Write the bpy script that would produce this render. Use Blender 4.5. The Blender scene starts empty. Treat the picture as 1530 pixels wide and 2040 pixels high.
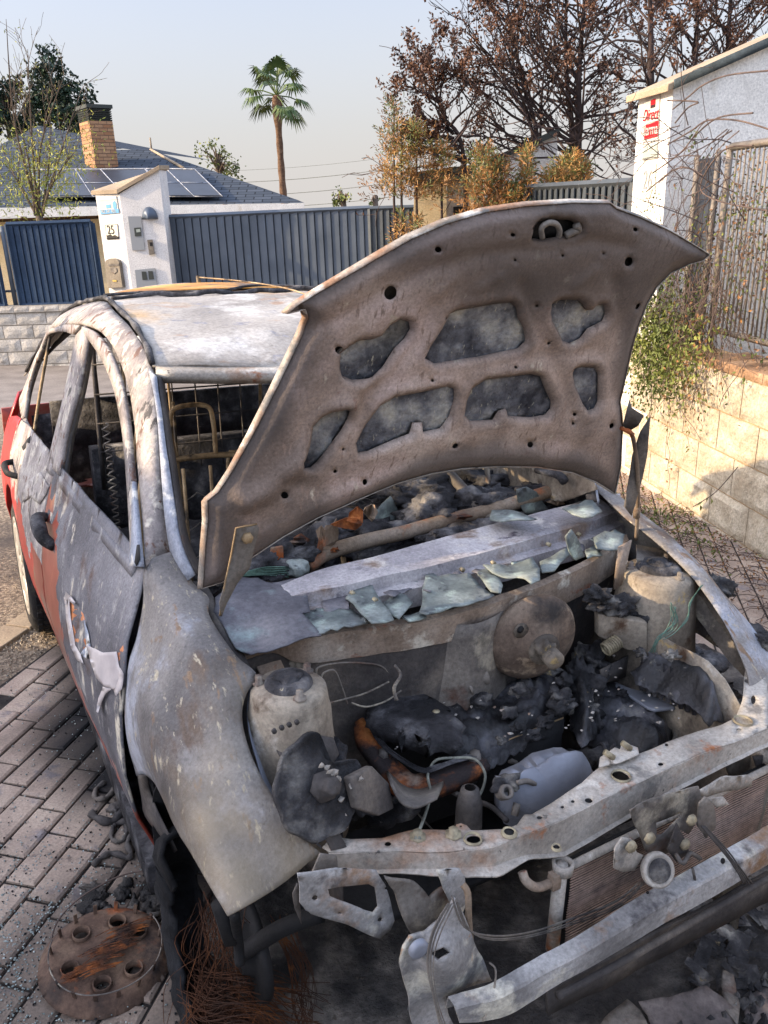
import bpy, bmesh, math, random
import numpy as np
from mathutils import Vector, Matrix, noise
from mathutils.geometry import delaunay_2d_cdt
random.seed(7)
R = math.radians
PI = math.pi
scene = bpy.context.scene
# ------------------------------------------------------------------ camera
F = 1637.4; TH = R(20.418); RO = R(-1.952); H = 1.788
f_ = np.array([0, math.cos(TH), -math.sin(TH)]); r0 = np.array([1., 0, 0]); u0 = np.cross(r0, f_)
r_ = math.cos(RO)*r0+math.sin(RO)*u0; u_ = -math.sin(RO)*r0+math.cos(RO)*u0
cam_d = bpy.data.cameras.new('camera'); cam = bpy.data.objects.new('camera', cam_d)
scene.collection.objects.link(cam)
m = Matrix(((r_[0], u_[0], -f_[0], 0), (r_[1], u_[1], -f_[1], 0), (r_[2], u_[2], -f_[2], H), (0, 0, 0, 1)))
cam.matrix_world = m
cam_d.sensor_width = 36; cam_d.sensor_fit = 'AUTO'; cam_d.lens = F/2040*36
cam_d.clip_start = 0.05; cam_d.clip_end = 3000
scene.camera = cam
# ------------------------------------------------------------------ light
SUN_AZ = (-0.99, -0.13)        # direction towards the sun, seen from above
SUN_EL = R(22)
world = bpy.data.worlds.new('World'); scene.world = world; world.use_nodes = True
wn = world.node_tree; wn.nodes.clear()
sky = wn.nodes.new('ShaderNodeTexSky'); sky.sky_type = 'NISHITA'; sky.sun_disc = False
sky.sun_elevation = SUN_EL; sky.sun_rotation = math.atan2(SUN_AZ[0], SUN_AZ[1])
sky.altitude = 600; sky.air_density = 1.0; sky.dust_density = 2.5; sky.ozone_density = 2.5
bg = wn.nodes.new('ShaderNodeBackground'); bg.inputs[1].default_value = 0.135
wo = wn.nodes.new('ShaderNodeOutputWorld')
hsv = wn.nodes.new('ShaderNodeHueSaturation'); hsv.inputs['Saturation'].default_value = .85; hsv.inputs['Value'].default_value = .74; tint = wn.nodes.new('ShaderNodeMix'); tint.data_type = 'RGBA'; tint.blend_type = 'MULTIPLY'; tint.inputs[0].default_value = 1; tint.inputs[7].default_value = (1.03, .985, 1.02, 1)
wn.links.new(sky.outputs[0], hsv.inputs['Color']); wn.links.new(hsv.outputs[0], tint.inputs[6]); wtc = wn.nodes.new('ShaderNodeTexCoord'); wsp = wn.nodes.new('ShaderNodeSeparateXYZ'); wmr = wn.nodes.new('ShaderNodeMapRange'); wmr.interpolation_type = 'SMOOTHSTEP'
wmr.inputs[1].default_value = -.05; wmr.inputs[2].default_value = .42; wmr.inputs[3].default_value = 1; wmr.inputs[4].default_value = 0
hzm = wn.nodes.new('ShaderNodeMix'); hzm.data_type = 'RGBA'; hzm.inputs[7].default_value = (1.88, 1.76, 1.68, 1)   # pale haze low in the sky
wn.links.new(wtc.outputs['Generated'], wsp.inputs[0]); wn.links.new(wsp.outputs[2], wmr.inputs[0]); wn.links.new(wmr.outputs[0], hzm.inputs[0]); wn.links.new(tint.outputs[2], hzm.inputs[6]); 
ovr = wn.nodes.new('ShaderNodeMapRange'); ovr.interpolation_type = 'SMOOTHSTEP'; ovr.inputs[1].default_value = .235; ovr.inputs[2].default_value = .62; ovr.inputs[3].default_value = 1; ovr.inputs[4].default_value = 3.3  # sky overhead brightened as added fill for the shaded foreground
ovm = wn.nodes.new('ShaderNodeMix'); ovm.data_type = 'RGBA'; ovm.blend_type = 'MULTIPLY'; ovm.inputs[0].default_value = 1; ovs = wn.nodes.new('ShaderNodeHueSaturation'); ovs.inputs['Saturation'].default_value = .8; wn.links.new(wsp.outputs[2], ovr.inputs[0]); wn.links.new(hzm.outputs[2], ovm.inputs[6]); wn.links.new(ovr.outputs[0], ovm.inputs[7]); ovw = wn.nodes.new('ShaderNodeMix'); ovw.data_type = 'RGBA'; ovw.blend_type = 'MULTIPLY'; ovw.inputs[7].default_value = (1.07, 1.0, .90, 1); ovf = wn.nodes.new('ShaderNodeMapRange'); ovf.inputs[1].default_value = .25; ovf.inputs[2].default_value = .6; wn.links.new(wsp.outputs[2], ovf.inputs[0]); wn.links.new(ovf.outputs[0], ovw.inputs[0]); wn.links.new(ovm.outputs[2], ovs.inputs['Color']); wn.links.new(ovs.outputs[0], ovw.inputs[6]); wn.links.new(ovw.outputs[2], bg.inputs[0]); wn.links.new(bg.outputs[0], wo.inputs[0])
sd = bpy.data.lights.new('sun', 'SUN'); sd.energy = 2.6; sd.angle = R(0.6); sd.color = (1.0, .76, .48)
sun = bpy.data.objects.new('sun', sd); scene.collection.objects.link(sun)
sv = Vector((SUN_AZ[0], SUN_AZ[1], math.tan(SUN_EL)*math.hypot(*SUN_AZ)))
sun.rotation_euler = sv.to_track_quat('Z', 'Y').to_euler(); sun.location = (-20, -6, 12)
scene.view_settings.view_transform = 'Standard'; scene.view_settings.look = 'None'
scene.view_settings.exposure = 1.52; scene.view_settings.gamma = 1
scene.cycles.max_bounces = 6; scene.cycles.diffuse_bounces = 4; scene.cycles.transparent_max_bounces = 12
# ------------------------------------------------------------------ frames: car axes (x to its left side, y rearwards, z up) on a street that slopes slightly
def Rx(a): c, s = math.cos(a), math.sin(a); return np.array([[1, 0, 0], [0, c, -s], [0, s, c]])
def Ry(a): c, s = math.cos(a), math.sin(a); return np.array([[c, 0, s], [0, 1, 0], [-s, 0, c]])
def Rz(a): c, s = math.cos(a), math.sin(a); return np.array([[c, -s, 0], [s, c, 0], [0, 0, 1]])
CM = Rz(R(27.766))@Ry(R(2.919))@Rx(R(-.412)); CO = np.array([.257, 1.609, 0.]); CAMP = np.array([0, 0, H])
CMAT = Matrix([list(CM[0])+[CO[0]], list(CM[1])+[CO[1]], list(CM[2])+[CO[2]], [0, 0, 0, 1]])
def wray(x, y): return CAMP, f_+(x-765)/F*r_-(y-1020)/F*u_
def cray(x, y):
    o, d = wray(x, y); return CM.T@(o-CO), CM.T@d
def P(x, y, ax, v):
    """point of the car frame seen at a place of the photo, on the plane ax = v"""
    o, d = cray(x, y); i = 'xyz'.index(ax); t = (v-o[i])/d[i]; return tuple(o+t*d)
def W(x, y, ax, v):
    o, d = wray(x, y); i = 'XYZ'.index(ax); t = (v-o[i])/d[i]; return tuple(o+t*d)
def PS(x, y, surf, y0=.2):
    """on the surface  y = surf(x, z)  of the car frame"""
    o, d = cray(x, y); yy = y0
    for _ in range(12):
        t = (yy-o[1])/d[1]; q = o+t*d; yy = .4*yy+.6*surf(q[0], q[2])
    return tuple(q)
def gz(X, Y):
    n = CM[:, 2]; return -(n[0]*(X-CO[0])+n[1]*(Y-CO[1]))/n[2]
def GP(x, y, h=0.):
    o, d = cray(x, y); t = (h-o[2])/d[2]; return tuple(CM@(o+t*d)+CO)
def c2w(p): return tuple(CM@np.array(p)+CO)
# ------------------------------------------------------------------ mesh helpers
def link(o):
    scene.collection.objects.link(o); return o
def thing(name, label, cat, loc=(0, 0, 0), group=None, kind=None, mat4=None):
    o = bpy.data.objects.new(name, None); link(o); o.empty_display_size = .05
    if mat4 is not None: o.matrix_world = mat4
    else: o.location = loc
    o['label'] = label; o['category'] = cat
    if group: o['group'] = group
    if kind: o['kind'] = kind
    return o
def tag(o, label, cat, group=None, kind=None):
    o['label'] = label; o['category'] = cat
    if group: o['group'] = group
    if kind: o['kind'] = kind
    return o
def mk(name, V, Fc, mt, parent=None, smooth=True, sol=0, bev=0, sub=0, off=0, loc=None, rim=None, seg=2):
    me = bpy.data.meshes.new(name); 
    if loc is not None: V = [(v[0]-loc[0], v[1]-loc[1], v[2]-loc[2]) for v in V]
    me.from_pydata([tuple(map(float, v)) for v in V], [], Fc); me.validate(); me.update()
    o = bpy.data.objects.new(name, me); link(o)
    if loc is not None: o.location = loc
    for q in (mt if isinstance(mt, (list, tuple)) else [mt]): me.materials.append(q)
    me.polygons.foreach_set('use_smooth', [smooth]*len(me.polygons))
    if parent: o.parent = parent
    if sol:
        s = o.modifiers.new('s', 'SOLIDIFY'); s.thickness = sol; s.offset = off
        if rim is not None: s.material_offset_rim = rim
    if bev:
        b = o.modifiers.new('b', 'BEVEL'); b.width = bev; b.segments = seg; b.limit_method = 'ANGLE'; b.angle_limit = R(40); b.harden_normals = False
    if sub:
        b = o.modifiers.new('u', 'SUBSURF'); b.levels = sub; b.render_levels = sub
    return o
class MB:
    def __init__(s): s.v = []; s.f = []; s.mi = []; s.st = []
    def add(s, V, Fc, mi=0, M=None):
        n = len(s.v); s.st.append((n, len(s.f)))
        if M is not None: V = [tuple(M@Vector(v)) for v in V]
        s.v += [tuple(v) for v in V]; s.f += [tuple(i+n for i in f) for f in Fc]; s.mi += [mi]*len(Fc); return s
    def box(s, c, d, M=None, mi=0):
        x, y, z = (k/2 for k in d); V = [(c[0]+a*x, c[1]+b*y, c[2]+e*z) for a in (-1, 1) for b in (-1, 1) for e in (-1, 1)]
        return s.add(V, [(0, 1, 3, 2), (4, 6, 7, 5), (0, 4, 5, 1), (2, 3, 7, 6), (0, 2, 6, 4), (1, 5, 7, 3)], mi, M)
    def tube(s, pts, r, n=8, mi=0, smooth=True, k=4, cap=True, M=None):
        if smooth and len(pts) > 2: pts = cr(pts, k)
        V, Fc = tube(pts, r, n, cap); return s.add(V, Fc, mi, M)
    def lathe(s, prof, n=24, M=None, mi=0):
        V = []; Fc = []
        for (r, z) in prof:
            for i in range(n): a = 2*PI*i/n; V.append((r*math.cos(a), r*math.sin(a), z))
        for j in range(len(prof)-1):
            for i in range(n):
                i2 = (i+1) % n; Fc.append((j*n+i, j*n+i2, (j+1)*n+i2, (j+1)*n+i))
        return s.add(V, Fc, mi, M)
    def rows(s, rows, closed=False, mi=0):
        V, Fc = grid(rows, closed); return s.add(V, Fc, mi)
    def obj(s, name, mt, parent=None, **k):
        o = mk(name, s.v, s.f, mt, parent, **k)
        if any(s.mi): o.data.polygons.foreach_set('material_index', s.mi[:len(o.data.polygons)])
        return o
def each(mb, name, mt, parent, **k):
    """every added shape becomes a part of its own"""
    st = mb.st+[(len(mb.v), len(mb.f))]; out = []
    for (v0, f0), (v1, f1) in zip(st, st[1:]): out.append(mk(name, mb.v[v0:v1], [tuple(i-v0 for i in f) for f in mb.f[f0:f1]], mt, parent, **k))
    return out
def cr(pts, k=4, closed=False):
    """Catmull-Rom through points"""
    P_ = [np.array(p, float) for p in pts]; n = len(P_); out = []
    rng = n if closed else n-1
    for i in range(rng):
        if closed: a, b, c, d = P_[(i-1) % n], P_[i], P_[(i+1) % n], P_[(i+2) % n]
        else: a, b, c, d = P_[max(i-1, 0)], P_[i], P_[i+1], P_[min(i+2, n-1)]
        for j in range(k):
            t = j/k; out.append(.5*((2*b)+(-a+c)*t+(2*a-5*b+4*c-d)*t*t+(-a+3*b-3*c+d)*t**3))
    if not closed: out.append(P_[-1])
    return [tuple(q) for q in out]
def resample(pts, n, smooth=True):
    if smooth and len(pts) > 2: pts = cr(pts, 8)
    A = np.array(pts, float); s = np.r_[0, np.cumsum(np.linalg.norm(np.diff(A, axis=0), axis=1))]
    t = np.linspace(0, s[-1], n); return np.array([[np.interp(q, s, A[:, i]) for i in range(A.shape[1])] for q in t])
def grid(rows, closed=False):
    V = [tuple(p) for r in rows for p in r]; w = len(rows[0]); Fc = []
    for j in range(len(rows)-1):
        for i in range(w if closed else w-1):
            i2 = (i+1) % w; Fc.append((j*w+i, j*w+i2, (j+1)*w+i2, (j+1)*w+i))
    return V, Fc
def tube(pts, r, n=8, cap=True):
    A = [Vector(p) for p in pts]; V = []; Fc = []; N = len(A)
    up = Vector((0, 0, 1)); prev = None
    for i, p in enumerate(A):
        t = (A[min(i+1, N-1)]-A[max(i-1, 0)])
        if t.length < 1e-9: t = Vector((0, 0, 1))
        t.normalize()
        if prev is None:
            a = t.cross(up if abs(t.z) < .95 else Vector((1, 0, 0))).normalized()
        else:
            a = (prev-t*prev.dot(t)); a = a.normalized() if a.length > 1e-6 else t.orthogonal().normalized()
        prev = a; b = t.cross(a); rr = r[i*len(r)//N] if isinstance(r, (list, tuple)) else r
        if callable(rr): rr = rr(i/(N-1))
        for k in range(n): an = 2*PI*k/n; V.append(tuple(p+a*rr*math.cos(an)+b*rr*math.sin(an)))
    for i in range(N-1):
        for k in range(n): k2 = (k+1) % n; Fc.append((i*n+k, i*n+k2, (i+1)*n+k2, (i+1)*n+k))
    if cap: Fc += [tuple(range(n))[::-1], tuple((N-1)*n+k for k in range(n))]
    return V, Fc
def coons(b, t, l, r, nu, nv, bulge=None):
    """b,t run left->right; l,r run bottom->top"""
    B, T = resample(b, nu), resample(t, nu); L, Rr = resample(l, nv), resample(r, nv); rows = []
    for j in range(nv):
        v = j/(nv-1); row = []
        for i in range(nu):
            u = i/(nu-1)
            q = (1-v)*B[i]+v*T[i]+(1-u)*L[j]+u*Rr[j]-((1-u)*(1-v)*B[0]+u*(1-v)*B[-1]+(1-u)*v*T[0]+u*v*T[-1])
            if bulge is not None: q = q+np.array(bulge(u, v))
            row.append(tuple(q))
        rows.append(row)
    return rows
def inpoly(x, y, poly):
    c = False; n = len(poly); j = n-1
    for i in range(n):
        xi, yi = poly[i]; xj, yj = poly[j]
        if (yi > y) != (yj > y) and x < (xj-xi)*(y-yi)/(yj-yi)+xi: c = not c
        j = i
    return c
def dense(poly, step, closed=True):
    out = []; n = len(poly)
    for i in range(n if closed else n-1):
        a, b = np.array(poly[i]), np.array(poly[(i+1) % n]); k = max(1, int(np.linalg.norm(b-a)/step))
        for j in range(k): out.append(tuple(a+(b-a)*j/k))
    return out
def cutsheet(outline, holes, step, edge=None):
    """2-D triangulation of an outline with holes and inner grid points -> verts2d, faces"""
    edge = edge or step; loops = [dense(outline, edge)]+[dense(h, edge) for h in holes]
    V = []; E = []
    for lp in loops:
        s = len(V); V += [Vector(p) for p in lp]; E += [(s+i, s+(i+1) % len(lp)) for i in range(len(lp))]
    xs = [p[0] for p in outline]; ys = [p[1] for p in outline]
    L = np.array([tuple(v) for v in V]); row = 0; y = min(ys)+step*.5
    while y < max(ys):
        x = min(xs)+(step*.5 if row % 2 else step)
        while x < max(xs):
            if np.min((L[:, 0]-x)**2+(L[:, 1]-y)**2) > (step*.55)**2 and inpoly(x, y, loops[0]) and not any(inpoly(x, y, h) for h in loops[1:]):
                V.append(Vector((x, y)))
            x += step
        y += step*.87; row += 1
    vo, eo, fo, _, _, _ = delaunay_2d_cdt(V, E, [], 0, 1e-6)
    keep = []
    for f in fo:
        cx = sum(vo[i].x for i in f)/len(f); cy = sum(vo[i].y for i in f)/len(f)
        if inpoly(cx, cy, loops[0]) and not any(inpoly(cx, cy, h) for h in loops[1:]): keep.append(tuple(f))
    return [tuple(v) for v in vo], keep, loops
def distloop(p, loops):
    d = 9
    for lp in loops:
        A = np.array(lp); d = min(d, float(np.min(np.hypot(A[:, 0]-p[0], A[:, 1]-p[1]))))
    return d
def sm(a, b, x):
    t = min(1, max(0, (x-a)/(b-a))); return t*t*(3-2*t)
def nz(p, s=1., o=0): return noise.noise(Vector((p[0]*s+o, p[1]*s+o*1.7, p[2]*s-o)))
def circ(c, r, n=16, ry=None, rot=0): return [(c[0]+r*math.cos(2*PI*i/n)*math.cos(rot)-(ry or r)*math.sin(2*PI*i/n)*math.sin(rot), c[1]+r*math.cos(2*PI*i/n)*math.sin(rot)+(ry or r)*math.sin(2*PI*i/n)*math.cos(rot)) for i in range(n)]
# ------------------------------------------------------------------ materials
def rgb(h):
    if isinstance(h, str):
        c = [int(h[i:i+2], 16)/255 for i in (0, 2, 4)]; return tuple(x/12.92 if x < .04045 else ((x+.055)/1.055)**2.4 for x in c)+(1,)
    return tuple(h)+(1,) if len(h) == 3 else h
def mat(name, stops, scale=3, detail=8, rough=.8, metal=0, bump=.3, bscale=60, layers=(), bdist=.004, warp=0, spec=.3, world_coords=False, soot=None, mott=None):
    """stops: colour ramp on a noise; layers: (colour, scale, low, high, stretch xyz, seed[, roughness]) noise masks laid over it"""
    mt = bpy.data.materials.new(name); mt.use_nodes = True; nt = mt.node_tree; N = nt.nodes; Lk = nt.links
    bs = N['Principled BSDF']; bs.inputs['Roughness'].default_value = rough; bs.inputs['Metallic'].default_value = metal
    bs.inputs['Specular IOR Level'].default_value = spec
    if world_coords: tc = N.new('ShaderNodeNewGeometry').outputs['Position']
    else: tc = N.new('ShaderNodeTexCoord').outputs['Object']
    def nzn(sc, det, seed=0, st=(1, 1, 1), ro=.55, dis=0):
        mp = N.new('ShaderNodeMapping'); mp.inputs['Scale'].default_value = st; mp.inputs['Location'].default_value = (seed*3.1, seed*1.7, seed*2.3)
        Lk.new(tc, mp.inputs[0]); t = N.new('ShaderNodeTexNoise'); t.inputs['Scale'].default_value = sc; t.inputs['Detail'].default_value = det
        t.inputs['Roughness'].default_value = ro; t.inputs['Distortion'].default_value = dis; Lk.new(mp.outputs[0], t.inputs[0]); return t.outputs[0]
    rp = N.new('ShaderNodeValToRGB'); el = rp.color_ramp.elements
    for i, (p, c) in enumerate(stops):
        e = el[i] if i < 2 else el.new(p); e.position = p; e.color = rgb(c)
    Lk.new(nzn(scale, detail, dis=warp), rp.inputs[0]); col = rp.outputs[0]; rg = None; hts = []
    for L in layers:
        c, sc, lo, hi = L[:4]; st = L[4] if len(L) > 4 else (1, 1, 1); sd_ = L[5] if len(L) > 5 else 1
        mr = N.new('ShaderNodeMapRange'); mr.inputs[1].default_value = lo; mr.inputs[2].default_value = hi; mr.clamp = True
        Lk.new(nzn(sc, 8, sd_, st, .62), mr.inputs[0])
        mx = N.new('ShaderNodeMix'); mx.data_type = 'RGBA'; Lk.new(mr.outputs[0], mx.inputs[0]); Lk.new(col, mx.inputs[6]); mx.inputs[7].default_value = rgb(c); col = mx.outputs[2]
        hts.append(mr.outputs[0])
        if len(L) > 6:
            rm = N.new('ShaderNodeMix'); Lk.new(mr.outputs[0], rm.inputs[0])
            if rg: Lk.new(rg, rm.inputs[2])
            else: rm.inputs[2].default_value = rough
            rm.inputs[3].default_value = L[6]; rg = rm.outputs[0]
    mt_a = (.30 if rough > .55 else 0) if mott is None else mott
    if mt_a and bump:
        m1 = N.new('ShaderNodeMapRange'); m1.inputs[1].default_value = .32; m1.inputs[2].default_value = .68; m1.inputs[3].default_value = 1-mt_a; m1.inputs[4].default_value = 1+mt_a*.75
        Lk.new(nzn(bscale*1.3, 6, 8, ro=.7), m1.inputs[0]); mm = N.new('ShaderNodeMix'); mm.data_type = 'RGBA'; mm.blend_type = 'MULTIPLY'; mm.inputs[0].default_value = 1
        Lk.new(col, mm.inputs[6]); Lk.new(m1.outputs[0], mm.inputs[7]); col = mm.outputs[2]
        m2 = N.new('ShaderNodeMapRange'); m2.inputs[1].default_value = .66; m2.inputs[2].default_value = .72; m2.inputs[3].default_value = 1; m2.inputs[4].default_value = 1-mt_a*.9
        Lk.new(nzn(bscale*.9, 3, 11, ro=.5), m2.inputs[0]); mm = N.new('ShaderNodeMix'); mm.data_type = 'RGBA'; mm.blend_type = 'MULTIPLY'; mm.inputs[0].default_value = 1
        Lk.new(col, mm.inputs[6]); Lk.new(m2.outputs[0], mm.inputs[7]); col = mm.outputs[2]
    if soot:
        at = N.new('ShaderNodeAttribute'); at.attribute_name = 'soot'
        mx = N.new('ShaderNodeMix'); mx.data_type = 'RGBA'; Lk.new(at.outputs['Fac'], mx.inputs[0]); Lk.new(col, mx.inputs[6]); mx.inputs[7].default_value = rgb(soot); col = mx.outputs[2]
    Lk.new(col, bs.inputs['Base Color'])
    if rg: Lk.new(rg, bs.inputs['Roughness'])
    if bump:
        bm = N.new('ShaderNodeBump'); bm.inputs['Strength'].default_value = bump; bm.inputs['Distance'].default_value = bdist
        h = nzn(bscale, 6, 5, ro=.65)
        if hts:
            ad = N.new('ShaderNodeMath'); ad.operation = 'ADD'; Lk.new(h, ad.inputs[0])
            ml = N.new('ShaderNodeMath'); ml.operation = 'MULTIPLY'; ml.inputs[1].default_value = .35; Lk.new(hts[0], ml.inputs[0]); Lk.new(ml.outputs[0], ad.inputs[1]); h = ad.outputs[0]
        Lk.new(h, bm.inputs['Height']); Lk.new(bm.outputs[0], bs.inputs['Normal'])
    mt['x'] = 1
    return mt
M = {}
def soot_attr(o, fn):
    a = o.data.attributes.new('soot', 'FLOAT', 'POINT')
    a.data.foreach_set('value', [float(min(1, max(0, fn(v.co)))) for v in o.data.vertices])
def face_to(o, d):
    bm = bmesh.new(); bm.from_mesh(o.data); d = Vector(d)
    for f in bm.faces:
        if f.normal.dot(d) < 0: f.normal_flip()
    bm.to_mesh(o.data); bm.free()
def lump(mb, c, s, seed=0, amp=.25, fr=6, sub=3, mi=0, rot=None):
    bm = bmesh.new(); bmesh.ops.create_icosphere(bm, subdivisions=sub, radius=1)
    V = []
    for v in bm.verts:
        n = v.co.normalized(); k = 1+amp*(noise.noise(n*1.6+Vector((seed, seed*.7, 0)))*1.2+.6*noise.noise(n*fr*.7+Vector((seed, 1, 0)))+.35*abs(noise.noise(n*fr*1.7+Vector((seed, 3, 2)))))
        q = Vector((n.x*s[0]*k, n.y*s[1]*k, n.z*s[2]*k))
        if rot is not None: q = rot@q
        V.append((c[0]+q.x, c[1]+q.y, c[2]+q.z))
    mb.add(V, [tuple(v.index for v in f.verts) for f in bm.faces], mi); bm.free(); return mb
def plate(name, pts, mt, par, th=.003, holes=(), m=None, bev=0, am=.002, step=12, edge=8, smooth=True):
    """flat-ish sheet part: outline (and holes) in photo places, m maps a place to a point of the car frame"""
    V, Fc, _ = cutsheet(pts, list(holes), step, edge); V3 = [m(*v) for v in V]
    V3 = [(p[0]+nz(p, 12)*am, p[1]+nz(p, 12, 5)*am, p[2]+nz(p, 12, 9)*am) for p in V3]
    return mk(name, V3, Fc, mt, par, sol=th, off=0, smooth=smooth)
def pm(ax, v): return lambda x, y: P(x, y, ax, v)
def ppl(a, b, c):
    """map onto the plane through three points of the car frame"""
    a, b, c = map(np.array, (a, b, c)); n = np.cross(b-a, c-a)
    def f(x, y):
        o, d = cray(x, y); t = np.dot(a-o, n)/np.dot(d, n); return tuple(o+t*d)
    return f
# bare burnt sheet steel: grey-violet with white ash, brown oxide and tan scale
M['panel'] = mat('burnt_panel', [(.3, '4a4648'), (.47, '726d6d'), (.6, '918a88'), (.75, 'a9a5a8')], 2.2, 10, .62, .15, .45, 90, warp=.6, layers=[
    ('b9bcc6', 3.2, .54, .66, (1, 1, 1), 2), ('6a5648', 5, .56, .68, (1.4, 1, .6), 3), ('a38e62', 7, .60, .68, (1.5, 1, .5), 4), ('2e2b2d', 4, .63, .75, (1, 1, 1), 6), ('d8d4c8', 28, .66, .72, (1, 1, .6), 7)])
M['fender'] = mat('burnt_fender', [(.33, '464343'), (.46, '686564'), (.55, '7b7774'), (.68, '94908b')], 3, 12, .62, .1, .5, 100, warp=.6, soot='8e8068', layers=[
    ('9fa3ad', 3.4, .52, .64, (1, 1, 1), 12), ('5a4d44', 5, .55, .65, (2.5, .8, .6), 14), ('a9a08c', 30, .60, .68, (2.5, 1, .5), 4), ('413e40', 4, .58, .70, (1, 1, 1), 6), ('7a6450', 10, .60, .66, (3, 1, .5), 17)])
M['hood'] = mat('burnt_hood_underside', [(.35, '7b6c62'), (.5, 'a89486'), (.66, 'c9b8ac')], 3.2, 12, .75, .05, .5, 120, soot='504a47', layers=[
    ('57504c', 1.6, .50, .70, (1, 1, 1), 2), ('b8a399', 5, .52, .66, (1, 1, 1), 3), ('c2b5a2', 22, .63, .70, (1, 1, .5), 4), ('8f7b6e', 30, .58, .64, (3, 1, .7), 6), ('7a4f40', 12, .66, .74, (1, 1, 1), 8)])
M['hoodskin'] = mat('burnt_hood_skin', [(.3, '5c5650'), (.6, '8c857c')], 3, 8, .7, .1, .3, 90, layers=[('a79c86', 6, .55, .7, (1, 1, 1), 2)])
M['felt'] = mat('charred_insulation', [(.38, '333338'), (.5, '66666a'), (.58, '8f8e8c'), (.7, 'b9b4a6')], 10, 10, .95, 0, .9, 70, bdist=.01, layers=[('2c2c30', 2.5, .52, .62, (1, 1, 1), 2), ('b4ad98', 40, .62, .7, (3, 1, 1), 5)])
M['roof'] = mat('burnt_roof', [(.35, '857f77'), (.5, '9e9890'), (.65, 'b0aaa1')], 3.5, 10, .6, .1, .25, 60, layers=[
    ('b39468', 2.0, .50, .66, (1, 1, 1), 4), ('88868a', 16, .60, .66, (1, 1, 1), 6), ('9b7450', 3.4, .60, .70, (1, 1, 1), 9), ('cfcbc4', 5, .55, .7, (1, 1, 1), 2)])
M['pillar'] = mat('flaking_pillar', [(.3, '6b6463'), (.5, '928b88'), (.7, 'b0aaa4')], 8, 10, .7, .05, .6, 70, bdist=.006, layers=[
    ('bab3a8', 22, .54, .60, (1, 1, .7), 3), ('6b5349', 22, .59, .63, (1, 1, .6), 5), ('4a4746', 14, .63, .67, (1, 1, .5), 8)])
M['rail'] = mat('blue_white_ash', [(.3, '6f7684'), (.5, '9399a5'), (.7, 'b4b8c2')], 6, 8, .7, .1, .5, 90, layers=[('cfcdc8', 12, .56, .62, (1, 1, 1), 2), ('4a4c55', 6, .6, .7, (1, 1, 1), 3)])
M['beamash'] = mat('violet_grey_ash_steel', [(.32, '6d6a6c'), (.48, '918d90'), (.62, 'b0acad')], 4, 10, .75, .05, .5, 90, layers=[('b9b3ad', 9, .54, .62, (1, 1, 1), 2), ('7d6d62', 5, .55, .64, (1, 2, 1), 3), ('55505a', 8, .6, .68, (1, 2, 1), 5)])
M['light'] = mat('pale_burnt_steel', [(.33, '7c766e'), (.48, '98928a'), (.62, 'b0aaa1')], 5, 9, .7, .1, .4, 90, layers=[
    ('8e6f58', 3.5, .54, .64, (1, 1, 1), 2), ('74716d', 8, .6, .66, (1, 1, 1), 3), ('c4c0b8', 9, .58, .66, (1, 1, 1), 4), ('94603f', 9, .62, .70, (1, 1, 1), 5), ('4a4745', 26, .64, .69, (1, 1, 1), 8)])
M['beam'] = mat('grey_beam_steel', [(.32, '6e6c6b'), (.48, '918f8d'), (.62, 'acaaa8')], 5, 9, .65, .15, .4, 90, layers=[('c4bfb0', 8, .54, .64, (1, 1, 1), 2), ('84684f', 5, .54, .64, (1, 1, 1), 3), ('4c4a4c', 7, .57, .66, (1, 1, 1), 5), ('a3703f', 14, .66, .72, (1, 1, 1), 7)])
M['steel'] = mat('dull_steel', [(.3, '4a4644'), (.5, '6c6660'), (.7, '8b8379')], 6, 9, .7, .15, .5, 80, layers=[('9b9384', 8, .56, .64, (1, 1, 1), 2), ('5a4136', 6, .57, .66, (1, 1, 1), 3), ('242325', 4, .56, .7, (1, 1, 1), 5)])
M['dark'] = mat('sooty_steel', [(.3, '2a282a'), (.52, '4a4644'), (.7, '706860')], 6, 9, .75, .1, .6, 70, layers=[('7c766b', 10, .64, .7, (1, 1, 1), 2), ('4c3528', 5, .62, .7, (1, 1, 1), 3)])
M['char'] = mat('black_char', [(.36, '1d1d20'), (.5, '3c3b3e'), (.6, '626163'), (.7, '8a8682')], 11, 12, .75, 0, 1, 60, bdist=.012, layers=[('6d6c6c', 26, .66, .72, (1, 1, 1), 2), ('a59a80', 40, .70, .74, (1, 1, 1), 4)])
M['melt'] = mat('melted_plastic_char', [(.36, '1b1b1d'), (.5, '333336'), (.6, '55555a'), (.7, '7d7a76')], 10, 12, .5, 0, .8, 50, bdist=.008, layers=[('8f8a80', 24, .63, .70, (1, 1, 1), 2), ('151517', 5, .50, .62, (1, 1, 1), 4)], spec=.45)
M['ashy'] = mat('ashy_char', [(.35, '1a1a1c'), (.5, '3b3a3c'), (.62, '6f6c68'), (.75, 'b3aea2')], 12, 10, .85, 0, 1, 60, bdist=.012, layers=[('9c8a66', 16, .66, .72, (1, 1, 1), 2)])
M['soot'] = mat('soot', [(.3, '0a0a0b'), (.7, '222224')], 5, 6, .8, 0, .6, 50)
M['rust'] = mat('orange_rust', [(.34, '33231c'), (.48, '6b412a'), (.6, '98592f'), (.72, 'b87b48')], 16, 10, .85, .05, .7, 90, layers=[('2d2727', 9, .50, .58, (1, 1, 1), 2), ('8b7c6e', 5, .60, .68, (1, 1, 1), 3)])
M['rusty'] = mat('rusty_grey_tube', [(.3, '5d4c42'), (.5, '80705f'), (.7, '9b8f82')], 6, 9, .75, .1, .5, 90, layers=[('9e562b', 4.5, .53, .62, (1, 1, 1), 2), ('5c2f1d', 9, .62, .7, (1, 1, 1), 3)])
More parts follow.
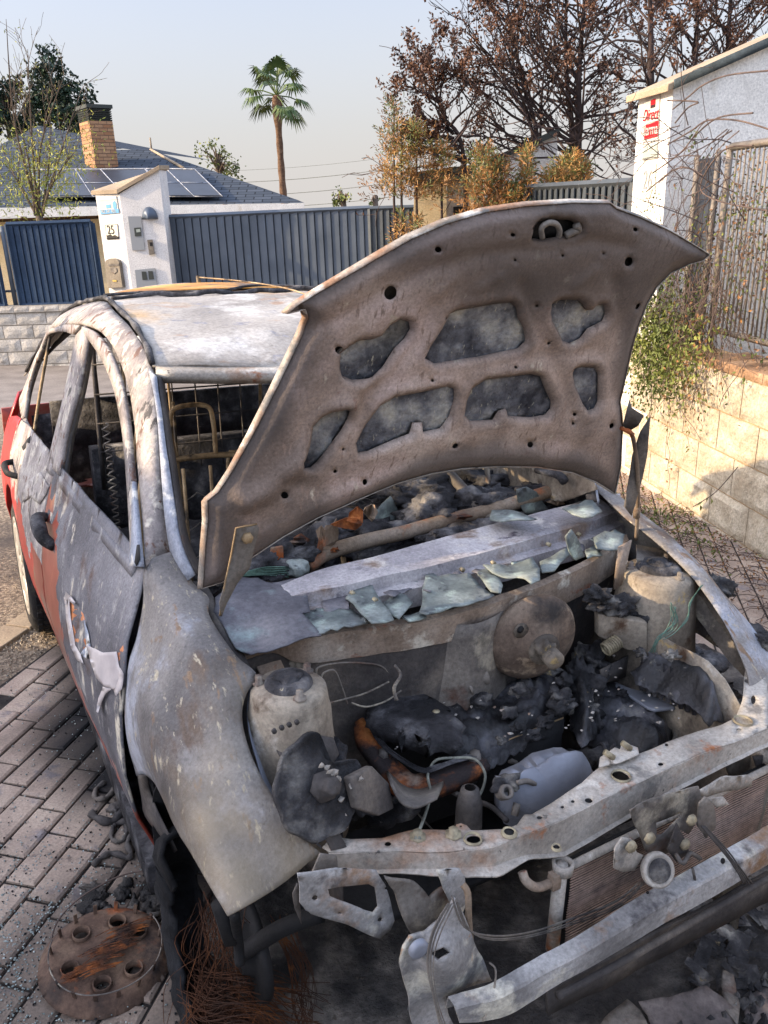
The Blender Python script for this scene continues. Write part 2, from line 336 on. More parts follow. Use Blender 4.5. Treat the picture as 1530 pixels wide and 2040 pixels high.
M['alu'] = mat('grey_aluminium', [(.3, '6a6d76'), (.5, '888c96'), (.7, 'a3a6ae')], 4, 9, .55, .3, .35, 60, layers=[('4d4b4e', 4, .58, .7, (1, 1, 1), 2), ('85776b', 6, .62, .7, (1, 1, 1), 3)])
M['strut'] = mat('strut_tower_steel', [(.3, '5a5148'), (.5, '857b6e'), (.7, 'a39a8b')], 5, 9, .7, .1, .4, 70, layers=[('b9b4ac', 6, .56, .66, (1, 1, 1), 2), ('4a443e', 6, .50, .64, (1, 1, .6), 9), ('4b382a', 9, .56, .66, (1, 1, 1), 3), ('a8905a', 12, .66, .72, (1, 1, 1), 5)])
M['glass'] = mat('sooty_melted_glass', [(.35, '4a5252'), (.5, '6c7573'), (.65, '8f9793')], 9, 10, .5, 0, .35, 60, layers=[('5b5c60', 3, .48, .62, (1, 1, 1), 2, .7), ('9aa89f', 14, .58, .66, (1, 1, 1), 3), ('3f4446', 20, .60, .68, (1, 1, 1), 5)], spec=.5, mott=.3)
M['glassdark'] = mat('grey_ash_glass', [(.3, '3f3f45'), (.5, '5d5c62'), (.7, '77767a')], 5, 8, .6, 0, .4, 60, layers=[('7f8f90', 5, .58, .7, (1, 1, 1), 3)])
M['cowl'] = mat('cowl_metal', [(.3, '6d5d4f'), (.5, '8f8072'), (.7, 'ada397')], 6, 9, .7, .1, .4, 90, layers=[('7b3f24', 8, .6, .68, (1, 1, 2), 2), ('c5beb0', 9, .58, .66, (1, 1, 1), 3), ('3b3431', 4, .56, .68, (1, 1, 1), 5)])
M['red'] = mat('red_paint', [(.3, 'a81512'), (.7, 'c81d17')], 2, 4, .28, 0, .03, 50, spec=.5)
M['redshade'] = mat('scorched_red_paint', [(.35, '7c3124'), (.5, '93473a'), (.65, '9d6656')], 3, 8, .35, 0, .15, 60, layers=[('7d6a60', 4, .56, .68, (1, 1, 1), 2), ('c77b4b', 3, .58, .7, (1, 1, 1), 4)], spec=.5)
M['blister'] = mat('blistered_door_paint', [(.32, '47464a'), (.5, '636267'), (.66, '838286')], 3, 10, .65, .05, .6, 80, bdist=.006, layers=[('9a9896', 12, .56, .66, (1, 1, .7), 3), ('c8bfae', 12, .60, .66, (1, 1, .5), 5), ('5a4a45', 5, .6, .7, (1, 1, 1), 7)])
M['peel'] = mat('peeling_paint_film', [(.3, '9d9698'), (.6, 'c4bcb8')], 6, 6, .5, 0, .2, 60)
M['rubber'] = mat('tyre_rubber', [(.3, '141416'), (.7, '2c2b2b')], 14, 6, .8, 0, .5, 60, layers=[('5c5548', 8, .55, .7, (1, 1, 1), 3)])
M['ashtyre'] = mat('ash_coated_tyre_remains', [(.3, '0b0b0d'), (.55, '1c1d20'), (.75, '3b3c40')], 6, 9, .9, 0, .8, 40, bdist=.01)
M['hubcap'] = mat('hubcap_silver', [(.3, '8f8c86'), (.7, 'b5b1a8')], 5, 5, .4, .3, .1, 60)
M['wire'] = mat('rusty_steel_wire', [(.3, '2a1d17'), (.55, '4e2f1d'), (.75, '85522b')], 9, 5, .8, .1, 0, 60)
M['cable'] = mat('ash_grey_cable', [(.3, '4d4f4a'), (.6, '8b8c80')], 20, 5, .8, 0, .2, 60)
M['green'] = mat('copper_green_wire', [(.3, '3a544a'), (.6, '6c8a7c')], 20, 5, .8, 0, .2, 60)
M['fin'] = mat('radiator_fins', [(.3, '7a665b'), (.5, '9c8577'), (.7, 'b39d8e')], 5, 8, .75, .1, .3, 60, layers=[('3c3331', 3, .55, .68, (1, 1, 1), 2)])
M['bolt'] = mat('bolt_steel', [(.3, '6b6152'), (.7, 'a39a80')], 30, 5, .6, .2, .2, 60)
M['seatm'] = mat('seat_frame_tube', [(.3, '6e5a42'), (.5, '998262'), (.7, 'bda988')], 12, 8, .6, .2, .3, 60, layers=[('3a332c', 6, .54, .62, (1, 1, 1), 2)])
M['plaster'] = mat('white_render', [(.3, 'd9d6cf'), (.7, 'ece9e2')], 6, 8, .9, 0, .25, 60, layers=[('c2b8a6', 3, .6, .75, (1, 1, .3), 2)])
# ================================================================== THE CAR
car = thing('burnt_car', 'burnt-out small hatchback with its hood propped open and bare scorched bodywork', 'car', mat4=CMAT)
def side_x(y, z): return -(.70+.045*min(y, 1.6)-.02*max(y-1.6, 0))+.31*(z-.95)
def body_x(y, z):
    w = float(np.interp(y, [.3, .45, 1., 1.5, 2., 2.5, 3., 3.25, 3.4], [.80, .812, .835, .848, .862, .872, .86, .82, .74]))
    b = float(np.interp(y, [.3, 1.5, 2.6, 3.4], [.10, .082, .10, .12]))
    d = float(np.interp(z, [.15, .25, .35, .5, .65, .8, .95, 1.02], [.11, .06, .022, .0, .006, b*.40, b, b*1.25]))
    return -(w-d)
def PG(px, py, f=None, off=0):
    f = f or side_x; o, d = cray(px, py); pt = None
    for t in np.linspace(.8, 7, 2500):
        q = o+t*d; g = q[0]-f(q[1], q[2])-off
        if pt is not None and (g > 0) != (pt > 0): return tuple(q)
        pt = g
    return tuple(o+2.5*d)
PY = lambda L: [P(a, b, 'y', c) for a, b, c in L]
PZ = lambda L: [P(a, b, 'z', c) for a, b, c in L]
PX = lambda L: [P(a, b, 'x', c) for a, b, c in L]
def rough(rows, amp, s=9, ax=None):
    out = []
    for r in rows:
        o = []
        for p in r:
            n = nz(p, s)*amp+nz(p, s*3, 4)*amp*.4
            o.append((p[0]+n*.7, p[1]+n*.2, p[2]+n*.7))
        out.append(o)
    return out
# ---- right front fender
gapc = PY([(275, 1545, .43), (258, 1480, .43), (252, 1420, .43), (256, 1350, .44), (262, 1310, .455), (275, 1270, .47), (288, 1200, .48), (290, 1130, .5)])
top_rear = PY([(290, 1130, .5), (315, 1110, .5), (345, 1099, .51), (385, 1165, .44)])
inner_s = PZ([(345, 1099, 1.01), (392, 1200, .95), (440, 1290, .91), (478, 1385, .86), (500, 1480, .80), (530, 1560, .75), (590, 1660, .685), (637, 1697, .65)])
inner = PZ([(345, 1099, 1.01), (385, 1163, .955), (415, 1192, .94), (415, 1222, .93), (435, 1262, .92), (470, 1310, .905), (510, 1345, .885), (493, 1375, .865), (482, 1405, .845), (483, 1450, .82), (505, 1520, .775), (550, 1600, .725), (590, 1660, .685), (637, 1697, .65)])
front = [P(455, 1825, 'x', -.765), P(500, 1800, 'x', -.725), P(560, 1762, 'x', -.66), inner[-1]]
arch = PX([(275, 1545, -.79), (292, 1541, -.785), (318, 1568, -.782), (350, 1640, -.78), (380, 1690, -.778), (420, 1760, -.772), (455, 1825, -.765)])
arch[0] = gapc[0]
rear = gapc+PY([(315, 1110, .5), (345, 1099, .51)])
def fb(u, v):
    k = 16*u*(1-u)*v*(1-v)
    return (-.030*k, -.006*k, .030*k)
fr = coons(arch, inner_s, rear, front, 70, 44, fb)
i1, i0 = resample(inner, 70), resample(inner_s, 70)
fr = [[tuple(np.array(p)+(i1[i]-i0[i])*(j/43)**7) for i, p in enumerate(r)] for j, r in enumerate(fr)]
rf_ = mk('front_fender', *grid(rough(fr, .0022, 6)), M['fender'], car, sol=.004, off=1)
soot_attr(rf_, lambda co: .75*sm(.12, -.38, co.y+nz(co, 5)*.35+nz(co, 18)*.12)*(.6+.6*abs(nz(co, 9, 4))))
# lower rear of the fender behind the wheel arch
mb = MB()
oc = PY([(275, 1545, .43), (283, 1590, .43), (290, 1625, .43), (325, 1672, .42), (352, 1700, .40)]); ic = PX([(292, 1541, -.785), (300, 1580, -.77), (318, 1625, -.765), (338, 1665, -.76), (352, 1695, -.75)])
mk('fender_lower_edge', *grid([resample(oc, 14), resample([(a[0]*.5+b[0]*.5-.006, a[1]*.5+b[1]*.5, a[2]*.5+b[2]*.5) for a, b in zip(oc, ic)], 14), resample(ic, 14)]), M['dark'], car, sol=.004)
# wheel housing liner inside the arch
rows = []
for i in range(20):
    a = PI*(-.05+.62*i/19); yy = .02+.355*math.cos(a); zz = .31+.36*math.sin(a)
    rows.append([(x, yy+nz((x, yy, zz), 9)*.01, zz*(.97 if x > -.5 else 1)) for x in (-.77, -.68, -.6, -.5, -.42)])
mk('wheel_housing', *grid(rows), M['soot'], car, sol=.004)
# small hole of the repeater lamp
h = P(279, 1405, 'y', .33)
mb = MB(); q = [P(a, b, 'y', c) for a, b, c in [(276, 1388, .36), (284, 1402, .30), (285, 1420, .29), (278, 1410, .36)]]
q2 = [(p[0]-.011, p[1]-.006, p[2]) for p in q]
mb.add(q2, [(0, 1, 2, 3)]); mb.obj('repeater_hole', M['soot'], car, sol=.002)
# ---- doors and rear side
def side_panel(name, poly, mats, step=.035, holes=(), zfun=None, sol=.006, amp=.002, off=0):
    V, Fc, _ = cutsheet(poly, list(holes), step, .02)
    V3 = [(body_x(y, z)+off+nz((0, y, z), 7)*amp+nz((0, y, z), 25)*amp*.5, y, z) for y, z in V]
    o = mk(name, V3, Fc, mats, car, sol=sol, off=0)
    if len(mats) > 1:
        for p in o.data.polygons:
            c = p.center; p.material_index = zfun(c[1], c[2])
    # consistent facing to -x
    bm = bmesh.new(); bm.from_mesh(o.data)
    for f in bm.faces:
        if f.normal.x > 0: f.normal_flip()
    bm.to_mesh(o.data); bm.free()
    return o
gyz = [(p[1]+.006, p[2]) for p in resample(gapc, 16)]
def bz(y): return .985-.012*(y-.5)          # belt height
def dmat(y, z):
    n = nz((0, y, z), 5)*.10+nz((0, y, z), 16)*.05
    lim = .37+.10*(y-.5)+n
    lim += .36*sm(1.12, 1.36, y+n)
    if z < lim: return 1
    return 0
fd = [(y, z) for y, z in gyz]+[(.53, 1.0)]+[(y, bz(y)+.02) for y in (.8, 1.1, 1.4, 1.52)]+[(1.56, .9), (1.54, .7), (1.5, .5), (1.47, .3), (1.44, .2), (1.0, .19), (.6, .19), (.455, .21), (.45, .35)]
fdoor = side_panel('front_door', fd, [M['blister'], M['redshade']], zfun=dmat)
hp = P(92, 1062, 'x', -.855)
rows = []
hy, hz = 1.42, .80
mb = MB()
mb.tube([(body_x(hy, hz)-.004, hy+.085, hz+.02), (body_x(hy, hz)-.032, hy+.05, hz+.028), (body_x(hy, hz)-.036, hy, hz+.02), (body_x(hy, hz)-.032, hy-.05, hz-.005), (body_x(hy, hz)-.004, hy-.085, hz-.03)], lambda t: .016+.008*math.sin(PI*t), 10)
hd = mb.obj('door_handle', M['char'], fdoor)
rd = [(1.515, bz(1.5)+.02), (1.9, bz(1.9)+.015), (2.3, bz(2.3)+.005), (2.5, .95), (2.56, .9), (2.5, .75), (2.33, .66), (2.18, .55), (2.09, .40), (2.06, .24), (2.05, .2), (1.5, .2), (1.475, .3), (1.505, .5), (1.545, .7), (1.565, .9)]
def rmat(y, z):
    n = nz((0, y, z), 6)*.12+nz((0, y, z), 18)*.05
    return 0 if (z > .60+n+.13*(y-1.5)) else (2 if y < 1.75+n and z < .9 else 1)
rdoor = side_panel('rear_door', rd, [M['pillar'], M['red'], M['redshade']], zfun=rmat)
hy, hz = 2.33, .78; bx = body_x(hy, hz)
mb = MB(); mb.tube([(bx+.004, hy+.09, hz+.01), (bx-.034, hy+.06, hz+.014), (bx-.04, hy, hz+.008), (bx-.034, hy-.06, hz), (bx+.004, hy-.09, hz-.01)], .013, 10)
mb.obj('door_handle', M['rubber'], rdoor)
qp = [(2.57, .9), (2.53, .95), (2.7, .93), (2.95, .88), (3.2, .80), (3.33, .68), (3.36, .5), (3.3, .3), (2.82, .24)]
for a in np.linspace(0, PI, 14): qp.append((2.45+.365*math.cos(a), .31+.365*math.sin(a)))
qp += [(2.07, .25), (2.1, .40), (2.19, .55), (2.34, .665), (2.51, .755)]
side_panel('quarter_panel', qp, [M['red'], M['redshade']], zfun=lambda y, z: 0)
# tail lamp and rear bumper corner
mb = MB(); mb.rows([[(body_x(y, z)-.004+abs(y-3.2)*.1, y, z) for z in (.72, .8, .88, .95)] for y in (3.1, 3.2, 3.3)]); mb.obj('tail_lamp', M['red'], car, sol=.01)
mb = MB(); rr = []
for i in range(13):
    a = i/12; X = -.80+1.6*a; Y = 3.42+.10*math.sin(PI*a)
    rr.append([(X, Y-.06, .25), (X, Y, .35), (X, Y, .6), (X, Y-.03, .72), (X, Y-.08, .85)])
mb.rows(rr); mb.obj('tailgate', M['redshade'], car, sol=.01)
# peeled paint film hanging off the door
def peel(pts, w, curl, name='peeling_paint', mt='peel'):
    mb = MB(); A = resample(pts, 12); rr = []
    for i, p in enumerate(A):
        t = i/11; ww = w*(1-.75*t); 
        rr.append([(p[0]-curl*(s*s)*t-.003, p[1]+ww*s+nz(p, 30)*.006, p[2]+abs(s)*curl*.4) for s in (-1, -.5, 0, .5, 1)])
    mb.rows(rr); return mb.obj(name, M[mt], fdoor, sol=.0012)
def film(name, px, mt, off, curl=.0, seed=0, par=None):
    V, Fc, _ = cutsheet(px, [], 7, 5); c0 = np.mean(np.array(px), axis=0); r0_ = max(math.dist(p, c0) for p in px)
    V3 = []
    for x, y in V:
        q = PG(x, y, body_x, -off-curl*max(0, ((x-c0[0])**2+(y-c0[1])**2)/r0_**2-.25)); V3.append((q[0]+nz(q, 40, seed)*.002, q[1], q[2]))
    return mk(name, V3, Fc, M[mt], par or fdoor, sol=.0012)
M['primer'] = mat('primer_orange', [(.3, '9a5c3a'), (.5, 'b9754a'), (.7, 'cf946a')], 12, 6, .5, 0, .3, 60)
film('bare_primer_patch', [(135, 1192), (150, 1205), (166, 1222), (176, 1262), (172, 1288), (160, 1300), (150, 1285), (142, 1240)], 'primer', .003)
film('bare_primer_patch', [(233, 1302), (246, 1285), (248, 1320), (243, 1342), (236, 1335)], 'primer', .003)
film('peeling_paint', [(128, 1188), (138, 1196), (142, 1240), (150, 1286), (161, 1304), (166, 1322), (154, 1316), (142, 1290), (133, 1240)], 'peel', .006, .008, 3)
film('peeling_paint', [(172, 1285), (205, 1300), (232, 1298), (238, 1330), (243, 1345), (240, 1368), (230, 1385), (226, 1374), (206, 1366), (192, 1350), (182, 1322)], 'peel', .006, .004, 5)
film('peeling_paint', [(205, 1368), (222, 1373), (210, 1382), (202, 1400), (196, 1420), (192, 1418), (196, 1392)], 'peel', .012, .012, 7)
film('peeling_paint', [(238, 1330), (246, 1342), (243, 1372), (232, 1386), (228, 1378), (236, 1352)], 'peel', .014, .010, 9)
film('peeling_paint', [(166, 1232), (176, 1262), (180, 1290), (172, 1312), (160, 1302), (172, 1288)], 'rail', .007, .006, 11)
film('peeling_paint', [(132, 1178), (150, 1200), (146, 1204), (134, 1194), (130, 1206), (128, 1190)], 'peel', .014, .016, 13)
film('blistered_flake', [(42, 980), (60, 955), (80, 940), (98, 970), (92, 985), (78, 1005), (60, 990), (46, 1000)], 'pillar', .006, .004, 15, rdoor)
film('burnt_gap', [(56, 872), (62, 868), (60, 884), (54, 890), (46, 898), (44, 890)], 'soot', .004, 0, 17, rdoor)
# ---- glasshouse
def ribbon(name, A, B, mt, n=40, th=.02, par=None, mid=None, am=.0015, smooth=True, sol=True, off=1):
    a, b = resample(A, n, smooth), resample(B, n, smooth); rr = [[tuple(x) for x in a]]
    if mid is not None:
        for k in (.33, .67): rr.append([tuple(x*(1-k)+y*k+np.array(mid)) for x, y in zip(a, b)])
    rr.append([tuple(x) for x in b]); return mk(name, *grid(rough(rr, am, 14)), mt, par or car, sol=th if sol else 0, off=off)
G1px = [(290, 1130), (285, 1060), (275, 940), (268, 850), (255, 770), (230, 700), (200, 660), (170, 645), (140, 643), (120, 648), (100, 655), (85, 690), (70, 730), (55, 780), (45, 840)]
G1 = [PG(*a) for a in G1px]
K1 = PY([(340, 1100, .52), (320, 950, .62), (310, 825, .72), (298, 735, .84), (290, 705, .92), (262, 655, 1.15), (230, 622, 1.45), (205, 600, 1.8), (150, 612, 2.3), (120, 632, 2.5), (95, 670, 2.65)])
K1b = K1+[(-.66, 2.78, 1.18), (-.70, 2.88, 1.06), (-.74, 2.92, .97)]
ribbon('roof_rail', G1, K1b, M['pillar'], 70, .02, mid=(-.004, 0, .006), am=.0012)
# front door window frame: between gap line and opening edge
W1px = [(272, 1118), (270, 1085), (265, 1000), (258, 905), (248, 830), (232, 765), (208, 712), (180, 672)]
W1 = [PG(a, b, None, .006) for a, b in W1px]
G1d = [PG(a, b, None, .004) for a, b in [(286, 1132), (281, 1062), (271, 942), (263, 852), (250, 772), (226, 704), (197, 665), (171, 652)]]
ff = ribbon('window_frame', G1d, W1, M['pillar'], 50, .014, par=fdoor, am=.001)
ribbon('window_frame', [PG(a, b, None, .004) for a, b in [(171, 652), (150, 755), (128, 850), (112, 935)]], [PG(a, b, None, .006) for a, b in [(182, 680), (164, 775), (140, 865), (126, 950)]], M['pillar'], 20, .012, par=fdoor)
ribbon('window_channel', [PG(a, b, None, .012) for a, b in [(178, 684), (160, 775), (138, 865), (125, 948)]], [PG(a, b, None, .05) for a, b in [(184, 688), (168, 780), (146, 870), (132, 955)]], M['rail'], 20, .006, par=fdoor)
# blue-white window channel lying inside the belt line
mb = MB(); mb.tube([P(146, 962, 'x', -.72), P(205, 1040, 'x', -.70), P(262, 1118, 'x', -.69)], .011, 4, smooth=False); mb.obj('window_guide', M['rail'], fdoor)
# belt moulding
ribbon('belt_strip', [PG(a, b, None, -.004) for a, b in [(106, 930), (150, 985), (205, 1055), (270, 1128)]], [PG(a, b, body_x, -.004) for a, b in [(100, 945), (140, 1000), (196, 1072), (262, 1150)]], M['blister'], 24, .01, par=fdoor)
# triangular quarter piece with a slot
ribbon('mirror_base', [PG(a, b, None, -.006) for a, b in [(288, 1130), (283, 1075), (277, 1010), (272, 960)]], [PG(a, b, None, -.006) for a, b in [(264, 1128), (268, 1090), (270, 1040), (270, 970)]], M['rail'], 14, .01, par=fdoor)
mk('mirror_slot', [PG(a, b, None, -.018) for a, b in [(273, 1085), (278, 1085), (279, 1115), (272, 1128), (268, 1120)]], [(0, 1, 2, 3, 4)], M['soot'], fdoor, sol=.001)
# B pillar (door rear frame seen as a double stripe) and rear door frame
ribbon('door_pillar', [PG(a, b, None, -.002) for a, b in [(168, 648), (148, 745), (125, 840), (106, 928)]], [PG(a, b, None, -.002) for a, b in [(150, 668), (135, 745), (115, 835), (98, 905)]], M['pillar'], 24, .014)
rf_out = [PG(a, b, None, .002) for a, b in [(168, 650), (140, 648), (120, 653), (102, 660), (87, 692), (72, 732), (57, 782), (47, 842)]]
rf_in = [PG(a, b, None, .004) for a, b in [(152, 668), (135, 662), (118, 662), (100, 670), (88, 700), (74, 735), (62, 780), (54, 835)]]
ribbon('window_frame', rf_out, rf_in, M['pillar'], 40, .014, par=rdoor, am=.001)
mb = MB(); mb.tube([PG(*a, None, .002) for a in [(100, 670), (88, 735), (77, 800), (68, 862)]], .007, 6); mb.obj('window_divider', M['seatm'], rdoor)
ribbon('belt_strip', [PG(a, b, None, 0) for a, b in [(52, 832), (70, 868), (85, 895), (104, 928)]], [PG(a, b, body_x, -.004) for a, b in [(42, 838), (58, 880), (75, 910), (100, 948)]], M['pillar'], 16, .01, par=rdoor)
# ---- roof
EY = [.80, .84, .92, 1.15, 1.45, 1.8, 2.3, 2.5, 2.65, 2.8, 3.1]; EZ = [1.385, 1.392, 1.419, 1.461, 1.483, 1.492, 1.433, 1.377, 1.283, 1.19, 1.02]; EX = [.590, .587, .572, .555, .539, .512, .533, .569, .611, .65, .70]
def rw(y): return float(np.interp(y, EY, EX))
def rz_(x, y):
    z = float(np.interp(y, [.70, .85, 1.0, 1.3, 1.7, 2.2, 2.7, 3.0, 3.15], [1.36, 1.400, 1.44, 1.485, 1.508, 1.512, 1.487, 1.43, 1.36])); ze = float(np.interp(y, EY, EZ))
    s = min(1, abs(x)/rw(y)); return z-(z-ze)*s**2.4+.006+.012*math.exp(-((y-1.05)/.12)**2)*(1-s)-.014*math.exp(-((y-1.75)/.07)**2)*(1-s)
def hy_(x): return .84-.09*(1-(x/.575)**2)
rows = []
for j in range(46):
    v = j/45; row = []
    for i in range(41):
        s = -1+2*i/40; 
        y = hy_(s*.575)+(3.12-hy_(s*.575))*v; x = s*(rw(y)-.012); row.append((x, y, rz_(x, y)+nz((x, y, 0), 3.5)*.010+nz((x, y, 0), 12)*.003))
    rows.append(row)
roof = mk('roof', *grid(rows), M['roof'], car, sol=.006)
for s in (-1, 1):
    A = [(s*(rw(y)-.010), y, rz_(rw(y)-.014, y)+.006) for y in np.linspace(.84, 3.05, 24)]
    mb = MB(); mb.tube([(p[0]+nz(p, 20)*.004, p[1], p[2]+nz(p, 14, 3)*.005) for p in A], lambda t: .0085+.003*math.sin(t*60), 6, smooth=False); mb.obj('roof_ditch_seal', M['char'], car)
# shrunken black seal and scorched strip across the roof
A = [(x, 1.73+.05*math.sin(x*5)+.03*math.sin(x*13), 0) for x in np.linspace(-.5, .5, 26)]
mb = MB(); mb.tube([(p[0], p[1], rz_(p[0], p[1])+.012+.006*math.sin(p[0]*31)) for p in A], .010, 6, smooth=False)
mb.tube([(p[0], p[1]+.11+.03*math.sin(p[0]*9), rz_(p[0], p[1]+.11)+.012) for p in A], .006, 6, smooth=False); mb.obj('roof_seal', M['char'], car)
M['scorch'] = mat('orange_scorched_roof', [(.3, '8c5f2c'), (.5, 'c58d42'), (.7, 'd9b070')], 5, 8, .6, .05, .3, 60, layers=[('4b4744', 5, .5, .6, (1, 2, 1), 2)])
rows = [[(x, y, rz_(x, y)+.0075) for x in np.linspace(-.47, .47, 30)] for y in np.linspace(1.86, 2.2, 8)]
mk('scorched_strip', *grid(rows), M['scorch'], car, sol=.002)
mb = MB(); mb.tube([(.0, 2.35, rz_(0, 2.35)), (.0, 2.36, rz_(0, 2.35)+.035)], .010, 8, smooth=False); mb.tube([(0, 2.35, rz_(0, 2.35)+.03), (.06, 1.9, rz_(0, 1.9)+.028), (.10, 1.5, rz_(0, 1.5)+.03), (.13, 1.2, rz_(0, 1.2)+.012)], .003, 5); mb.obj('roof_aerial', M['seatm'], car)
# windscreen header
hd_o = [(x, hy_(x)+.004, rz_(x, hy_(x))+.001) for x in np.linspace(-.565, .565, 24)]
hd_m = [(x, hy_(x)-.028, rz_(x, hy_(x))-.016) for x in np.linspace(-.575, .575, 24)]
hd_i = [(x, hy_(x)-.016, rz_(x, hy_(x))-.040) for x in np.linspace(-.575, .575, 24)]
mk('windscreen_header', *grid([hd_o, hd_m, hd_i]), M['light'], car, sol=.004)
hd_j = [(x, hy_(x)+.12, rz_(x, hy_(x))-.045) for x in np.linspace(-.575, .575, 24)]
mk('header_lining', *grid([hd_i, hd_j]), M['dark'], car, sol=.004)
# A pillar flange in blue-white ash, both sides
Kf = PY([(298, 738, .835), (312, 825, .715), (323, 950, .61), (343, 1100, .51), (372, 1160, .44)])
Kg = PY([(313, 751, .80), (325, 850, .69), (345, 975, .575), (361, 1075, .475), (390, 1145, .42)])
for s in (0, 1):
    fl = (lambda L: L) if not s else (lambda L: [(-p[0], p[1], p[2]) for p in L])
    ribbon('windscreen_flange', fl(Kf), fl(Kg), M['rail'], 30, .006)
    ribbon('windscreen_flange', fl(Kg), fl([(p[0]+.02, p[1]+.03, p[2]-.01) for p in Kg]), M['dark'], 30, .006)
# the other side: pillars, rail, sill, doors (simple mirrored shells seen through the windows)
mir = lambda L: [(-p[0], p[1], p[2]) for p in L]
ribbon('roof_rail', mir(G1), mir(K1b), M['pillar'], 50, .025, mid=(.008, 0, .012))
ribbon('door_pillar', mir([PG(a, b, None, 0) for a, b in [(178, 652), (160, 755), (138, 850), (112, 935)]]), mir([PG(a, b, None, 0) for a, b in [(150, 668), (135, 745), (115, 835), (98, 905)]]), M['pillar'], 20, .03)
V, Fc, _ = cutsheet([(.46, .5), (.46, .9), (.53, 1.0), (1.5, .985), (2.5, .97), (2.8, 1.0), (3.3, .7), (3.3, .3), (2.8, .25), (2.6, .55), (2.3, .6), (2.1, .3), (.46, .2)], [], .06)
mk('far_door', [(-body_x(y, z), y, z) for y, z in V], Fc, M['dark'], car, sol=.006)
mk('door_lining', [(-body_x(y, z)-.07, y, z) for y, z in V], Fc, M['char'], car, sol=.006)
V, Fc, _ = cutsheet([(1.52, .2), (.47, .2), (.47, .88), (1.52, .90)], [], .07)
mk('door_lining', [(body_x(y, z)+.06+nz((0, y, z), 9)*.02, y, z) for y, z in V], Fc, M['char'], car, sol=.004)
# floor, sills
mb = MB(); mb.box((0, 1.9, .17), (1.5, 2.9, .02)); mb.box((-.74, 1.25, .2), (.09, 1.7, .09)); mb.box((.74, 1.25, .2), (.09, 1.7, .09)); mb.obj('floor_pan', M['char'], car)
# rear wheel
def wheel(c, name='rear_wheel', rt='rubber', cap=True, s=-1):
    w = bpy.data.objects.new(name, None); link(w); w.parent = car; w.location = c
    mb = MB(); pr = [(.20, -.08), (.255, -.088), (.285, -.078), (.300, -.06), (.303, -.03), (.303, .03), (.300, .06), (.285, .078), (.255, .088), (.20, .08)]
    MX = Matrix.Rotation(PI/2, 4, 'Y'); mb.lathe(pr, 48, MX); 
    t = mb.obj('tyre', M[rt], w)
    g = MB()
    for k in range(-2, 3):
        for i in range(44):
            a = 2*PI*i/44+k*.06; g.box((0, 0, 0), (.020, .030, .008), Matrix.Rotation(a, 4, 'X')@Matrix.Translation((k*.027, 0, .3045)))
    g.obj('tread_block', M[rt], t, smooth=False)
    if cap:
        mb = MB()
        for i in range(8):
            a = 2*PI*i/8
            def pt(r, da, x): return (x, r*math.cos(a+da), r*math.sin(a+da))
            rr = [[pt(r, da*wd, s*(.072+.012*math.cos(da*1.2))-s*.03*sm(.12, .2, r)*0) for da in (-1, -.5, 0, .5, 1)] for r, wd in ((.05, .34), (.09, .28), (.14, .22), (.18, .22), (.205, .34))]
            mb.rows(rr)
        mb.lathe([(0, s*.088), (.03, s*.088), (.055, s*.082), (.06, s*.06)], 24, MX)
        mb.lathe([(.195, s*.074), (.205, s*.084), (.22, s*.084), (.228, s*.07)], 48, MX)
        mb.obj('wheel_cover', M['hubcap'], w, sol=.004)
    mb = MB(); mb.lathe([(0, s*.03), (.19, s*.03), (.2, s*.06), (.2, -s*.06)], 32, MX); mb.obj('rim', M['dark'], w)
    return w
wheel((-.775, 2.45, .305)); wheel((.775, 2.45, .305), 'rear_wheel', s=1)
# ================================================================== HOOD
def hs(x, z): return .285-.40*(z-1.0)*.75+.035*(1-(x/.6)**2)-.06*sm(1.50, 1.85, z)-.02*sm(1.15, 1.0, z)
OUT = [(408, 1178), (414, 1090), (419, 1040), (418, 1003), (440, 985), (470, 940), (510, 868), (550, 790), (590, 710), (612, 665), (623, 636), (617, 618), (581, 627), (600, 610), (640, 585), (700, 550), (760, 515), (830, 475), (900, 445), (980, 422), (1060, 410), (1150, 403), (1228, 404), (1242, 415), (1290, 432), (1350, 460), (1400, 490), (1428, 508), (1415, 520), (1388, 527), (1350, 545), (1320, 575), (1300, 610), (1285, 650), (1270, 700), (1256, 760), (1247, 805), (1252, 850), (1248, 930), (1236, 988),
       (1200, 965), (1150, 945), (1080, 934), (1000, 933), (930, 937), (870, 947), (800, 967), (720, 1000), (640, 1036), (570, 1075), (510, 1115), (450, 1165)]
HA = [(680, 735), (682, 705), (700, 690), (720, 678), (745, 676), (765, 668), (780, 648), (800, 636), (818, 640), (823, 655), (812, 675), (790, 695), (765, 735), (745, 750), (700, 757), (684, 750)]
HB = [(850, 715), (862, 690), (885, 655), (900, 625), (915, 618), (990, 605), (1020, 602), (1033, 612), (1035, 632), (1048, 655), (1050, 680), (1035, 695), (960, 712), (870, 726)]
HC = [(1100, 625), (1103, 605), (1120, 597), (1155, 597), (1165, 605), (1172, 618), (1185, 617), (1195, 607), (1208, 607), (1212, 625), (1205, 640), (1190, 648), (1175, 655), (1160, 675), (1140, 685), (1125, 680), (1115, 660), (1103, 640)]
HD = [(600, 920), (612, 890), (625, 850), (640, 833), (660, 820), (685, 813), (696, 818), (695, 835), (680, 860), (655, 895), (635, 920), (620, 933), (605, 933)]
HE = [(712, 885), (730, 850), (760, 810), (790, 792), (850, 780), (895, 770), (910, 775), (911, 795), (900, 830), (880, 855), (845, 862), (843, 843), (825, 843), (818, 865), (780, 880), (735, 900), (715, 903)]
HF = [(930, 830), (935, 800), (945, 775), (970, 757), (1060, 745), (1080, 750), (1090, 775), (1103, 800), (1102, 815), (1090, 828), (1060, 833), (1015, 830), (1010, 815), (995, 820), (985, 838), (940, 840)]
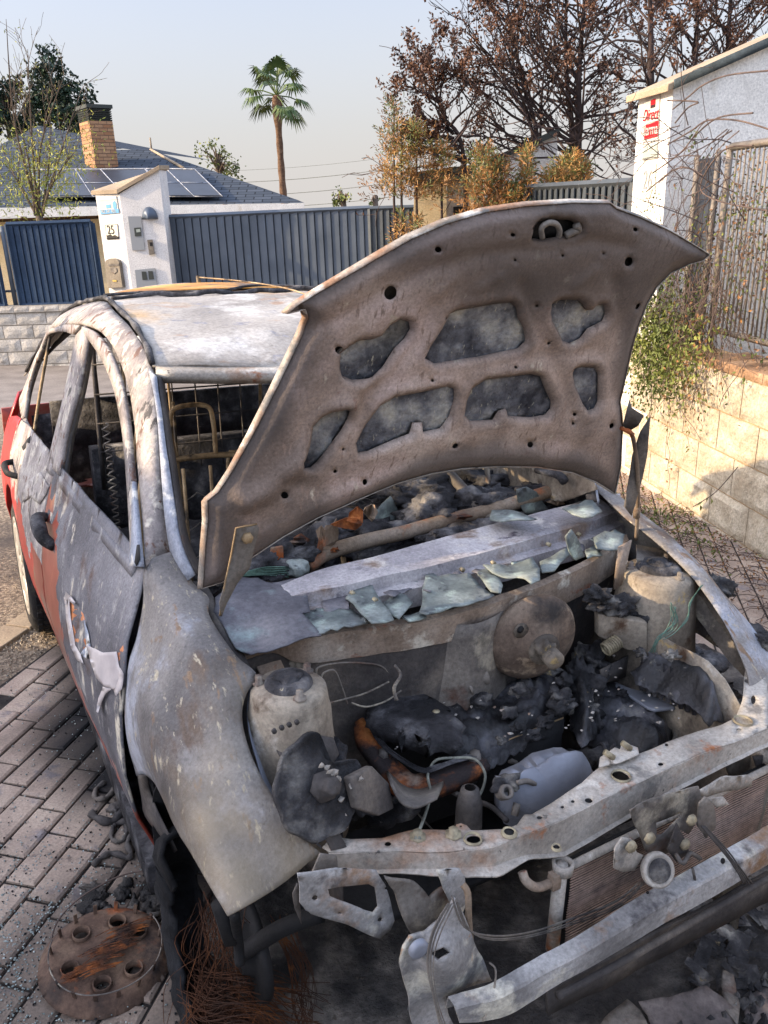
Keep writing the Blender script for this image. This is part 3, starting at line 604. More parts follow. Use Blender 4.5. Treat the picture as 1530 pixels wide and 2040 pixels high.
HG = [(1150, 735), (1165, 731), (1190, 733), (1197, 745), (1196, 800), (1188, 815), (1175, 819), (1165, 805), (1150, 765), (1146, 745)]
HL = [(1065, 475), (1068, 455), (1080, 440), (1100, 435), (1140, 437), (1158, 447), (1160, 458), (1145, 467), (1115, 472), (1085, 478)]
big = [HA, HB, HC, HD, HE, HF, HG, HL]
smh = [(872, 497, 7, 6), (1020, 468, 5, 4), (1250, 521, 8, 10), (778, 583, 11, 15), (1270, 610, 4, 7), (674, 697, 9, 8), (565, 985, 9, 7), (909, 889, 6, 6), (728, 961, 5, 6), (1060, 887, 6, 6), (1218, 848, 5, 6), (1267, 457, 5, 4),
       (1147, 826, 3.5, 3.5), (1143, 844, 3.5, 3), (1025, 518, 3, 3), (1118, 509, 3, 3), (1200, 505, 2.5, 2.5), (1068, 609, 3, 3), (886, 634, 3, 3), (1025, 731, 3, 3), (861, 758, 3, 3), (666, 938, 4, 4), (1094, 684, 3, 3), (682, 894, 3, 3), (830, 968, 3, 3)]
small = [circ((x, y), a, 10 if a < 5 else 16, b, .5) for x, y, a, b in smh]
CRS = [([(745, 715), (715, 770), (665, 840), (600, 915), (530, 975), (480, 1000)], .024, .024), ([(630, 655), (700, 620), (760, 580), (850, 535), (950, 508), (1060, 492), (1180, 478), (1260, 490)], .020, -.010),
       ([(700, 790), (770, 765), (860, 742), (960, 722), (1060, 708), (1130, 700), (1200, 700)], .022, -.008), ([(1040, 570), (1062, 640), (1090, 700), (1125, 760), (1150, 850), (1165, 900)], .020, -.009),
       ([(860, 610), (835, 660), (800, 720), (740, 780), (700, 850)], .020, -.008), ([(925, 760), (915, 830), (905, 870)], .018, -.007), ([(560, 960), (640, 975), (760, 935), (880, 905), (1000, 880), (1120, 885), (1200, 905)], .024, -.010),
       ([(870, 585), (905, 548)], .010, .007), ([(955, 573), (1000, 545)], .010, .007), ([(1140, 572), (1190, 530)], .010, .007), ([(735, 655), (780, 610)], .012, .006), ([(1225, 560), (1235, 640), (1225, 720), (1228, 800)], .02, -.010), ([(520, 1060), (620, 1010), (720, 965)], .012, .006)]
CRSd = [(np.array(dense(c, 8, False)), w*820, d) for c, w, d in CRS]
bigd = [np.array(dense(h, 6)) for h in big]; outd = np.array(dense(OUT, 6))
def mind(A, x, y): return float(np.sqrt(np.min((A[:, 0]-x)**2+(A[:, 1]-y)**2)))
def hmap(x, y, extra=0, relief=True):
    p = PS(x, y, hs); b = 0
    if relief:
        de = mind(outd, x, y); b += .022*(1-sm(0, 26, de))-.004*sm(26, 60, de)
        dh = min(mind(h, x, y) for h in bigd); b += .013*(1-sm(0, 9, dh))-.003*math.exp(-((dh-12)/4)**2)
        for A, w, d in CRSd: b -= d*math.exp(-(mind(A, x, y)/w)**2)
        b += nz(p, 5)*.004+nz(p, 18)*.0012
    return (p[0], p[1]+b+extra, p[2]+.3*(b+extra)) if False else (p[0], p[1]+b+extra, p[2])
hood = bpy.data.objects.new('hood', None); link(hood); hood.parent = car
V, Fc, _ = cutsheet(OUT, big+small, 9, 6)
ho = mk('inner_panel', [hmap(*v) for v in V], Fc, M['hood'], hood, sol=.0025, off=0); face_to(ho, (0, -1, 0))
dd = {}
def sfn(co, A=[tuple(v) for v in V]):
    i = sfn.i; sfn.i += 1; x, y = A[i]; de = mind(outd, x, y)
    n = nz(co, 6)*.5+nz(co, 15)*.25
    s = .8*(1-sm(10, 60, de+n*70))
    s = max(s, .75*sm(640, 470, y+n*90-(x-600)*.12), .30*(1-sm(0, 24, min(mind(h, x, y) for h in bigd)+n*30)), .8*sm(520, 430, x+n*60), .8*sm(1010, 1090, y+n*60))
    return s
sfn.i = 0
soot_attr(ho, sfn)
V, Fc, _ = cutsheet([(x+(6 if 600 < x < 625 and y > 612 else 0), y) for x, y in OUT], [], 26, 8)
sk = mk('outer_skin', [hmap(v[0], v[1], .040+.012*sm(0, 200, mind(outd, *v)), False) for v in V], Fc, M['hoodskin'], hood, sol=.003, off=0); face_to(sk, (0, -1, 0))
# hemmed edge all round
hd1 = dense(OUT, 10); e1 = [hmap(x, y, -.004) for x, y in hd1]; e2 = [hmap(x, y, .038, False) for x, y in hd1]
ctr = np.array(PS(900, 720, hs)); e3 = []
for a in e2:
    v = np.array(a)-ctr; v[1] = 0; v /= np.linalg.norm(v)+1e-9; e3.append(tuple(np.array(a)+v*.008+np.array([0, -.006, 0])))
mk('hemmed_edge', *grid([e1+[e1[0]], e3+[e3[0]], e2+[e2[0]]]), M['light'], hood, sol=.002)
# insulation felt seen through the cut-outs
def swell(c, k): cx = sum(p[0] for p in c)/len(c); cy = sum(p[1] for p in c)/len(c); return [(cx+(x-cx)*k, cy+(y-cy)*k) for x, y in c]
for i, h_ in enumerate(big[:7]):
    V, Fc, _ = cutsheet(swell(h_, 1.12), [], 8, 8)
    fo = mk('insulation', [(lambda p: (p[0], p[1]+nz(p, 60)*.004+nz(p, 25)*.004, p[2]))(hmap(v[0], v[1], .019, False)) for v in V], Fc, M['felt'], hood, sol=.003, off=1); face_to(fo, (0, -1, 0))
# latch striker loop in its recess
lp = [hmap(x, y, -.004, False) for x, y in [(1078, 474), (1076, 455), (1090, 444), (1106, 447), (1112, 460), (1110, 472)]]
mb = MB(); mb.tube(lp, .006, 8); mb.tube([hmap(x, y, .004, False) for x, y in [(1128, 470), (1143, 462), (1155, 458), (1150, 447)]], .008, 8); mb.obj('striker', M['steel'], hood)
pb = cutsheet(swell(HL, 1.1), [], 12, 10); mk('striker_recess', [hmap(v[0], v[1], .028, False) for v in pb[0]], pb[1], M['soot'], hood, sol=.002)
# hinge plates
def hb(x, y): return hmap(x, y, -.035, False)
pl = plate('hinge', [(459, 1042), (500, 1034), (504, 1042), (496, 1075), (487, 1118), (462, 1150), (440, 1190), (430, 1216), (426, 1190), (444, 1130), (452, 1085)], M['hoodskin'], hood, .003, m=hb)
mb = MB(); mb.tube([hb(*q) for q in [(500, 1034), (459, 1042), (450, 1095), (436, 1160), (428, 1214)]], .0022, 6, smooth=False)  # lit edge of the hinge plate, painted as a pale tube
mb.lathe([(0, .012), (.011, .012), (.013, .006), (.013, 0)], 6, Matrix.Translation(hb(480, 1060))@Matrix.Rotation(PI/2, 4, 'X')); mb.obj('hinge_lit_edge', M['seatm'], pl)
hb2 = lambda x, y: hmap(x, y, -.03, False)
plate('hinge', [(1243, 905), (1258, 858), (1278, 826), (1272, 900), (1264, 945), (1252, 990), (1242, 1022), (1228, 1004), (1236, 955)], M['steel'], hood, .003, m=hb2)
mk('hood_corner', [hmap(x, y, e_, False) for x, y, e_ in [(1248, 795, -.01), (1254, 812, -.01), (1274, 826, -.015), (1266, 846, -.01), (1254, 858, 0), (1246, 850, .01)]], [(0, 1, 2, 3, 4, 5)], M['steel'], hood, sol=.003)
mb = MB(); mb.tube([P(1246, 856, 'y', .20), P(1258, 864, 'y', .19), P(1266, 900, 'y', .20), P(1271, 960, 'y', .22), P(1270, 1030, 'y', .26), P(1267, 1075, 'y', .28)], .0055, 8)
mb.tube([P(1236, 852, 'y', .20), P(1262, 866, 'y', .185)], .005, 8); mb.tube([P(1268, 1010, 'y', .25), P(1268, 1030, 'y', .255)], .010, 8, smooth=False); mb.obj('prop_rod', M['rusty'], car)
# ================================================================== COWL, BULKHEAD, ENGINE BAY
# left front fender mirrored from the right one
def mirg(rows): return [[(-p[0], p[1], p[2]) for p in r] for r in rows]
fr2 = coons(arch, inner_s, rear, front, 50, 30, fb)
lf = mk('front_fender', *grid(rough(mirg(fr2), .004, 6)), [M['fender'], M['soot']], car, sol=.004, off=-1)
# inner upper rail on both sides
def rail(s):
    A = [(s*.60, .50, .93), (s*.605, .25, .885), (s*.60, .02, .80), (s*.575, -.12, .72), (s*.56, -.2, .66)]
    B = [(s*.655, .50, .90), (s*.66, .25, .85), (s*.65, .02, .765), (s*.62, -.12, .68), (s*.60, -.2, .63)]
    return A, B
A, B = rail(1)
r1 = PZ([(1268, 1085, .885), (1335, 1100, .86), (1395, 1148, .82), (1440, 1192, .78), (1490, 1255, .72), (1530, 1300, .68)])
r2 = PZ([(1268, 1115, .885), (1330, 1130, .85), (1385, 1180, .80), (1420, 1225, .75), (1462, 1280, .70), (1492, 1312, .66)])
r3 = [(p[0]-.004, p[1], p[2]-.055) for p in r2]
rl = mk('inner_rail', *grid(rough([[tuple(x) for x in resample(q, 30)] for q in (r1, r2, r3)], .004, 12)), M['steel'], car, sol=.003, smooth=False)
A, B = rail(-1)
mk('inner_rail', *grid([[tuple(x) for x in resample(q, 24)] for q in (A, [(p[0]+.03, p[1], p[2]-.005) for p in A], [(p[0]+.03, p[1], p[2]-.08) for p in A])]), M['dark'], car, sol=.003)
# flange inside the right fender
ribbon('inner_rail', PZ([(500, 1350, .86), (492, 1420, .82), (505, 1500, .77), (540, 1590, .71), (600, 1660, .65)]), PZ([(530, 1380, .78), (528, 1450, .72), (545, 1530, .67), (575, 1610, .62), (640, 1690, .58)]), M['alu'], 24, .003, am=.002)
# scuttle tray: lip with its drop, left ash sheet, windscreen lower beam
lip = PZ([(470, 1318, .86), (540, 1290, .862), (600, 1274, .864), (700, 1258, .866), (860, 1235, .87), (1000, 1196, .872), (1130, 1146, .875), (1200, 1108, .88), (1252, 1076, .885)])
lip2 = [(p[0], p[1]-.004, p[2]-.004) for p in lip]
lipb = [P(a, b, 'y', lip[i][1]+.012) for i, (a, b) in enumerate([(470, 1322), (540, 1300), (600, 1320), (700, 1310), (860, 1285), (1000, 1246), (1130, 1200), (1200, 1158), (1245, 1125)])]
lipa = PZ([(470, 1305, .865), (540, 1278, .867), (600, 1262, .869), (700, 1247, .872), (860, 1224, .876), (1000, 1184, .878), (1130, 1134, .881), (1200, 1096, .886), (1248, 1064, .89)])
mk('cowl_lip', *grid(rough([[tuple(x) for x in resample(q, 70)] for q in (lipa, lip, lipb)], .0035, 16)), M['cowl'], car, sol=.003, smooth=False)
tray = [[(p[0], p[1]+.02, p[2]-.02) for p in resample(lip, 40)], [(p[0], p[1]+.05, p[2]-.07) for p in resample(lip, 40)], [(p[0], p[1]+.16, p[2]-.08) for p in resample(lip, 40)], [(p[0], p[1]+.2, p[2]+.03) for p in resample(lip, 40)]]
mk('scuttle_tray', *grid(rough(tray, .005, 9)), M['dark'], car, sol=.003)
bm0 = PZ([(560, 1168, .925), (640, 1135, .93), (760, 1105, .935), (880, 1073, .94), (1000, 1040, .94), (1100, 1015, .94), (1190, 990, .94), (1235, 985, .935)])
bm1 = PZ([(575, 1190, .915), (660, 1172, .92), (780, 1145, .922), (900, 1118, .925), (1010, 1088, .925), (1110, 1060, .925), (1190, 1035, .925), (1240, 1012, .92)])
bm2 = [(p[0]+.0, p[1]-.004, p[2]-.03) for p in bm1]; bm3 = [(p[0], p[1]-.03, p[2]-.036) for p in bm1]; bm4 = [(p[0], p[1]-.034, p[2]-.085) for p in bm1]
mk('windscreen_lower_beam', *grid(rough([[tuple(x) for x in resample(q, 60)] for q in ([(p[0], p[1]+.004, p[2]-.05) for p in bm0], bm0, bm1, bm2, bm3, bm4)], .004, 10)), M['beamash'], car, sol=.003, smooth=False)
mb = MB()
for a, b in [(700, 1180), (745, 1193), (918, 1133), (980, 1120), (1090, 1083), (1150, 1063)]:
    p = P(a, b, 'y', P(a, b, 'z', .905)[1]); mb.lathe([(.006, 0), (.006, .012), (0, .012)], 8, Matrix.Translation(p)@Matrix.Rotation(PI/2, 4, 'X'))
each(mb, 'beam_stud', M['bolt'], car)
# bulkhead under the lip
bk = []
for t in np.linspace(0, 1, 40):
    p = np.array(lip[0])*(1-t)+np.array(lip[-1])*t; q = resample(lip, 40)[int(round(t*39))]
    bk.append(q)
rows = [[(q[0], q[1]+.015+.03*k, .85-.5*k+.0) for q in bk] for k in np.linspace(0, 1, 16)]
mk('bulkhead', *grid(rough(rows, .012, 5)), M['dark'], car, sol=.003)
mk('bulkhead_mat', *[(lambda g: g)(grid([[(q[0]*.35+.02, q[1]-.012, .84-.3*k) for q in bk[8:30]] for k in np.linspace(0, 1, 8)]))][0], M['steel'], car, sol=.003)
# lower scuttle wall piece, right hand
mk('cowl_side', [P(*a) for a in [(500, 1310, 'y', .27), (600, 1282, 'y', .29), (600, 1345, 'y', .27), (570, 1350, 'y', .24), (520, 1345, 'y', .2)]], [(0, 1, 2, 3, 4)], M['cowl'], car, sol=.004)
# strut towers
def tower(c, rt, rb, h, mt, nm='strut_tower'):
    t = bpy.data.objects.new(nm, None); link(t); t.parent = car; t.location = c
    mb = MB(); mb.lathe([(.03, -.004), (rt*.55, 0), (rt*.86, -.004), (rt*.97, -.012), (rt, -.03), (rt*1.03, -.05), (rt*1.06, -.056), (rt*1.1, -.10), (rb, -h)], 48)
    o = mb.obj('dome', M[mt], t, sol=.004)
    for v in o.data.vertices: n = nz(v.co, 9, c[0]*9)*.008; v.co.x += n; v.co.y += n*.7
    mb = MB(); mb.lathe([(rt*.28, .006), (rt*.34, .016), (rt*.52, .014), (rt*.62, .006), (rt*.64, -.004)], 32)
    lump(mb, (0, 0, .012), (rt*.34, rt*.34, .014), c[0]*7, .4); mb.obj('strut_mount', M['char'], t)
    mb = MB()
    for k in range(3): a = .5+2*PI*k/3; mb.lathe([(.014, 0), (.014, .004), (.008, .005), (.008, .018), (0, .018)], 6, Matrix.Translation((rt*.78*math.cos(a), rt*.78*math.sin(a), -.002)))
    each(mb, 'stud', M['steel'], t)
    return t
sc = P(575, 1362, 'z', .875); tR = tower(sc, .077, .118, .34, 'strut')
lc = P(1312, 1132, 'z', .865); tL = tower(lc, .098, .14, .40, 'strut')
mb = MB()
for a, b in [(545, 1455), (560, 1448), (575, 1442), (590, 1437)]: p = P(a, b, 'y', sc[1]-.09); mb.lathe([(.005, 0), (.005, .006), (0, .006)], 8, Matrix.Translation(p)@Matrix.Rotation(PI/2, 4, 'X'))
each(mb, 'spot_weld', M['dark'], car)
mk('tower_brace', [P(*a) for a in [(1232, 1090, 'y', .2), (1258, 1075, 'y', .2), (1238, 1165, 'y', .18), (1222, 1175, 'y', .18)]], [(0, 1, 2, 3)], M['cowl'], car, sol=.005)
# apron sheets beside the towers
apr = PZ([(630, 1400, .80), (645, 1450, .72), (650, 1480, .65)])
mk('inner_apron', *grid([[(-.50, y, z) for y in np.linspace(-.12, .3, 12)] for z in (.62, .55, .45, .40)]), M['dark'], car, sol=.004)
rows = [[(.50+.06*(z-.2), y, z-.12*sm(-.1, -.3, y)) for y in np.linspace(-.32, .3, 12)] for z in (.72, .6, .45, .32, .2)]
mk('inner_apron', *grid(rough(rows, .01, 7)), M['strut'], car, sol=.004)
# brake servo
M['servo'] = mat('scorched_servo', [(.3, '4b4039'), (.5, '6e5f53'), (.7, '8b7c6d')], 9, 10, .75, .1, .5, 80, layers=[('a18f7a', 12, .58, .64, (1, 1, 1), 2), ('33302f', 5, .52, .66, (1, 1, 1), 3)])
bc = P(1062, 1270, 'y', .15)
mb = MB(); MX = Matrix.Translation(bc)@Matrix.Rotation(R(96), 4, 'X')@Matrix.Rotation(R(-8), 4, 'Y')
mb.lathe([(0, .055), (.04, .052), (.06, .035), (.09, .03), (.112, .018), (.118, .006), (.121, 0), (.119, -.01), (.105, -.03), (.08, -.08)], 48, MX); o = mb.obj('brake_servo', M['servo'], car)
mb = MB(); mb.lathe([(.042, .05), (.042, .06), (.030, .064), (.024, .066), (.024, .11), (.018, .115), (0, .115)], 24, MX)
lump(mb, P(1085, 1290, 'y', .085), (.026, .026, .024), 4, .5); mb.lathe([(.02, .03), (.02, .035), (0, .035)], 16, MX@Matrix.Translation((-.06, .05, 0))); mb.obj('master_cylinder', M['strut'], o)
mb = MB(); mb.lathe([(.010, 0), (0, 0)], 16, Matrix.Translation(P(1037, 1254, 'y', .118))@Matrix.Rotation(PI/2, 4, 'X')); mb.obj('servo_port', M['soot'], o, sol=.002)
# brake pipes looping on the bulkhead
def Y(L, y=.2): return [P(a, b, 'y', y) for a, b in L]
mb = MB()
for L, y_ in [([(642, 1460), (632, 1400), (630, 1345), (638, 1328), (690, 1320), (750, 1324), (772, 1338), (780, 1356)], .20), ([(652, 1452), (640, 1395), (640, 1350), (652, 1337), (668, 1338), (682, 1372), (692, 1402)], .19), ([(650, 1402), (690, 1392), (730, 1380), (775, 1358)], .188), ([(700, 1400), (730, 1408), (770, 1396), (800, 1375)], .17)]: mb.tube(Y(L, y_), .0024, 6, k=8)
mb.obj('brake_pipe', M['steel'], car)
# engine bay floor darkness: undertray, engine block
mb = MB(); mb.box((.05, .16, .2), (.9, .3, .02)); mb.obj('undertray', M['soot'], car)
eng = bpy.data.objects.new('engine', None); link(eng); eng.parent = car
def Z(a, b, z): return P(a, b, 'z', z)
mb = MB()
c0 = Z(900, 1440, .50); mb.box((c0[0], c0[1]+.03, .40), (.46, .20, .28)); mb.obj('block', M['soot'], eng, bev=.012)
# front edge plate of the block with the bright weld line
q = [Z(955, 1497, .56), Z(1122, 1430, .58)]; q2 = [P(965, 1530, 'y', q[0][1]), P(1130, 1500, 'y', q[1][1])]; q3 = [(p[0], p[1], p[2]-.15) for p in q]
mk('cover_plate', [q[0], q[1], q3[1], q3[0]], [(0, 1, 2, 3)], M['soot'], eng, sol=.004)
mb = MB(); mb.tube(q, .0025, 5, smooth=False); mb.obj('plate_edge', M['seatm'], eng)
# charred top cover lumps
mb = MB(); rnd = random.Random(3)
lump(mb, Z(960, 1410, .52), (.16, .09, .035), 2, .2, 6, 4)
mb.obj('melted_cover', M['char'], eng)
def goo(name, poly, z, mt, par, amp=.03, seed=0, tilt=(0, 0), step=6):
    V, Fc, _ = cutsheet(poly, [], step, step); A = np.array(dense(poly, 5)); V3 = []; cx = sum(p[0] for p in poly)/len(poly); cy = sum(p[1] for p in poly)/len(poly)
    for x, y in V:
        p = Z(x, y, z); q = Vector((p[0]*11+seed, p[1]*11, seed)); w_ = noise.noise(q*.8)*1.4
        n1 = noise.noise(q+Vector((w_, w_, 0))); n2 = 1-abs(noise.noise(q*2.6+Vector((w_, 0, 3))))*2; n3 = noise.noise(q*7); n4 = noise.noise(q*16)
        dd_ = sm(0, 26, mind(A, x, y)); h = amp*(n1*.9+n2*.38+n3*.22+n4*.10)-.07*(1-dd_)+(x-cx)*tilt[0]+(y-cy)*tilt[1]
        V3.append((p[0]+n3*.004, p[1]+n2*.005, z+h))
    return mk(name, V3, Fc, M[mt], par, sol=.004)
goo('melted_engine_cover', [(818, 1352), (850, 1325), (890, 1312), (950, 1322), (1010, 1312), (1075, 1302), (1120, 1325), (1142, 1365), (1125, 1408), (1075, 1440), (1010, 1470), (950, 1500), (905, 1505), (880, 1470), (850, 1430), (815, 1405)], .60, 'melt', eng, .036, 3)
mb = MB()
for a, b, z, s in [(1115, 1385, .63, .022), (1125, 1355, .64, .018), (1100, 1330, .65, .02), (1130, 1400, .62, .016), (1000, 1475, .60, .010), (1030, 1450, .62, .012), (960, 1345, .66, .014), (1035, 1375, .655, .016), (1060, 1465, .59, .014), (905, 1330, .64, .013), (1110, 1410, .61, .02), (1085, 1440, .60, .016), (870, 1365, .63, .012)]:
    lump(mb, Z(a, b, z), (s*1.3, s, s*.8), a+b, .8, 9, 3)
each(mb, 'ash_crust', M['ashy'], eng)
# oil filler cover and its ring
V, Fc, _ = cutsheet([(748, 1452), (765, 1430), (800, 1415), (850, 1428), (880, 1450), (905, 1480), (900, 1505), (850, 1510), (800, 1500), (760, 1480)], [], 12, 8)
oc_ = mk('rocker_cover', [(lambda p, d: (p[0], p[1], p[2]+.012*sm(0, 18, d)))(Z(v[0], v[1], .60), mind(np.array([(748, 1452), (765, 1430), (800, 1415), (850, 1428), (880, 1450), (905, 1480), (900, 1505), (850, 1510), (800, 1500), (760, 1480)]), *v)) for v in V], Fc, M['char'], eng, sol=.05, off=-1)
mb = MB(); mb.lathe([(.010, -.01), (.0125, .012), (.020, .014), (.022, .008), (.022, -.01)], 24, Matrix.Translation(Z(798, 1440, .615))); mb.obj('filler_ring', M['steel'], oc_)
for a, b, z in [(802, 1392, .62), (868, 1440, .63)]:
    mb = MB(); mb.lathe([(.011, -.03), (.010, 0), (.007, .004), (.007, .02), (.009, .022), (.009, .032), (0, .034)], 12, Matrix.Translation(Z(a, b, z))); mb.obj('sensor_stub', M['bolt'], eng)
mb = MB(); mb.tube([P(790, 1395, 'y', .06), P(785, 1370, 'y', .07), P(798, 1345, 'y', .08), P(786, 1325, 'y', .09)], lambda t: .006-.002*t, 4); mb.obj('bracket_strip', M['steel'], eng)
# throttle body
tc = Z(945, 1352, .67); mb = MB(); MX = Matrix.Translation(tc)@Matrix.Rotation(R(75), 4, 'Y')@Matrix.Rotation(R(10), 4, 'X')
mb.lathe([(.014, -.030), (.024, -.030), (.026, -.024), (.022, -.020), (.022, .018), (.026, .022), (.026, .032), (.018, .034), (.016, .02)], 24, MX); mb.box((0, -.02, -.025), (.02, .045, .006), MX)
mb.obj('throttle_body', M['steel'], eng)
mb = MB(); lump(mb, Z(960, 1395, .63), (.028, .024, .02), 3, .5, 9); lump(mb, Z(1015, 1420, .62), (.02, .02, .014), 5, .5, 9); mb.obj('melted_cover', M['ashy'], eng)
# rusty engine mount arm
path = [(752, 1405, .615), (733, 1428, .61), (728, 1462, .60), (752, 1500, .59), (785, 1538, .575), (812, 1562, .57), (850, 1562, .57), (905, 1543, .575), (962, 1515, .58)]
A = resample([Z(*p) for p in path], 40); rows = []
for off, dz in ((-.022, -.02), (-.024, 0), (-.012, .006), (.010, .004), (.022, .006), (.024, -.004), (.022, -.026)):
    row = []
    for i, p in enumerate(A):
        t = A[min(i+1, 39)]-A[max(i-1, 0)]; t /= np.linalg.norm(t); n = np.cross((0, 0, 1), t); w_ = 1+.35*math.exp(-((i-26)/6)**2)
        row.append(tuple(p+n*off*w_+np.array([0, 0, dz+nz(p, 30)*.003])))
    rows.append(row)
mount = mk('engine_mount', *grid(rows), M['rust'], eng, sol=.006)
mb = MB(); mb.lathe([(.012, -.006), (.012, .005), (.030, .006), (.034, 0), (.034, -.03)], 28, Matrix.Translation(Z(754, 1408, .62))); mb.obj('mount_eye', M['rust'], mount)
mb = MB(); mb.lathe([(.016, -.01), (.016, .003), (.0125, .004), (.0125, .012), (0, .013)], 6, Matrix.Translation(Z(946, 1507, .592))); mb.lathe([(.013, -.01), (.012, .006), (0, .007)], 6, Matrix.Translation(Z(764, 1500, .598))); each(mb, 'mount_bolt', M['steel'], mount)
V, Fc = grid([[tuple(x) for x in resample([P(780, 1562, 'y', -.16), P(800, 1598, 'y', -.18), P(830, 1608, 'y', -.19), P(870, 1590, 'y', -.18)], 16)], [tuple(x) for x in resample([Z(770, 1535, .57), Z(800, 1562, .565), Z(835, 1572, .565), Z(885, 1556, .57)], 16)]])
mk('mount_gusset', V, Fc, M['steel'], mount, sol=.006)
# wires over the mount
mb = MB(); rnd = random.Random(5)
for k in range(9):
    o_ = (rnd.uniform(-5, 5), rnd.uniform(-5, 5)); mb.tube([Z(730+o_[0], 1430+o_[1]*2, .625), Z(760+o_[0], 1482+o_[1], .61), Z(800+o_[0], 1515+o_[1], .60), Z(840+o_[0], 1535+o_[1], .59), Z(870+o_[0], 1528+o_[1], .60), Z(900+o_[0], 1518+o_[1]*.6, .60), Z(940+o_[0]*2, 1505+o_[1], .60)], .0016, 5)
mb.obj('wiring', M['char'], eng)
mb = MB()
for L in [[(862, 1520, .59), (852, 1545, .59), (858, 1580, .60), (848, 1620, .61), (835, 1655, .655), (832, 1664, .66)], [(900, 1510, .60), (945, 1512, .605), (966, 1540, .60), (962, 1570, .58), (948, 1597, .57)], [(862, 1520, .59), (875, 1512, .60), (900, 1510, .60)]]: mb.tube([Z(*p) for p in L], .0033, 6)
mb.tube([Z(832, 1664, .66), Z(832, 1672, .662)], .007, 8, smooth=False); mb.obj('earth_cable', M['cable'], eng)
mb = MB(); mb.tube([Z(890, 1570, .55), Z(930, 1592, .54), Z(975, 1605, .54), Z(1010, 1635, .55)], .006, 8); mb.obj('hose', M['dark'], eng)
# pulley disc / alternator at the right
pc = P(640, 1566, 'y', -.16)
MX = Matrix.Translation(pc)@Matrix.Rotation(R(62), 4, 'X')@Matrix.Rotation(R(14), 4, 'Y')
mb = MB(); n = 60; V = []; Fc = []
for j, (rr_, zz) in enumerate([(.02, .004), (.045, .002), (.06, -.004), (.085, -.008), (.092, -.002), (.094, -.010)]):
    for i in range(n):
        a = 2*PI*i/n; cut = 1 if not (.2 < a < 1.35) else max(.45, 1-.5*math.sin((a-.2)/1.15*PI)); k = rr_*cut*(1+.03*math.sin(a*9)) if j > 1 else rr_
        V.append((k*math.cos(a), k*math.sin(a), zz+.003*nz((k*math.cos(a), k*math.sin(a), 0), 60)))
for j in range(5):
    for i in range(n): i2 = (i+1) % n; Fc.append((j*n+i, j*n+i2, (j+1)*n+i2, (j+1)*n+i))
mb.add(V, Fc, 0, MX); pul = mb.obj('pulley_shield', M['ashy'], eng, sol=.005)
mb = MB(); mb.lathe([(.03, .004), (.03, .014), (.019, .016), (.018, .040), (.012, .042), (0, .042)], 6, MX@Matrix.Translation((0, 0, 0))); mb.obj('hub_nut', M['dark'], pul)
mb = MB(); lump(mb, P(690, 1560, 'y', -.10), (.035, .035, .035), 3, .5, 8, 4); lump(mb, P(728, 1590, 'y', -.10), (.03, .03, .035), 8, .4, 8, 4); lump(mb, P(660, 1500, 'y', -.02), (.03, .03, .03), 9, .4, 8, 4)
lump(mb, P(610, 1490, 'y', -.01), (.05, .04, .02), 19, .5, 8, 4); mb.obj('burnt_alternator', M['char'], eng)
mk('alternator_cover', [P(*a) for a in [(690, 1548, 'y', -.17), (735, 1525, 'y', -.15), (768, 1560, 'y', -.14), (778, 1610, 'y', -.16), (748, 1625, 'y', -.18), (705, 1610, 'y', -.19)]], [(0, 1, 2, 3, 4, 5)], M['dark'], eng, sol=.02, bev=.004)
mk('alternator_cover', [P(*a) for a in [(620, 1465, 'y', -.04), (660, 1470, 'y', -.04), (672, 1505, 'y', -.06), (650, 1535, 'y', -.08), (620, 1520, 'y', -.08), (608, 1490, 'y', -.05)]], [(0, 1, 2, 3, 4, 5)], M['dark'], eng, sol=.02, bev=.004)
# pale crumbs
mb = MB(); rnd = random.Random(11)
for k in range(26):
    a, b = rnd.gauss(672, 26), rnd.gauss(1570, 36); lump(mb, P(a, b, 'y', -.17+rnd.uniform(-.01, .02)), (.006, .005, .005), k, .8, 9, 1)
each(mb, 'ash_crumb', M['light'], eng, smooth=False)
# aluminium inlet box at the front
out = [(985, 1560), (1000, 1535), (1035, 1520), (1060, 1500), (1100, 1487), (1118, 1488), (1140, 1515), (1158, 1560), (1120, 1590), (1080, 1610), (1040, 1628), (1010, 1620), (985, 1600)]
V, Fc, _ = cutsheet(out, [], 8, 8); oo = np.array(dense(out, 6))
box = mk('inlet_box', [(lambda p, d: (p[0], p[1]-.03*sm(0, 40, d)+nz(p, 14)*.006, p[2]+.02*sm(0, 50, d)))(P(v[0], v[1], 'y', -.10-.0006*(1560-v[1])*0), mind(oo, *v)) for v in V], Fc, M['alu'], eng, sol=.05, off=-1)
mb = MB(); MX = Matrix.Translation(P(1008, 1578, 'y', -.17))@Matrix.Rotation(R(50), 4, 'X'); mb.lathe([(.008, 0), (.009, .008), (.015, .008), (.016, 0), (.016, -.02)], 20, MX); mb.tube([P(1030, 1560, 'y', -.17), P(1050, 1556, 'y', -.17), P(1065, 1562, 'y', -.165)], .006, 6); mb.tube([P(1030, 1600, 'y', -.17), P(1025, 1625, 'y', -.18)], .008, 6); mb.obj('coolant_neck', M['steel'], box)
mb = MB(); lump(mb, P(1010, 1560, 'y', -.15), (.03, .02, .016), 2, .6, 9, 3); mb.obj('ash_crust', M['ashy'], box)
mb = MB(); mb.lathe([(.012, .04), (.02, .035), (.028, 0), (.03, -.06)], 20, Matrix.Translation(P(935, 1600, 'y', -.12))); mb.obj('filler_bottle', M['dark'], eng)
rnd = random.Random(17)
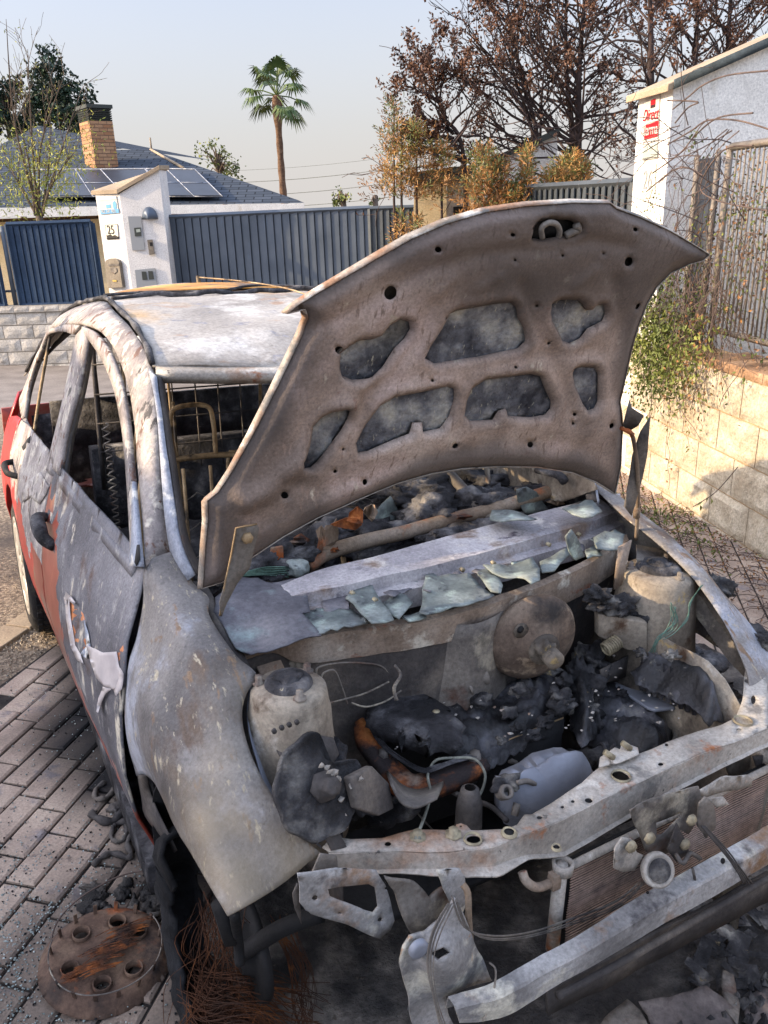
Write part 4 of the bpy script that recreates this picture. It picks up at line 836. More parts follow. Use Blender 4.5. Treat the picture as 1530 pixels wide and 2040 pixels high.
for k in range(46):
    a = rnd.uniform(690, 1330); b = rnd.uniform(1330, 1600)-(a-690)*.12; z = rnd.uniform(.36, .50); p = Z(a, b, z); mb = MB(); s_ = rnd.uniform(.015, .04)
    L = [p]; dd = Vector((rnd.gauss(0, 1), rnd.gauss(0, .8), rnd.gauss(0, .5))).normalized()
    for q in range(4): dd = (dd+Vector((rnd.gauss(0, .5), rnd.gauss(0, .5), rnd.gauss(0, .4)))).normalized(); L.append(tuple(Vector(L[-1])+dd*rnd.uniform(.02, .06)))
    if k % 3: mb.tube(L, rnd.choice([.0025, .004, .007, .010]), 6); mb.obj('burnt_hose', M[rnd.choice(['dark', 'steel', 'char', 'cable'])], eng)
    else:
        lump(mb, p, (s_*1.4, s_, s_), k*1.3, .6, 9, 3); mb.obj('burnt_bracket', M[rnd.choice(['dark', 'steel', 'char', 'ashy'])], eng)
mb = MB()
for k in range(30): a = rnd.uniform(680, 1420); b = rnd.uniform(1400, 1640)-(a-680)*.20; lump(mb, Z(a, b, rnd.uniform(.28, .38)), (rnd.uniform(.03, .07), rnd.uniform(.03, .06), .03), k*2.1, .6, 9, 3)
mb.obj('burnt_residue', M['char'], eng)
mb = MB()
for k in range(110):
    a = rnd.uniform(760, 1400); b = rnd.uniform(1330, 1500)-(a-760)*.10; s_ = rnd.uniform(.0015, .0045); lump(mb, Z(a, b, .60+rnd.uniform(0, .05)), (s_*1.5, s_, s_*.6), k, .8, 9, 1)
o = mb.obj('ash_flakes', M['light'], eng, smooth=False); o['kind'] = 'stuff'
# control unit, battery tray, battery remains
tr = bpy.data.objects.new('battery_tray', None); link(tr); tr.parent = car
mk('tray_wall', [P(*a) for a in [(1195, 1335, 'y', .10), (1252, 1305, 'y', .12), (1256, 1345, 'y', .12), (1200, 1362, 'y', .10)]], [(0, 1, 2, 3)], M['dark'], tr, sol=.004)
pl = plate('perforated_wall', [(1256, 1300), (1370, 1352), (1372, 1400), (1360, 1425), (1256, 1345)], M['dark'], tr, .003, holes=[circ((1266+i*7.4, 1322+i*3.4+dy*9), 2.3, 6, 3.4) for i in range(12) for dy in (0, 1)], m=ppl(P(1256, 1300, 'y', .12), P(1370, 1352, 'y', .03), P(1256, 1345, 'y', .115)), step=10, edge=4)
mk('perforation_backing', [(p[0]+.012, p[1]+.012, p[2]) for p in (P(1258, 1308, 'y', .125), P(1370, 1360, 'y', .035), P(1362, 1388, 'y', .03), P(1258, 1336, 'y', .12))], [(0, 1, 2, 3)], M['light'], pl, sol=.002)
mk('tray_floor', [Z(*a) for a in [(1215, 1362, .55), (1245, 1360, .55), (1330, 1402, .55), (1345, 1412, .55), (1305, 1417, .55), (1290, 1412, .55)]], [(0, 1, 2, 3, 4, 5)], M['alu'], tr, sol=.01, bev=.003)
mk('tray_wall', [P(*a) for a in [(1350, 1425, 'y', -.02), (1412, 1385, 'y', -.04), (1424, 1410, 'y', -.05), (1424, 1440, 'y', -.06), (1352, 1480, 'y', -.06), (1338, 1480, 'y', -.05)]], [(0, 1, 2, 3, 4, 5)], M['steel'], tr, sol=.004)
mb = MB()
for k in range(9):
    t = k/8; c = np.array(Z(1290+t*105, 1300+t*45, .66)); mb.box((0, 0, 0), (.010, .13, .10), Matrix.Translation(c+np.array([0, .02, -.04]))@Matrix.Rotation(R(-38+nz((k, 1, 0))*20), 4, 'Z')@Matrix.Rotation(R(nz((k, 5, 0))*14), 4, 'Y'))
mb.obj('battery_plates', M['char'], tr, smooth=False)
mb = MB()

mb = MB()
mb = MB()
goo('melted_box', [(1165, 1380), (1195, 1355), (1230, 1352), (1300, 1400), (1345, 1425), (1350, 1460), (1320, 1495), (1280, 1500), (1230, 1478), (1185, 1450), (1160, 1420)], .53, 'melt', tr, .034, 8)
goo('melted_battery_top', [(1262, 1300), (1290, 1278), (1335, 1285), (1395, 1312), (1440, 1345), (1450, 1385), (1420, 1400), (1378, 1365), (1320, 1335), (1275, 1318)], .68, 'melt', tr, .022, 12)
goo('melted_hoses', [(1140, 1330), (1170, 1300), (1215, 1320), (1222, 1352), (1200, 1385), (1190, 1430), (1165, 1450), (1142, 1410)], .60, 'melt', tr, .034, 16)
mb = MB()
for a, b, z, s in [(1160, 1370, .60, (.035, .04, .05)), (1185, 1325, .62, (.035, .04, .04)), (1165, 1415, .56, (.03, .04, .05)), (1295, 1455, .53, (.02, .015, .01)), (1275, 1300, .71, (.012, .01, .008)), (1335, 1305, .72, (.02, .015, .008)), (1440, 1375, .62, (.03, .03, .02)), (1290, 1470, .52, (.018, .012, .01)), (1240, 1380, .56, (.012, .01, .006))]: lump(mb, Z(a, b, z), s, b*.7, .9, 14, 4)
each(mb, 'ash_crust', M['ashy'], tr)
u = bpy.data.objects.new('control_unit', None); link(u); u.parent = car
q = [P(1187, 1218, 'y', .14), P(1285, 1235, 'y', .09), P(1285, 1295, 'y', .09), P(1245, 1290, 'y', .11), P(1187, 1262, 'y', .14)]
mk('casing', q, [(0, 1, 2, 3, 4)], M['strut'], u, sol=.03, bev=.004)
mb = MB()
for a, b, s in [(1200, 1200, (.04, .03, .02)), (1235, 1205, (.05, .03, .025)), (1270, 1225, (.03, .03, .03)), (1285, 1260, (.02, .02, .04)), (1190, 1185, (.03, .03, .02))]: lump(mb, P(a, b, 'y', .13), s, a, .5, 10, 4)
mb.obj('melted_lid', M['ashy'], u)
mb = MB(); MX = Matrix.Translation(P(1205, 1295, 'y', .10))@Matrix.Rotation(R(70), 4, 'Y')
for k in range(7): mb.lathe([(.016, k*.007), (.021, k*.007+.003), (.016, k*.007+.006)], 16, MX)
mb.obj('ribbed_hose', M['bolt'], car)
mb = MB()
for k in range(14):
    r0_ = random.Random(k); L = [(1340+r0_.uniform(-8, 8), 1205+r0_.uniform(-6, 6)), (1345+r0_.uniform(-10, 10), 1235), (1335+r0_.uniform(-10, 10), 1255), (1310, 1275+r0_.uniform(-6, 6)), (1300+r0_.uniform(-8, 8), 1300)] if k < 9 else [(1400+r0_.uniform(-6, 6), 1165), (1375+r0_.uniform(-5, 5), 1200), (1370, 1230+r0_.uniform(-5, 5)), (1345, 1260), (1320, 1275)]
    mb.tube([P(a, b, 'y', .02) for a, b in L], .0010, 4)
mb.obj('green_wiring', M['green'], car)
mb = MB(); lump(mb, Z(1430, 1170, .80), (.035, .045, .025), 3, .7, 12, 4); lump(mb, Z(1515, 1270, .72), (.03, .04, .02), 6, .7, 12, 4); each(mb, 'ash_crust', M['ashy'], car)
mb = MB(); mb.box((.44, .1, .35), (.16, .3, .1)); mb.obj('wheel_housing', M['dark'], car, bev=.02)
# ================================================================== FRONT END
xo = [(655, 1700), (642, 1690), (662, 1667), (700, 1672), (760, 1670), (825, 1656), (870, 1655), (903, 1655), (907, 1643), (916, 1640), (928, 1644), (936, 1653), (1005, 1653), (1030, 1645), (1045, 1625), (1060, 1624), (1072, 1616), (1115, 1590), (1160, 1562), (1195, 1530), (1270, 1502), (1365, 1465), (1430, 1446), (1466, 1432), (1478, 1395), (1486, 1330), (1492, 1290), (1530, 1302), (1530, 1452),
      (1500, 1466), (1400, 1500), (1300, 1546), (1200, 1592), (1120, 1634), (1050, 1662), (980, 1689), (900, 1698), (765, 1697)]
xh = [circ((678, 1683), 7, 12, 5), circ((771, 1682), 7, 12, 5), circ((942, 1672), 15, 16, 9), circ((1237, 1547), 18, 18, 10, .2), circ((1172, 1595), 8, 12, 5), circ((1140, 1598), 4, 8, 3), circ((1120, 1608), 4, 8, 3), circ((1316, 1523), 6, 10, 4), (circ((1480, 1437), 20, 18, 10, .2)), circ((1490, 1357), 7, 12, 4), circ((1498, 1320), 5, 8, 3), circ((1472, 1455), 6, 8, 3), circ((1328, 1484), 4, 8, 3), circ((1500, 1395), 5, 8, 9), circ((916, 1646), 3, 8, 2), circ((1075, 1630), 6, 10, 4)]
Zx = lambda x, y: (lambda p: (p[0], p[1], p[2]))(P(x, y, 'z', .655+.03*sm(1440, 1290, y)*(1 if x > 1440 else 0)))
sup = bpy.data.objects.new('radiator_support', None); link(sup); sup.parent = car
plate('top_rail', xo, M['light'], sup, .003, xh, Zx, am=.004, step=11, edge=6)
bend = PZ([(655, 1700, .655), (765, 1697, .655), (900, 1698, .655), (980, 1689, .655), (1050, 1662, .655), (1120, 1634, .655), (1200, 1592, .655), (1300, 1546, .655), (1400, 1500, .655), (1500, 1466, .655), (1530, 1452, .655)])
low = [P(a, b, 'y', bend[i][1]-.004) for i, (a, b) in enumerate([(672, 1738), (765, 1732), (890, 1728), (980, 1728), (1050, 1702), (1120, 1698), (1205, 1650), (1300, 1592), (1400, 1540), (1500, 1492), (1530, 1480)])]
fl_ = [(p[0], p[1]-.03*math.exp(-((p[0]+.33)/.05)**2)-.008, p[2]-.004) for p in low]
mk('front_face', *grid(rough([[tuple(x) for x in resample(q, 80, False)] for q in (bend, low, fl_)], .003, 14)), M['light'], sup, sol=.003, smooth=False)
mb = MB()
for a, b, z in [(903, 1663, .658), (832, 1668, .658)]: mb.lathe([(.017, 0), (.017, .003), (.010, .004), (.010, .013), (0, .014)], 6, Matrix.Translation(Z(a, b, z)))
each(mb, 'support_bolt', M['bolt'], sup)
mb = MB(); mb.lathe([(.018, 0), (.0195, .005), (.021, 0)], 24, Matrix.Translation(Z(1237, 1547, .657))); mb.lathe([(.014, 0), (.016, .005), (.018, 0)], 24, Matrix.Translation(Z(942, 1672, .657))); mb.lathe([(.019, 0), (.021, .005), (.023, 0)], 24, Matrix.Translation(Z(1480, 1437, .658)))
for a, b, r__ in [(1014, 1662, .016), (1108, 1692, .010)]:
    mb.lathe([(r__*.6, .006), (r__*.8, .008), (r__, .002)], 16, Matrix.Translation(Z(a, b, .657)))
each(mb, 'hole_collar', M['bolt'], sup)
mb = MB()
for a, b, r__ in [(1014, 1662, .011), (1108, 1692, .006)]: mb.lathe([(0, .004), (r__, .004)], 12, Matrix.Translation(Z(a, b, .657)))
each(mb, 'hole', M['soot'], sup, sol=.001)
plate('upper_tab', [(1193, 1530), (1195, 1510), (1225, 1490), (1235, 1494), (1242, 1475), (1256, 1485), (1270, 1490), (1272, 1502), (1235, 1520)], M['light'], sup, .003, m=lambda x, y: Z(x, y, .672))
mb = MB(); mb.tube([Z(1205, 1498, .69), Z(1222, 1510, .675)], .007, 8); mb.tube([Z(1240, 1480, .69), Z(1256, 1492, .675)], .007, 8); each(mb, 'hinge_spring', M['bolt'], sup)
# radiator / condenser with real fins
rad = bpy.data.objects.new('radiator', None); link(rad); rad.parent = car
ry = -.335
rp = [P(1137, 1722, 'y', ry), P(1530, 1540, 'y', ry+.02), P(1530, 1650, 'y', ry+.02), P(1122, 1890, 'y', ry)]
x0, x1 = rp[0][0], .62; zt, zb = .565, .28
zt = rp[0][2]; zb = rp[3][2]
mb = MB(); mb.add([(x0, ry+.012, zt), (x1, ry+.042, zt), (x1, ry+.042, zb), (x0, ry+.012, zb)], [(0, 1, 2, 3)]); mb.obj('core', M['soot'], rad, sol=.01, off=0)
mb = MB(); nf = 34
for i in range(nf):
    z = zb+(zt-zb)*(i+.5)/nf; mb.tube([(x0+(x1-x0)*t, ry-.004+.03*t+nz((t*4, z*9, 0), 2)*.004, z+nz((t*3, z*30, 1), 2)*.0015) for t in np.linspace(0, 1, 14)], .0019, 4, smooth=False)
mb.obj('fins', M['fin'], rad)
mb = MB(); mb.tube([(x0-.004, ry-.006, zt+.004), (x1, ry+.024, zt+.006)], .011, 4, smooth=False); mb.obj('top_bar', M['light'], rad)
mb = MB(); mb.tube([P(1118, 1722, 'y', ry-.01), P(1100, 1890, 'y', ry-.01)], .014, 10, smooth=False); mb.lathe([(.012, -.02), (.02, -.018), (.022, .004), (.016, .006), (.014, -.005)], 16, Matrix.Translation(P(1122, 1722, 'y', ry-.01))); mb.obj('side_tank', M['light'], rad)
mb = MB(); mb.tube([P(1040, 1735, 'y', ry), P(1048, 1755, 'y', ry-.01), P(1070, 1768, 'y', ry-.012), P(1098, 1758, 'y', ry-.01)], .009, 10); mb.box(P(1108, 1752, 'y', ry-.012), (.03, .02, .035)); mb.obj('refrigerant_pipe', M['cowl'], rad, bev=.002)
pl = plate('torn_top_edge', [(1390, 1575), (1440, 1552), (1490, 1545), (1500, 1552), (1500, 1566), (1450, 1575), (1400, 1592)], M['light'], rad, .004, m=pm('y', ry-.01), am=.008)
# latch bracket with horn
br = bpy.data.objects.new('latch_bracket', None); link(br); br.parent = car
plate('bracket_plate', [(1252, 1615), (1300, 1590), (1390, 1565), (1396, 1590), (1385, 1640), (1370, 1660), (1350, 1650), (1335, 1700), (1300, 1705), (1282, 1690), (1268, 1655)], M['steel'], br, .003, holes=[[(1305, 1640), (1360, 1615), (1352, 1628), (1318, 1660), (1306, 1662)]], m=pm('y', -.37), am=.006)
plate('bracket_plate', [(1226, 1690), (1240, 1668), (1258, 1672), (1266, 1700), (1278, 1705), (1262, 1735), (1240, 1738), (1224, 1730)], M['light'], br, .004, m=pm('y', -.395), am=.004)
plate('bracket_plate', [(1392, 1600), (1405, 1585), (1418, 1600), (1425, 1650), (1405, 1670), (1390, 1650)], M['steel'], br, .004, m=pm('y', -.40), am=.008)
plate('bracket_plate', [(1330, 1690), (1348, 1640), (1362, 1665), (1372, 1700), (1350, 1720)], M['dark'], br, .004, m=pm('y', -.40), am=.008)
plate('bracket_plate', [(1410, 1590), (1440, 1585), (1450, 1600), (1425, 1608)], M['light'], br, .004, m=pm('y', -.40), am=.004)
mb = MB()
for a, b in [(1292, 1668), (1255, 1685), (1362, 1680), (1375, 1632)]: mb.lathe([(.013, 0), (.013, .006), (.009, .010), (0, .011)], 6, Matrix.Translation(P(a, b, 'y', -.40))@Matrix.Rotation(PI/2, 4, 'X'))
each(mb, 'bracket_bolt', M['bolt'], br)
hc = P(1310, 1733, 'y', -.42); MX = Matrix.Translation(hc)@Matrix.Rotation(R(60), 4, 'X')@Matrix.Rotation(R(-14), 4, 'Y')
mb = MB(); mb.lathe([(0, .008), (.014, .009), (.018, .004), (.026, .006), (.030, .009), (.034, .006), (.035, -.004), (.030, -.014), (.02, -.02), (0, -.02)], 36, MX); hn = mb.obj('horn', M['light'], car)
mb = MB(); mb.lathe([(0, .0105), (.012, .0105), (.02, .0095), (.024, .0085)], 24, MX); mb.obj('horn_face', M['ashy'], hn)
mb = MB(); mb.tube([P(1345, 1700, 'y', -.40), P(1360, 1720, 'y', -.42), P(1375, 1700, 'y', -.41), P(1395, 1710, 'y', -.41)], .005, 5); mb.tube([P(1380, 1730, 'y', -.43), P(1385, 1755, 'y', -.43)], .003, 5); mb.obj('wiring', M['steel'], br)
# bumper beam
t1 = PZ([(893, 1987, .47), (935, 1975, .472), (980, 1960, .474), (1065, 1912, .475), (1165, 1857, .475), (1265, 1792, .475), (1385, 1727, .475), (1530, 1645, .475), (1600, 1600, .475)])
t2 = PZ([(905, 2005, .466), (945, 1995, .468), (1000, 1980, .47), (1080, 1936, .47), (1185, 1879, .47), (1290, 1816, .47), (1400, 1755, .47), (1540, 1675, .47), (1610, 1632, .47)])
t3 = [P(a, b, 'y', t2[i][1]-.004) for i, (a, b) in enumerate([(915, 2036), (960, 2034), (1020, 2016), (1115, 1958), (1205, 1908), (1310, 1846), (1415, 1788), (1545, 1712), (1615, 1670)])]
t4 = [(p[0]+.012, p[1]+.035, p[2]-.004) for p in t3]
beam = mk('bumper_beam', *grid(rough([[tuple(x) for x in resample(q, 90)] for q in ([(p[0], p[1]+.006, p[2]-.03) for p in t1], t1, t2, [(p[0], p[1]-.003, p[2]-.004) for p in t2], [tuple((np.array(a)*.5+np.array(b)*.5)+np.array([0, -.003, 0])) for a, b in zip(t2, t3)], t3, t4)], .0022, 14)), M['beam'], car, sol=.003, smooth=False)
mb = MB()
for a, b, r__ in [(1440, 1715, .006), (1290, 1778, .003), (1250, 1855, .007), (1100, 1905, .003), (1350, 1790, .004)]:
    mb.lathe([(0, .0), (r__, 0)], 12, Matrix.Translation(P(a, b, 'y', -.435 if b > 1800 else -.425))@Matrix.Rotation(R(70), 4, 'X'))
each(mb, 'beam_hole', M['soot'], beam, sol=.002)
mk('end_slot', [P(*a) for a in [(945, 2018, 'y', -.447), (985, 2008, 'y', -.447), (990, 2016, 'y', -.447), (980, 2024, 'y', -.447), (945, 2030, 'y', -.447), (936, 2024, 'y', -.447)]], [(0, 1, 2, 3, 4, 5)], M['soot'], beam, sol=.002)
# lower valance under the beam
mb = MB(); mb.tube([P(1110, 1985, 'y', -.40), P(1250, 1910, 'y', -.40), P(1460, 1790, 'y', -.39), P(1580, 1720, 'y', -.38)], .009, 6); mb.obj('lower_crossmember', M['dark'], car)
rows = [[tuple(x) for x in resample([P(1090, 1970, 'y', -.37), P(1250, 1885, 'y', -.37), P(1530, 1740, 'y', -.36)], 20)], [tuple(x) for x in resample([P(1090, 2020, 'y', -.37), P(1250, 1940, 'y', -.37), P(1530, 1790, 'y', -.36)], 20)]]
mk('lower_grille', *grid(rough([[tuple(p) for p in r] for r in rows], .01, 9)), M['dark'], car, sol=.01)
# headlamp bracket and crash box at the right
plate('headlamp_bracket', [(590, 1742), (660, 1735), (752, 1733), (768, 1760), (786, 1832), (778, 1850), (755, 1866), (690, 1845), (620, 1822), (598, 1800)], M['beam'], car, .004, holes=[[(655, 1772), (680, 1765), (735, 1758), (748, 1765), (752, 1805), (742, 1816), (725, 1812), (690, 1795), (660, 1785)], circ((676, 1818), 5, 8, 3), circ((757, 1829), 6, 8, 5), circ((770, 1768), 4, 8, 4), circ((630, 1790), 7, 8, 6)], m=pm('y', -.30), am=.005)
plate('headlamp_bracket', [(636, 1700), (672, 1710), (676, 1750), (640, 1785), (612, 1790), (598, 1760), (622, 1745)], M['steel'], car, .004, m=pm('y', -.275), am=.006)
plate('torn_sheet', [(590, 1760), (600, 1790), (598, 1845), (590, 1820), (582, 1780)], M['dark'], car, .003, m=pm('y', -.28), am=.006)
plate('front_upright', [(775, 1738), (800, 1745), (860, 1780), (905, 1740), (925, 1745), (928, 1790), (900, 1830), (850, 1870), (820, 1860), (790, 1800)], M['steel'], car, .006, m=pm('y', -.30), am=.022, step=8)
plate('front_upright', [(870, 1730), (915, 1732), (926, 1745), (930, 1800), (915, 1830), (900, 1800), (880, 1770)], M['beam'], car, .005, m=pm('y', -.335), am=.01)
cb_ = plate('crash_box', [(806, 1882), (818, 1866), (850, 1860), (880, 1830), (905, 1790), (922, 1830), (940, 1875), (978, 1948), (930, 1965), (890, 1980), (895, 2010), (905, 2045), (900, 2075), (840, 2075), (822, 2040), (808, 1960), (803, 1915)], M['beam'], car, .006, m=lambda x, y: P(x, y, 'y', -.37-.05*math.exp(-((x-890)/40)**2-((y-1920)/55)**2)), am=.010, step=8, holes=[[(866, 1905), (890, 1895), (900, 1906), (880, 1918)]])
mb = MB(); mb.lathe([(.018, 0), (.018, .008), (.012, .012), (0, .012)], 20, Matrix.Translation(P(831, 1887, 'y', -.385))@Matrix.Rotation(PI/2, 4, 'X')); mb.obj('crash_box_bolt', M['alu'], cb_)
mb = MB(); mb.tube([P(922, 1762, 'y', -.36), P(932, 1780, 'y', -.37), P(934, 1830, 'y', -.37), P(938, 1880, 'y', -.36)], .006, 8); mb.obj('coolant_pipe', M['rusty'], car)
mb = MB(); rnd = random.Random(8)
for k in range(9):
    o_ = rnd.uniform(-7, 7); mb.tube([P(905+o_, 1790+o_, 'y', -.40), P(930+o_, 1850+o_*.6, 'y', -.41), P(985, 1868+o_*.7, 'y', -.40), P(1060, 1860+o_*.8, 'y', -.385), P(1130, 1838+o_, 'y', -.375), P(1230, 1800+o_*1.2, 'y', -.38), P(1290, 1745+o_, 'y', -.40)], .0013, 4)
for k in range(8):
    o_ = rnd.uniform(-8, 8); mb.tube([P(900+o_, 1800, 'y', -.41), P(870+o_, 1860+o_, 'y', -.425), P(858+o_, 1920, 'y', -.43), P(868+o_*.5, 1990, 'y', -.44), P(885+o_, 2050, 'y', -.45)], .0013, 4)
mb.tube([P(975, 1918, 'y', -.43), P(988, 1935, 'y', -.44), P(980, 1990, 'y', -.45), P(962, 2035, 'y', -.46)], .002, 5); mb.obj('wiring', M['steel'], car)
mb = MB()
for k in range(10):
    o_ = rnd.uniform(-10, 10); mb.tube([P(1400+o_*.4, 1645, 'y', -.41), P(1440+o_, 1690+o_*.4, 'y', -.43), P(1470+o_*.6, 1730, 'y', -.44), P(1490+o_, 1760, 'y', -.44)], .0013, 4)
mb.obj('wiring', M['dark'], car)
# right lower corner and far headlamp shells
plate('headlamp_shell', [(1440, 1520), (1530, 1490), (1530, 1560), (1500, 1545), (1450, 1552)], M['strut'], car, .005, m=pm('y', -.25), am=.01)
plate('headlamp_shell', [(1500, 1505), (1560, 1480), (1560, 1640), (1505, 1580)], M['dark'], car, .005, m=pm('y', -.28), am=.01)
# burnt front tyre carcass and its steel cords
ty = bpy.data.objects.new('front_wheel', None); link(ty); ty.parent = car
rows = []
for i in range(34):
    a = R(-95)+R(140)*i/33; rr_ = .275+.015*math.sin(i*.9)+.02*nz((i*.3, 0, 0)); cy, cz = .02, .27
    rows.append([(x+.01*nz((x, i*.2, 0), 3), cy+(rr_+k)*math.cos(a), max(.004, cz+(rr_+k)*math.sin(a)+nz((x, i*.3, 2), 4)*.02)) for x, k in ((-.775, -.10), (-.79, -.03), (-.775, .0), (-.745, .012), (-.72, .008), (-.705, -.01), (-.70, -.04))])
mk('tyre', *grid(rows), M['ashtyre'], ty, sol=.01)
mb = MB(); mb.lathe([(0, -.01), (.05, -.02), (.06, 0), (.115, 0), (.12, .012), (.115, .02)], 32, Matrix.Translation((-.66, .03, .27))@Matrix.Rotation(PI/2, 4, 'Y')); mb.obj('brake_disc', M['soot'], ty)
mb = MB(); rnd = random.Random(21)
def gp(x, y, h): return P(x, y, 'z', h)
for k in range(95):
    s0 = rnd.random(); x0_ = rnd.uniform(385, 500); h0 = rnd.uniform(.12, .42)
    A = [gp(x0_, rnd.uniform(1770, 1840), h0), gp(x0_+rnd.uniform(-40, 40), rnd.uniform(1850, 1900), h0*.8), gp(x0_+rnd.uniform(-60, 60), rnd.uniform(1930, 1990), h0*.5), gp(x0_+rnd.uniform(-70, 70), rnd.uniform(2020, 2090), h0*.2+.02)]
    mb.tube(A, .0009, 3, k=5, cap=False)
for k in range(110):
    y0_ = rnd.uniform(1930, 2060); h0 = rnd.uniform(.02, .2); sp = rnd.uniform(80, 260)
    A = [gp(350+rnd.uniform(0, 60), y0_-rnd.uniform(0, 60), h0*.6), gp(400+rnd.uniform(0, 30), y0_, h0), gp(400+sp*.5, y0_+rnd.uniform(-20, 20), h0*1.3), gp(400+sp, y0_+rnd.uniform(0, 90), h0*.4+.01)]
    mb.tube(A, .0009, 3, k=5, cap=False)
for k in range(26):
    A = [gp(560+rnd.uniform(-30, 30), 1840+rnd.uniform(-20, 20), .3), gp(590+rnd.uniform(-20, 30), 1920, .2), gp(610+rnd.uniform(-30, 20), 2000, .08), gp(600+rnd.uniform(-30, 30), 2070, .02)]
    mb.tube(A, .0009, 3, k=5, cap=False)
mb.obj('steel_cords', M['wire'], ty)
mb = MB(); mb.tube([P(467, 1820, 'y', -.15), P(475, 1880, 'y', -.1), P(478, 1920, 'y', -.1)], .01, 8); mb.tube([P(440, 1800, 'y', -.1), P(462, 1870, 'y', -.1)], .02, 6); mb.tube([P(480, 1900, 'y', .0), P(560, 1850, 'y', -.1), P(640, 1820, 'y', -.15)], .018, 8); mb.obj('suspension_arm', M['soot'], car)
# ================================================================== INTERIOR
fs = None
def seat(xc, yc):
    s = bpy.data.objects.new('seat_frame', None); link(s); s.parent = car; s.location = (xc, yc, 0)
    mb = MB(); w_ = .20
    mb.tube([(-w_, 0, .42), (-w_-.01, .06, .75), (-w_+.02, .12, .97), (-w_+.08, .13, 1.02), (w_-.08, .13, 1.02), (w_-.02, .12, .97), (w_+.01, .06, .75), (w_, 0, .42)], .010, 8)
    mb.tube([(-.07, .13, 1.02), (-.07, .14, 1.14), (-.05, .145, 1.19), (.05, .145, 1.19), (.07, .14, 1.14), (.07, .13, 1.02)], .008, 8); mb.obj('back_tube', M['seatm'], s)
    mb = MB()
    for k in range(5):
        z = .5+k*.1; mb.tube([(-w_+(2*w_)*t, .03+.09*(z-.42)/.6+.01*math.sin(t*40), z+.012*math.sin(t*30)) for t in np.linspace(0, 1, 24)], .0025, 4, smooth=False)
    for k in range(5):
        x = -w_+.05+k*.075; mb.tube([(x+.015*math.sin(t*44), -.42+.44*t, .40) for t in np.linspace(0, 1, 30)], .003, 4, smooth=False)
    mb.obj('zigzag_spring', M['steel'], s)
    mb = MB(); mb.box((0, -.22, .33), (.46, .46, .06)); lump(mb, (0, -.2, .36), (.2, .2, .05), xc*9, .5, 8, 3); mb.obj('seat_pan', M['char'], s)
seat(-.36, 1.15); seat(.34, 1.15)
for X0, T in [(-.12, [(0, 1.5, .5), (0, 1.52, .9), (.03, 1.53, 1.0), (.10, 1.53, 1.02)]), (-.30, [(0, 1.75, .6), (0, 1.76, 1.12)]), (.05, [(0, 1.8, .6), (.02, 1.82, 1.15)]), (.16, [(0, 1.8, .6), (.0, 1.84, 1.18)]), (-.22, [(0, 1.35, .5), (.0, 1.38, .95), (.05, 1.39, 1.0), (.22, 1.39, 1.0), (.26, 1.38, .95), (.26, 1.35, .5)]), (-.42, [(0, 2.0, .7), (0, 2.02, 1.2), (.04, 2.02, 1.25), (.14, 2.02, 1.25), (.17, 2.02, 1.2), (.17, 2.0, .7)]), (.22, [(0, 2.0, .7), (0, 2.02, 1.22), (.04, 2.02, 1.27), (.14, 2.02, 1.27), (.17, 2.02, 1.22), (.17, 2.0, .7)]), (-.33, [(0, 1.2, .6), (.01, 1.25, 1.0)]), (-.42, [(0, 1.2, .6), (.01, 1.25, 1.0)]), (-.5, [(0, 1.7, .7), (.06, 1.72, 1.08), (.16, 1.72, 1.08), (.2, 1.7, .7)])]:
    mb = MB(); mb.tube([(X0+p[0], p[1], p[2]) for p in T], .006, 6); mb.obj('bench_tube', M['seatm'], car)
mb = MB(); lump(mb, (-.36, 1.9, .45), (.3, .28, .12), 2, .4, 7, 4); lump(mb, (.36, 1.9, .45), (.3, .28, .12), 5, .4, 7, 4); mb.box((0, 2.2, .62), (1.1, .08, .5)); mb.obj('rear_bench', M['char'], car)
mb = MB()
for k in range(11): x = -.5+k*.1; mb.tube([(x, 2.14, .75), (x, 2.16, 1.1), (x, 2.18, 1.36)], .0035, 4)
for k in range(5): z = .86+k*.12; mb.tube([(-.52, 2.14, z), (.52, 2.14, z)], .0035, 4, smooth=False)
mb.tube([(-.52, 2.14, .7), (-.50, 2.17, 1.3), (-.45, 2.18, 1.37), (.45, 2.18, 1.37), (.50, 2.17, 1.3), (.52, 2.14, .7)], .010, 6); mb.obj('cargo_grille', M['dark'], car)
mb = MB(); mb.box((.0, 3.0, .8), (1.2, .03, .26)); mb.obj('boot_lining', M['char'], car)
mk('tailgate_lining', *grid([[(-.66+1.32*t, 3.33+.10*math.sin(PI*t), z) for t in np.linspace(0, 1, 12)] for z in (.2, .6, .80)]), M['char'], car, sol=.004)
rows = [[(x*rw(y)*.93, y, rz_(x*rw(y)*.93, y)-.05+.008*nz((x, y, 0), 9)) for x in np.linspace(-1, 1, 20)] for y in np.linspace(1.0, 2.9, 30)]
mk('headlining', *grid(rows), M['soot'], car, sol=.004)
mk('quarter_lining', *grid([[(body_x(y, z)+.05, y, z) for y in np.linspace(1.6, 2.7, 14)] for z in (.2, .5, .8, .88)]), M['char'], car, sol=.004)
mb = MB(); lump(mb, (-.1, 2.75, .55), (.35, .12, .04), 3, .5, 5, 4); mb.obj('red_remains', M['redshade'], car)
rows = [[(x, 2.95+.12*(1-(x/.6)**2), z) for x in np.linspace(-.42, .42, 12)] for z in (1.30, 1.26, 1.22)]
mk('tailgate_frame', *grid(rows), M['char'], car, sol=.02)
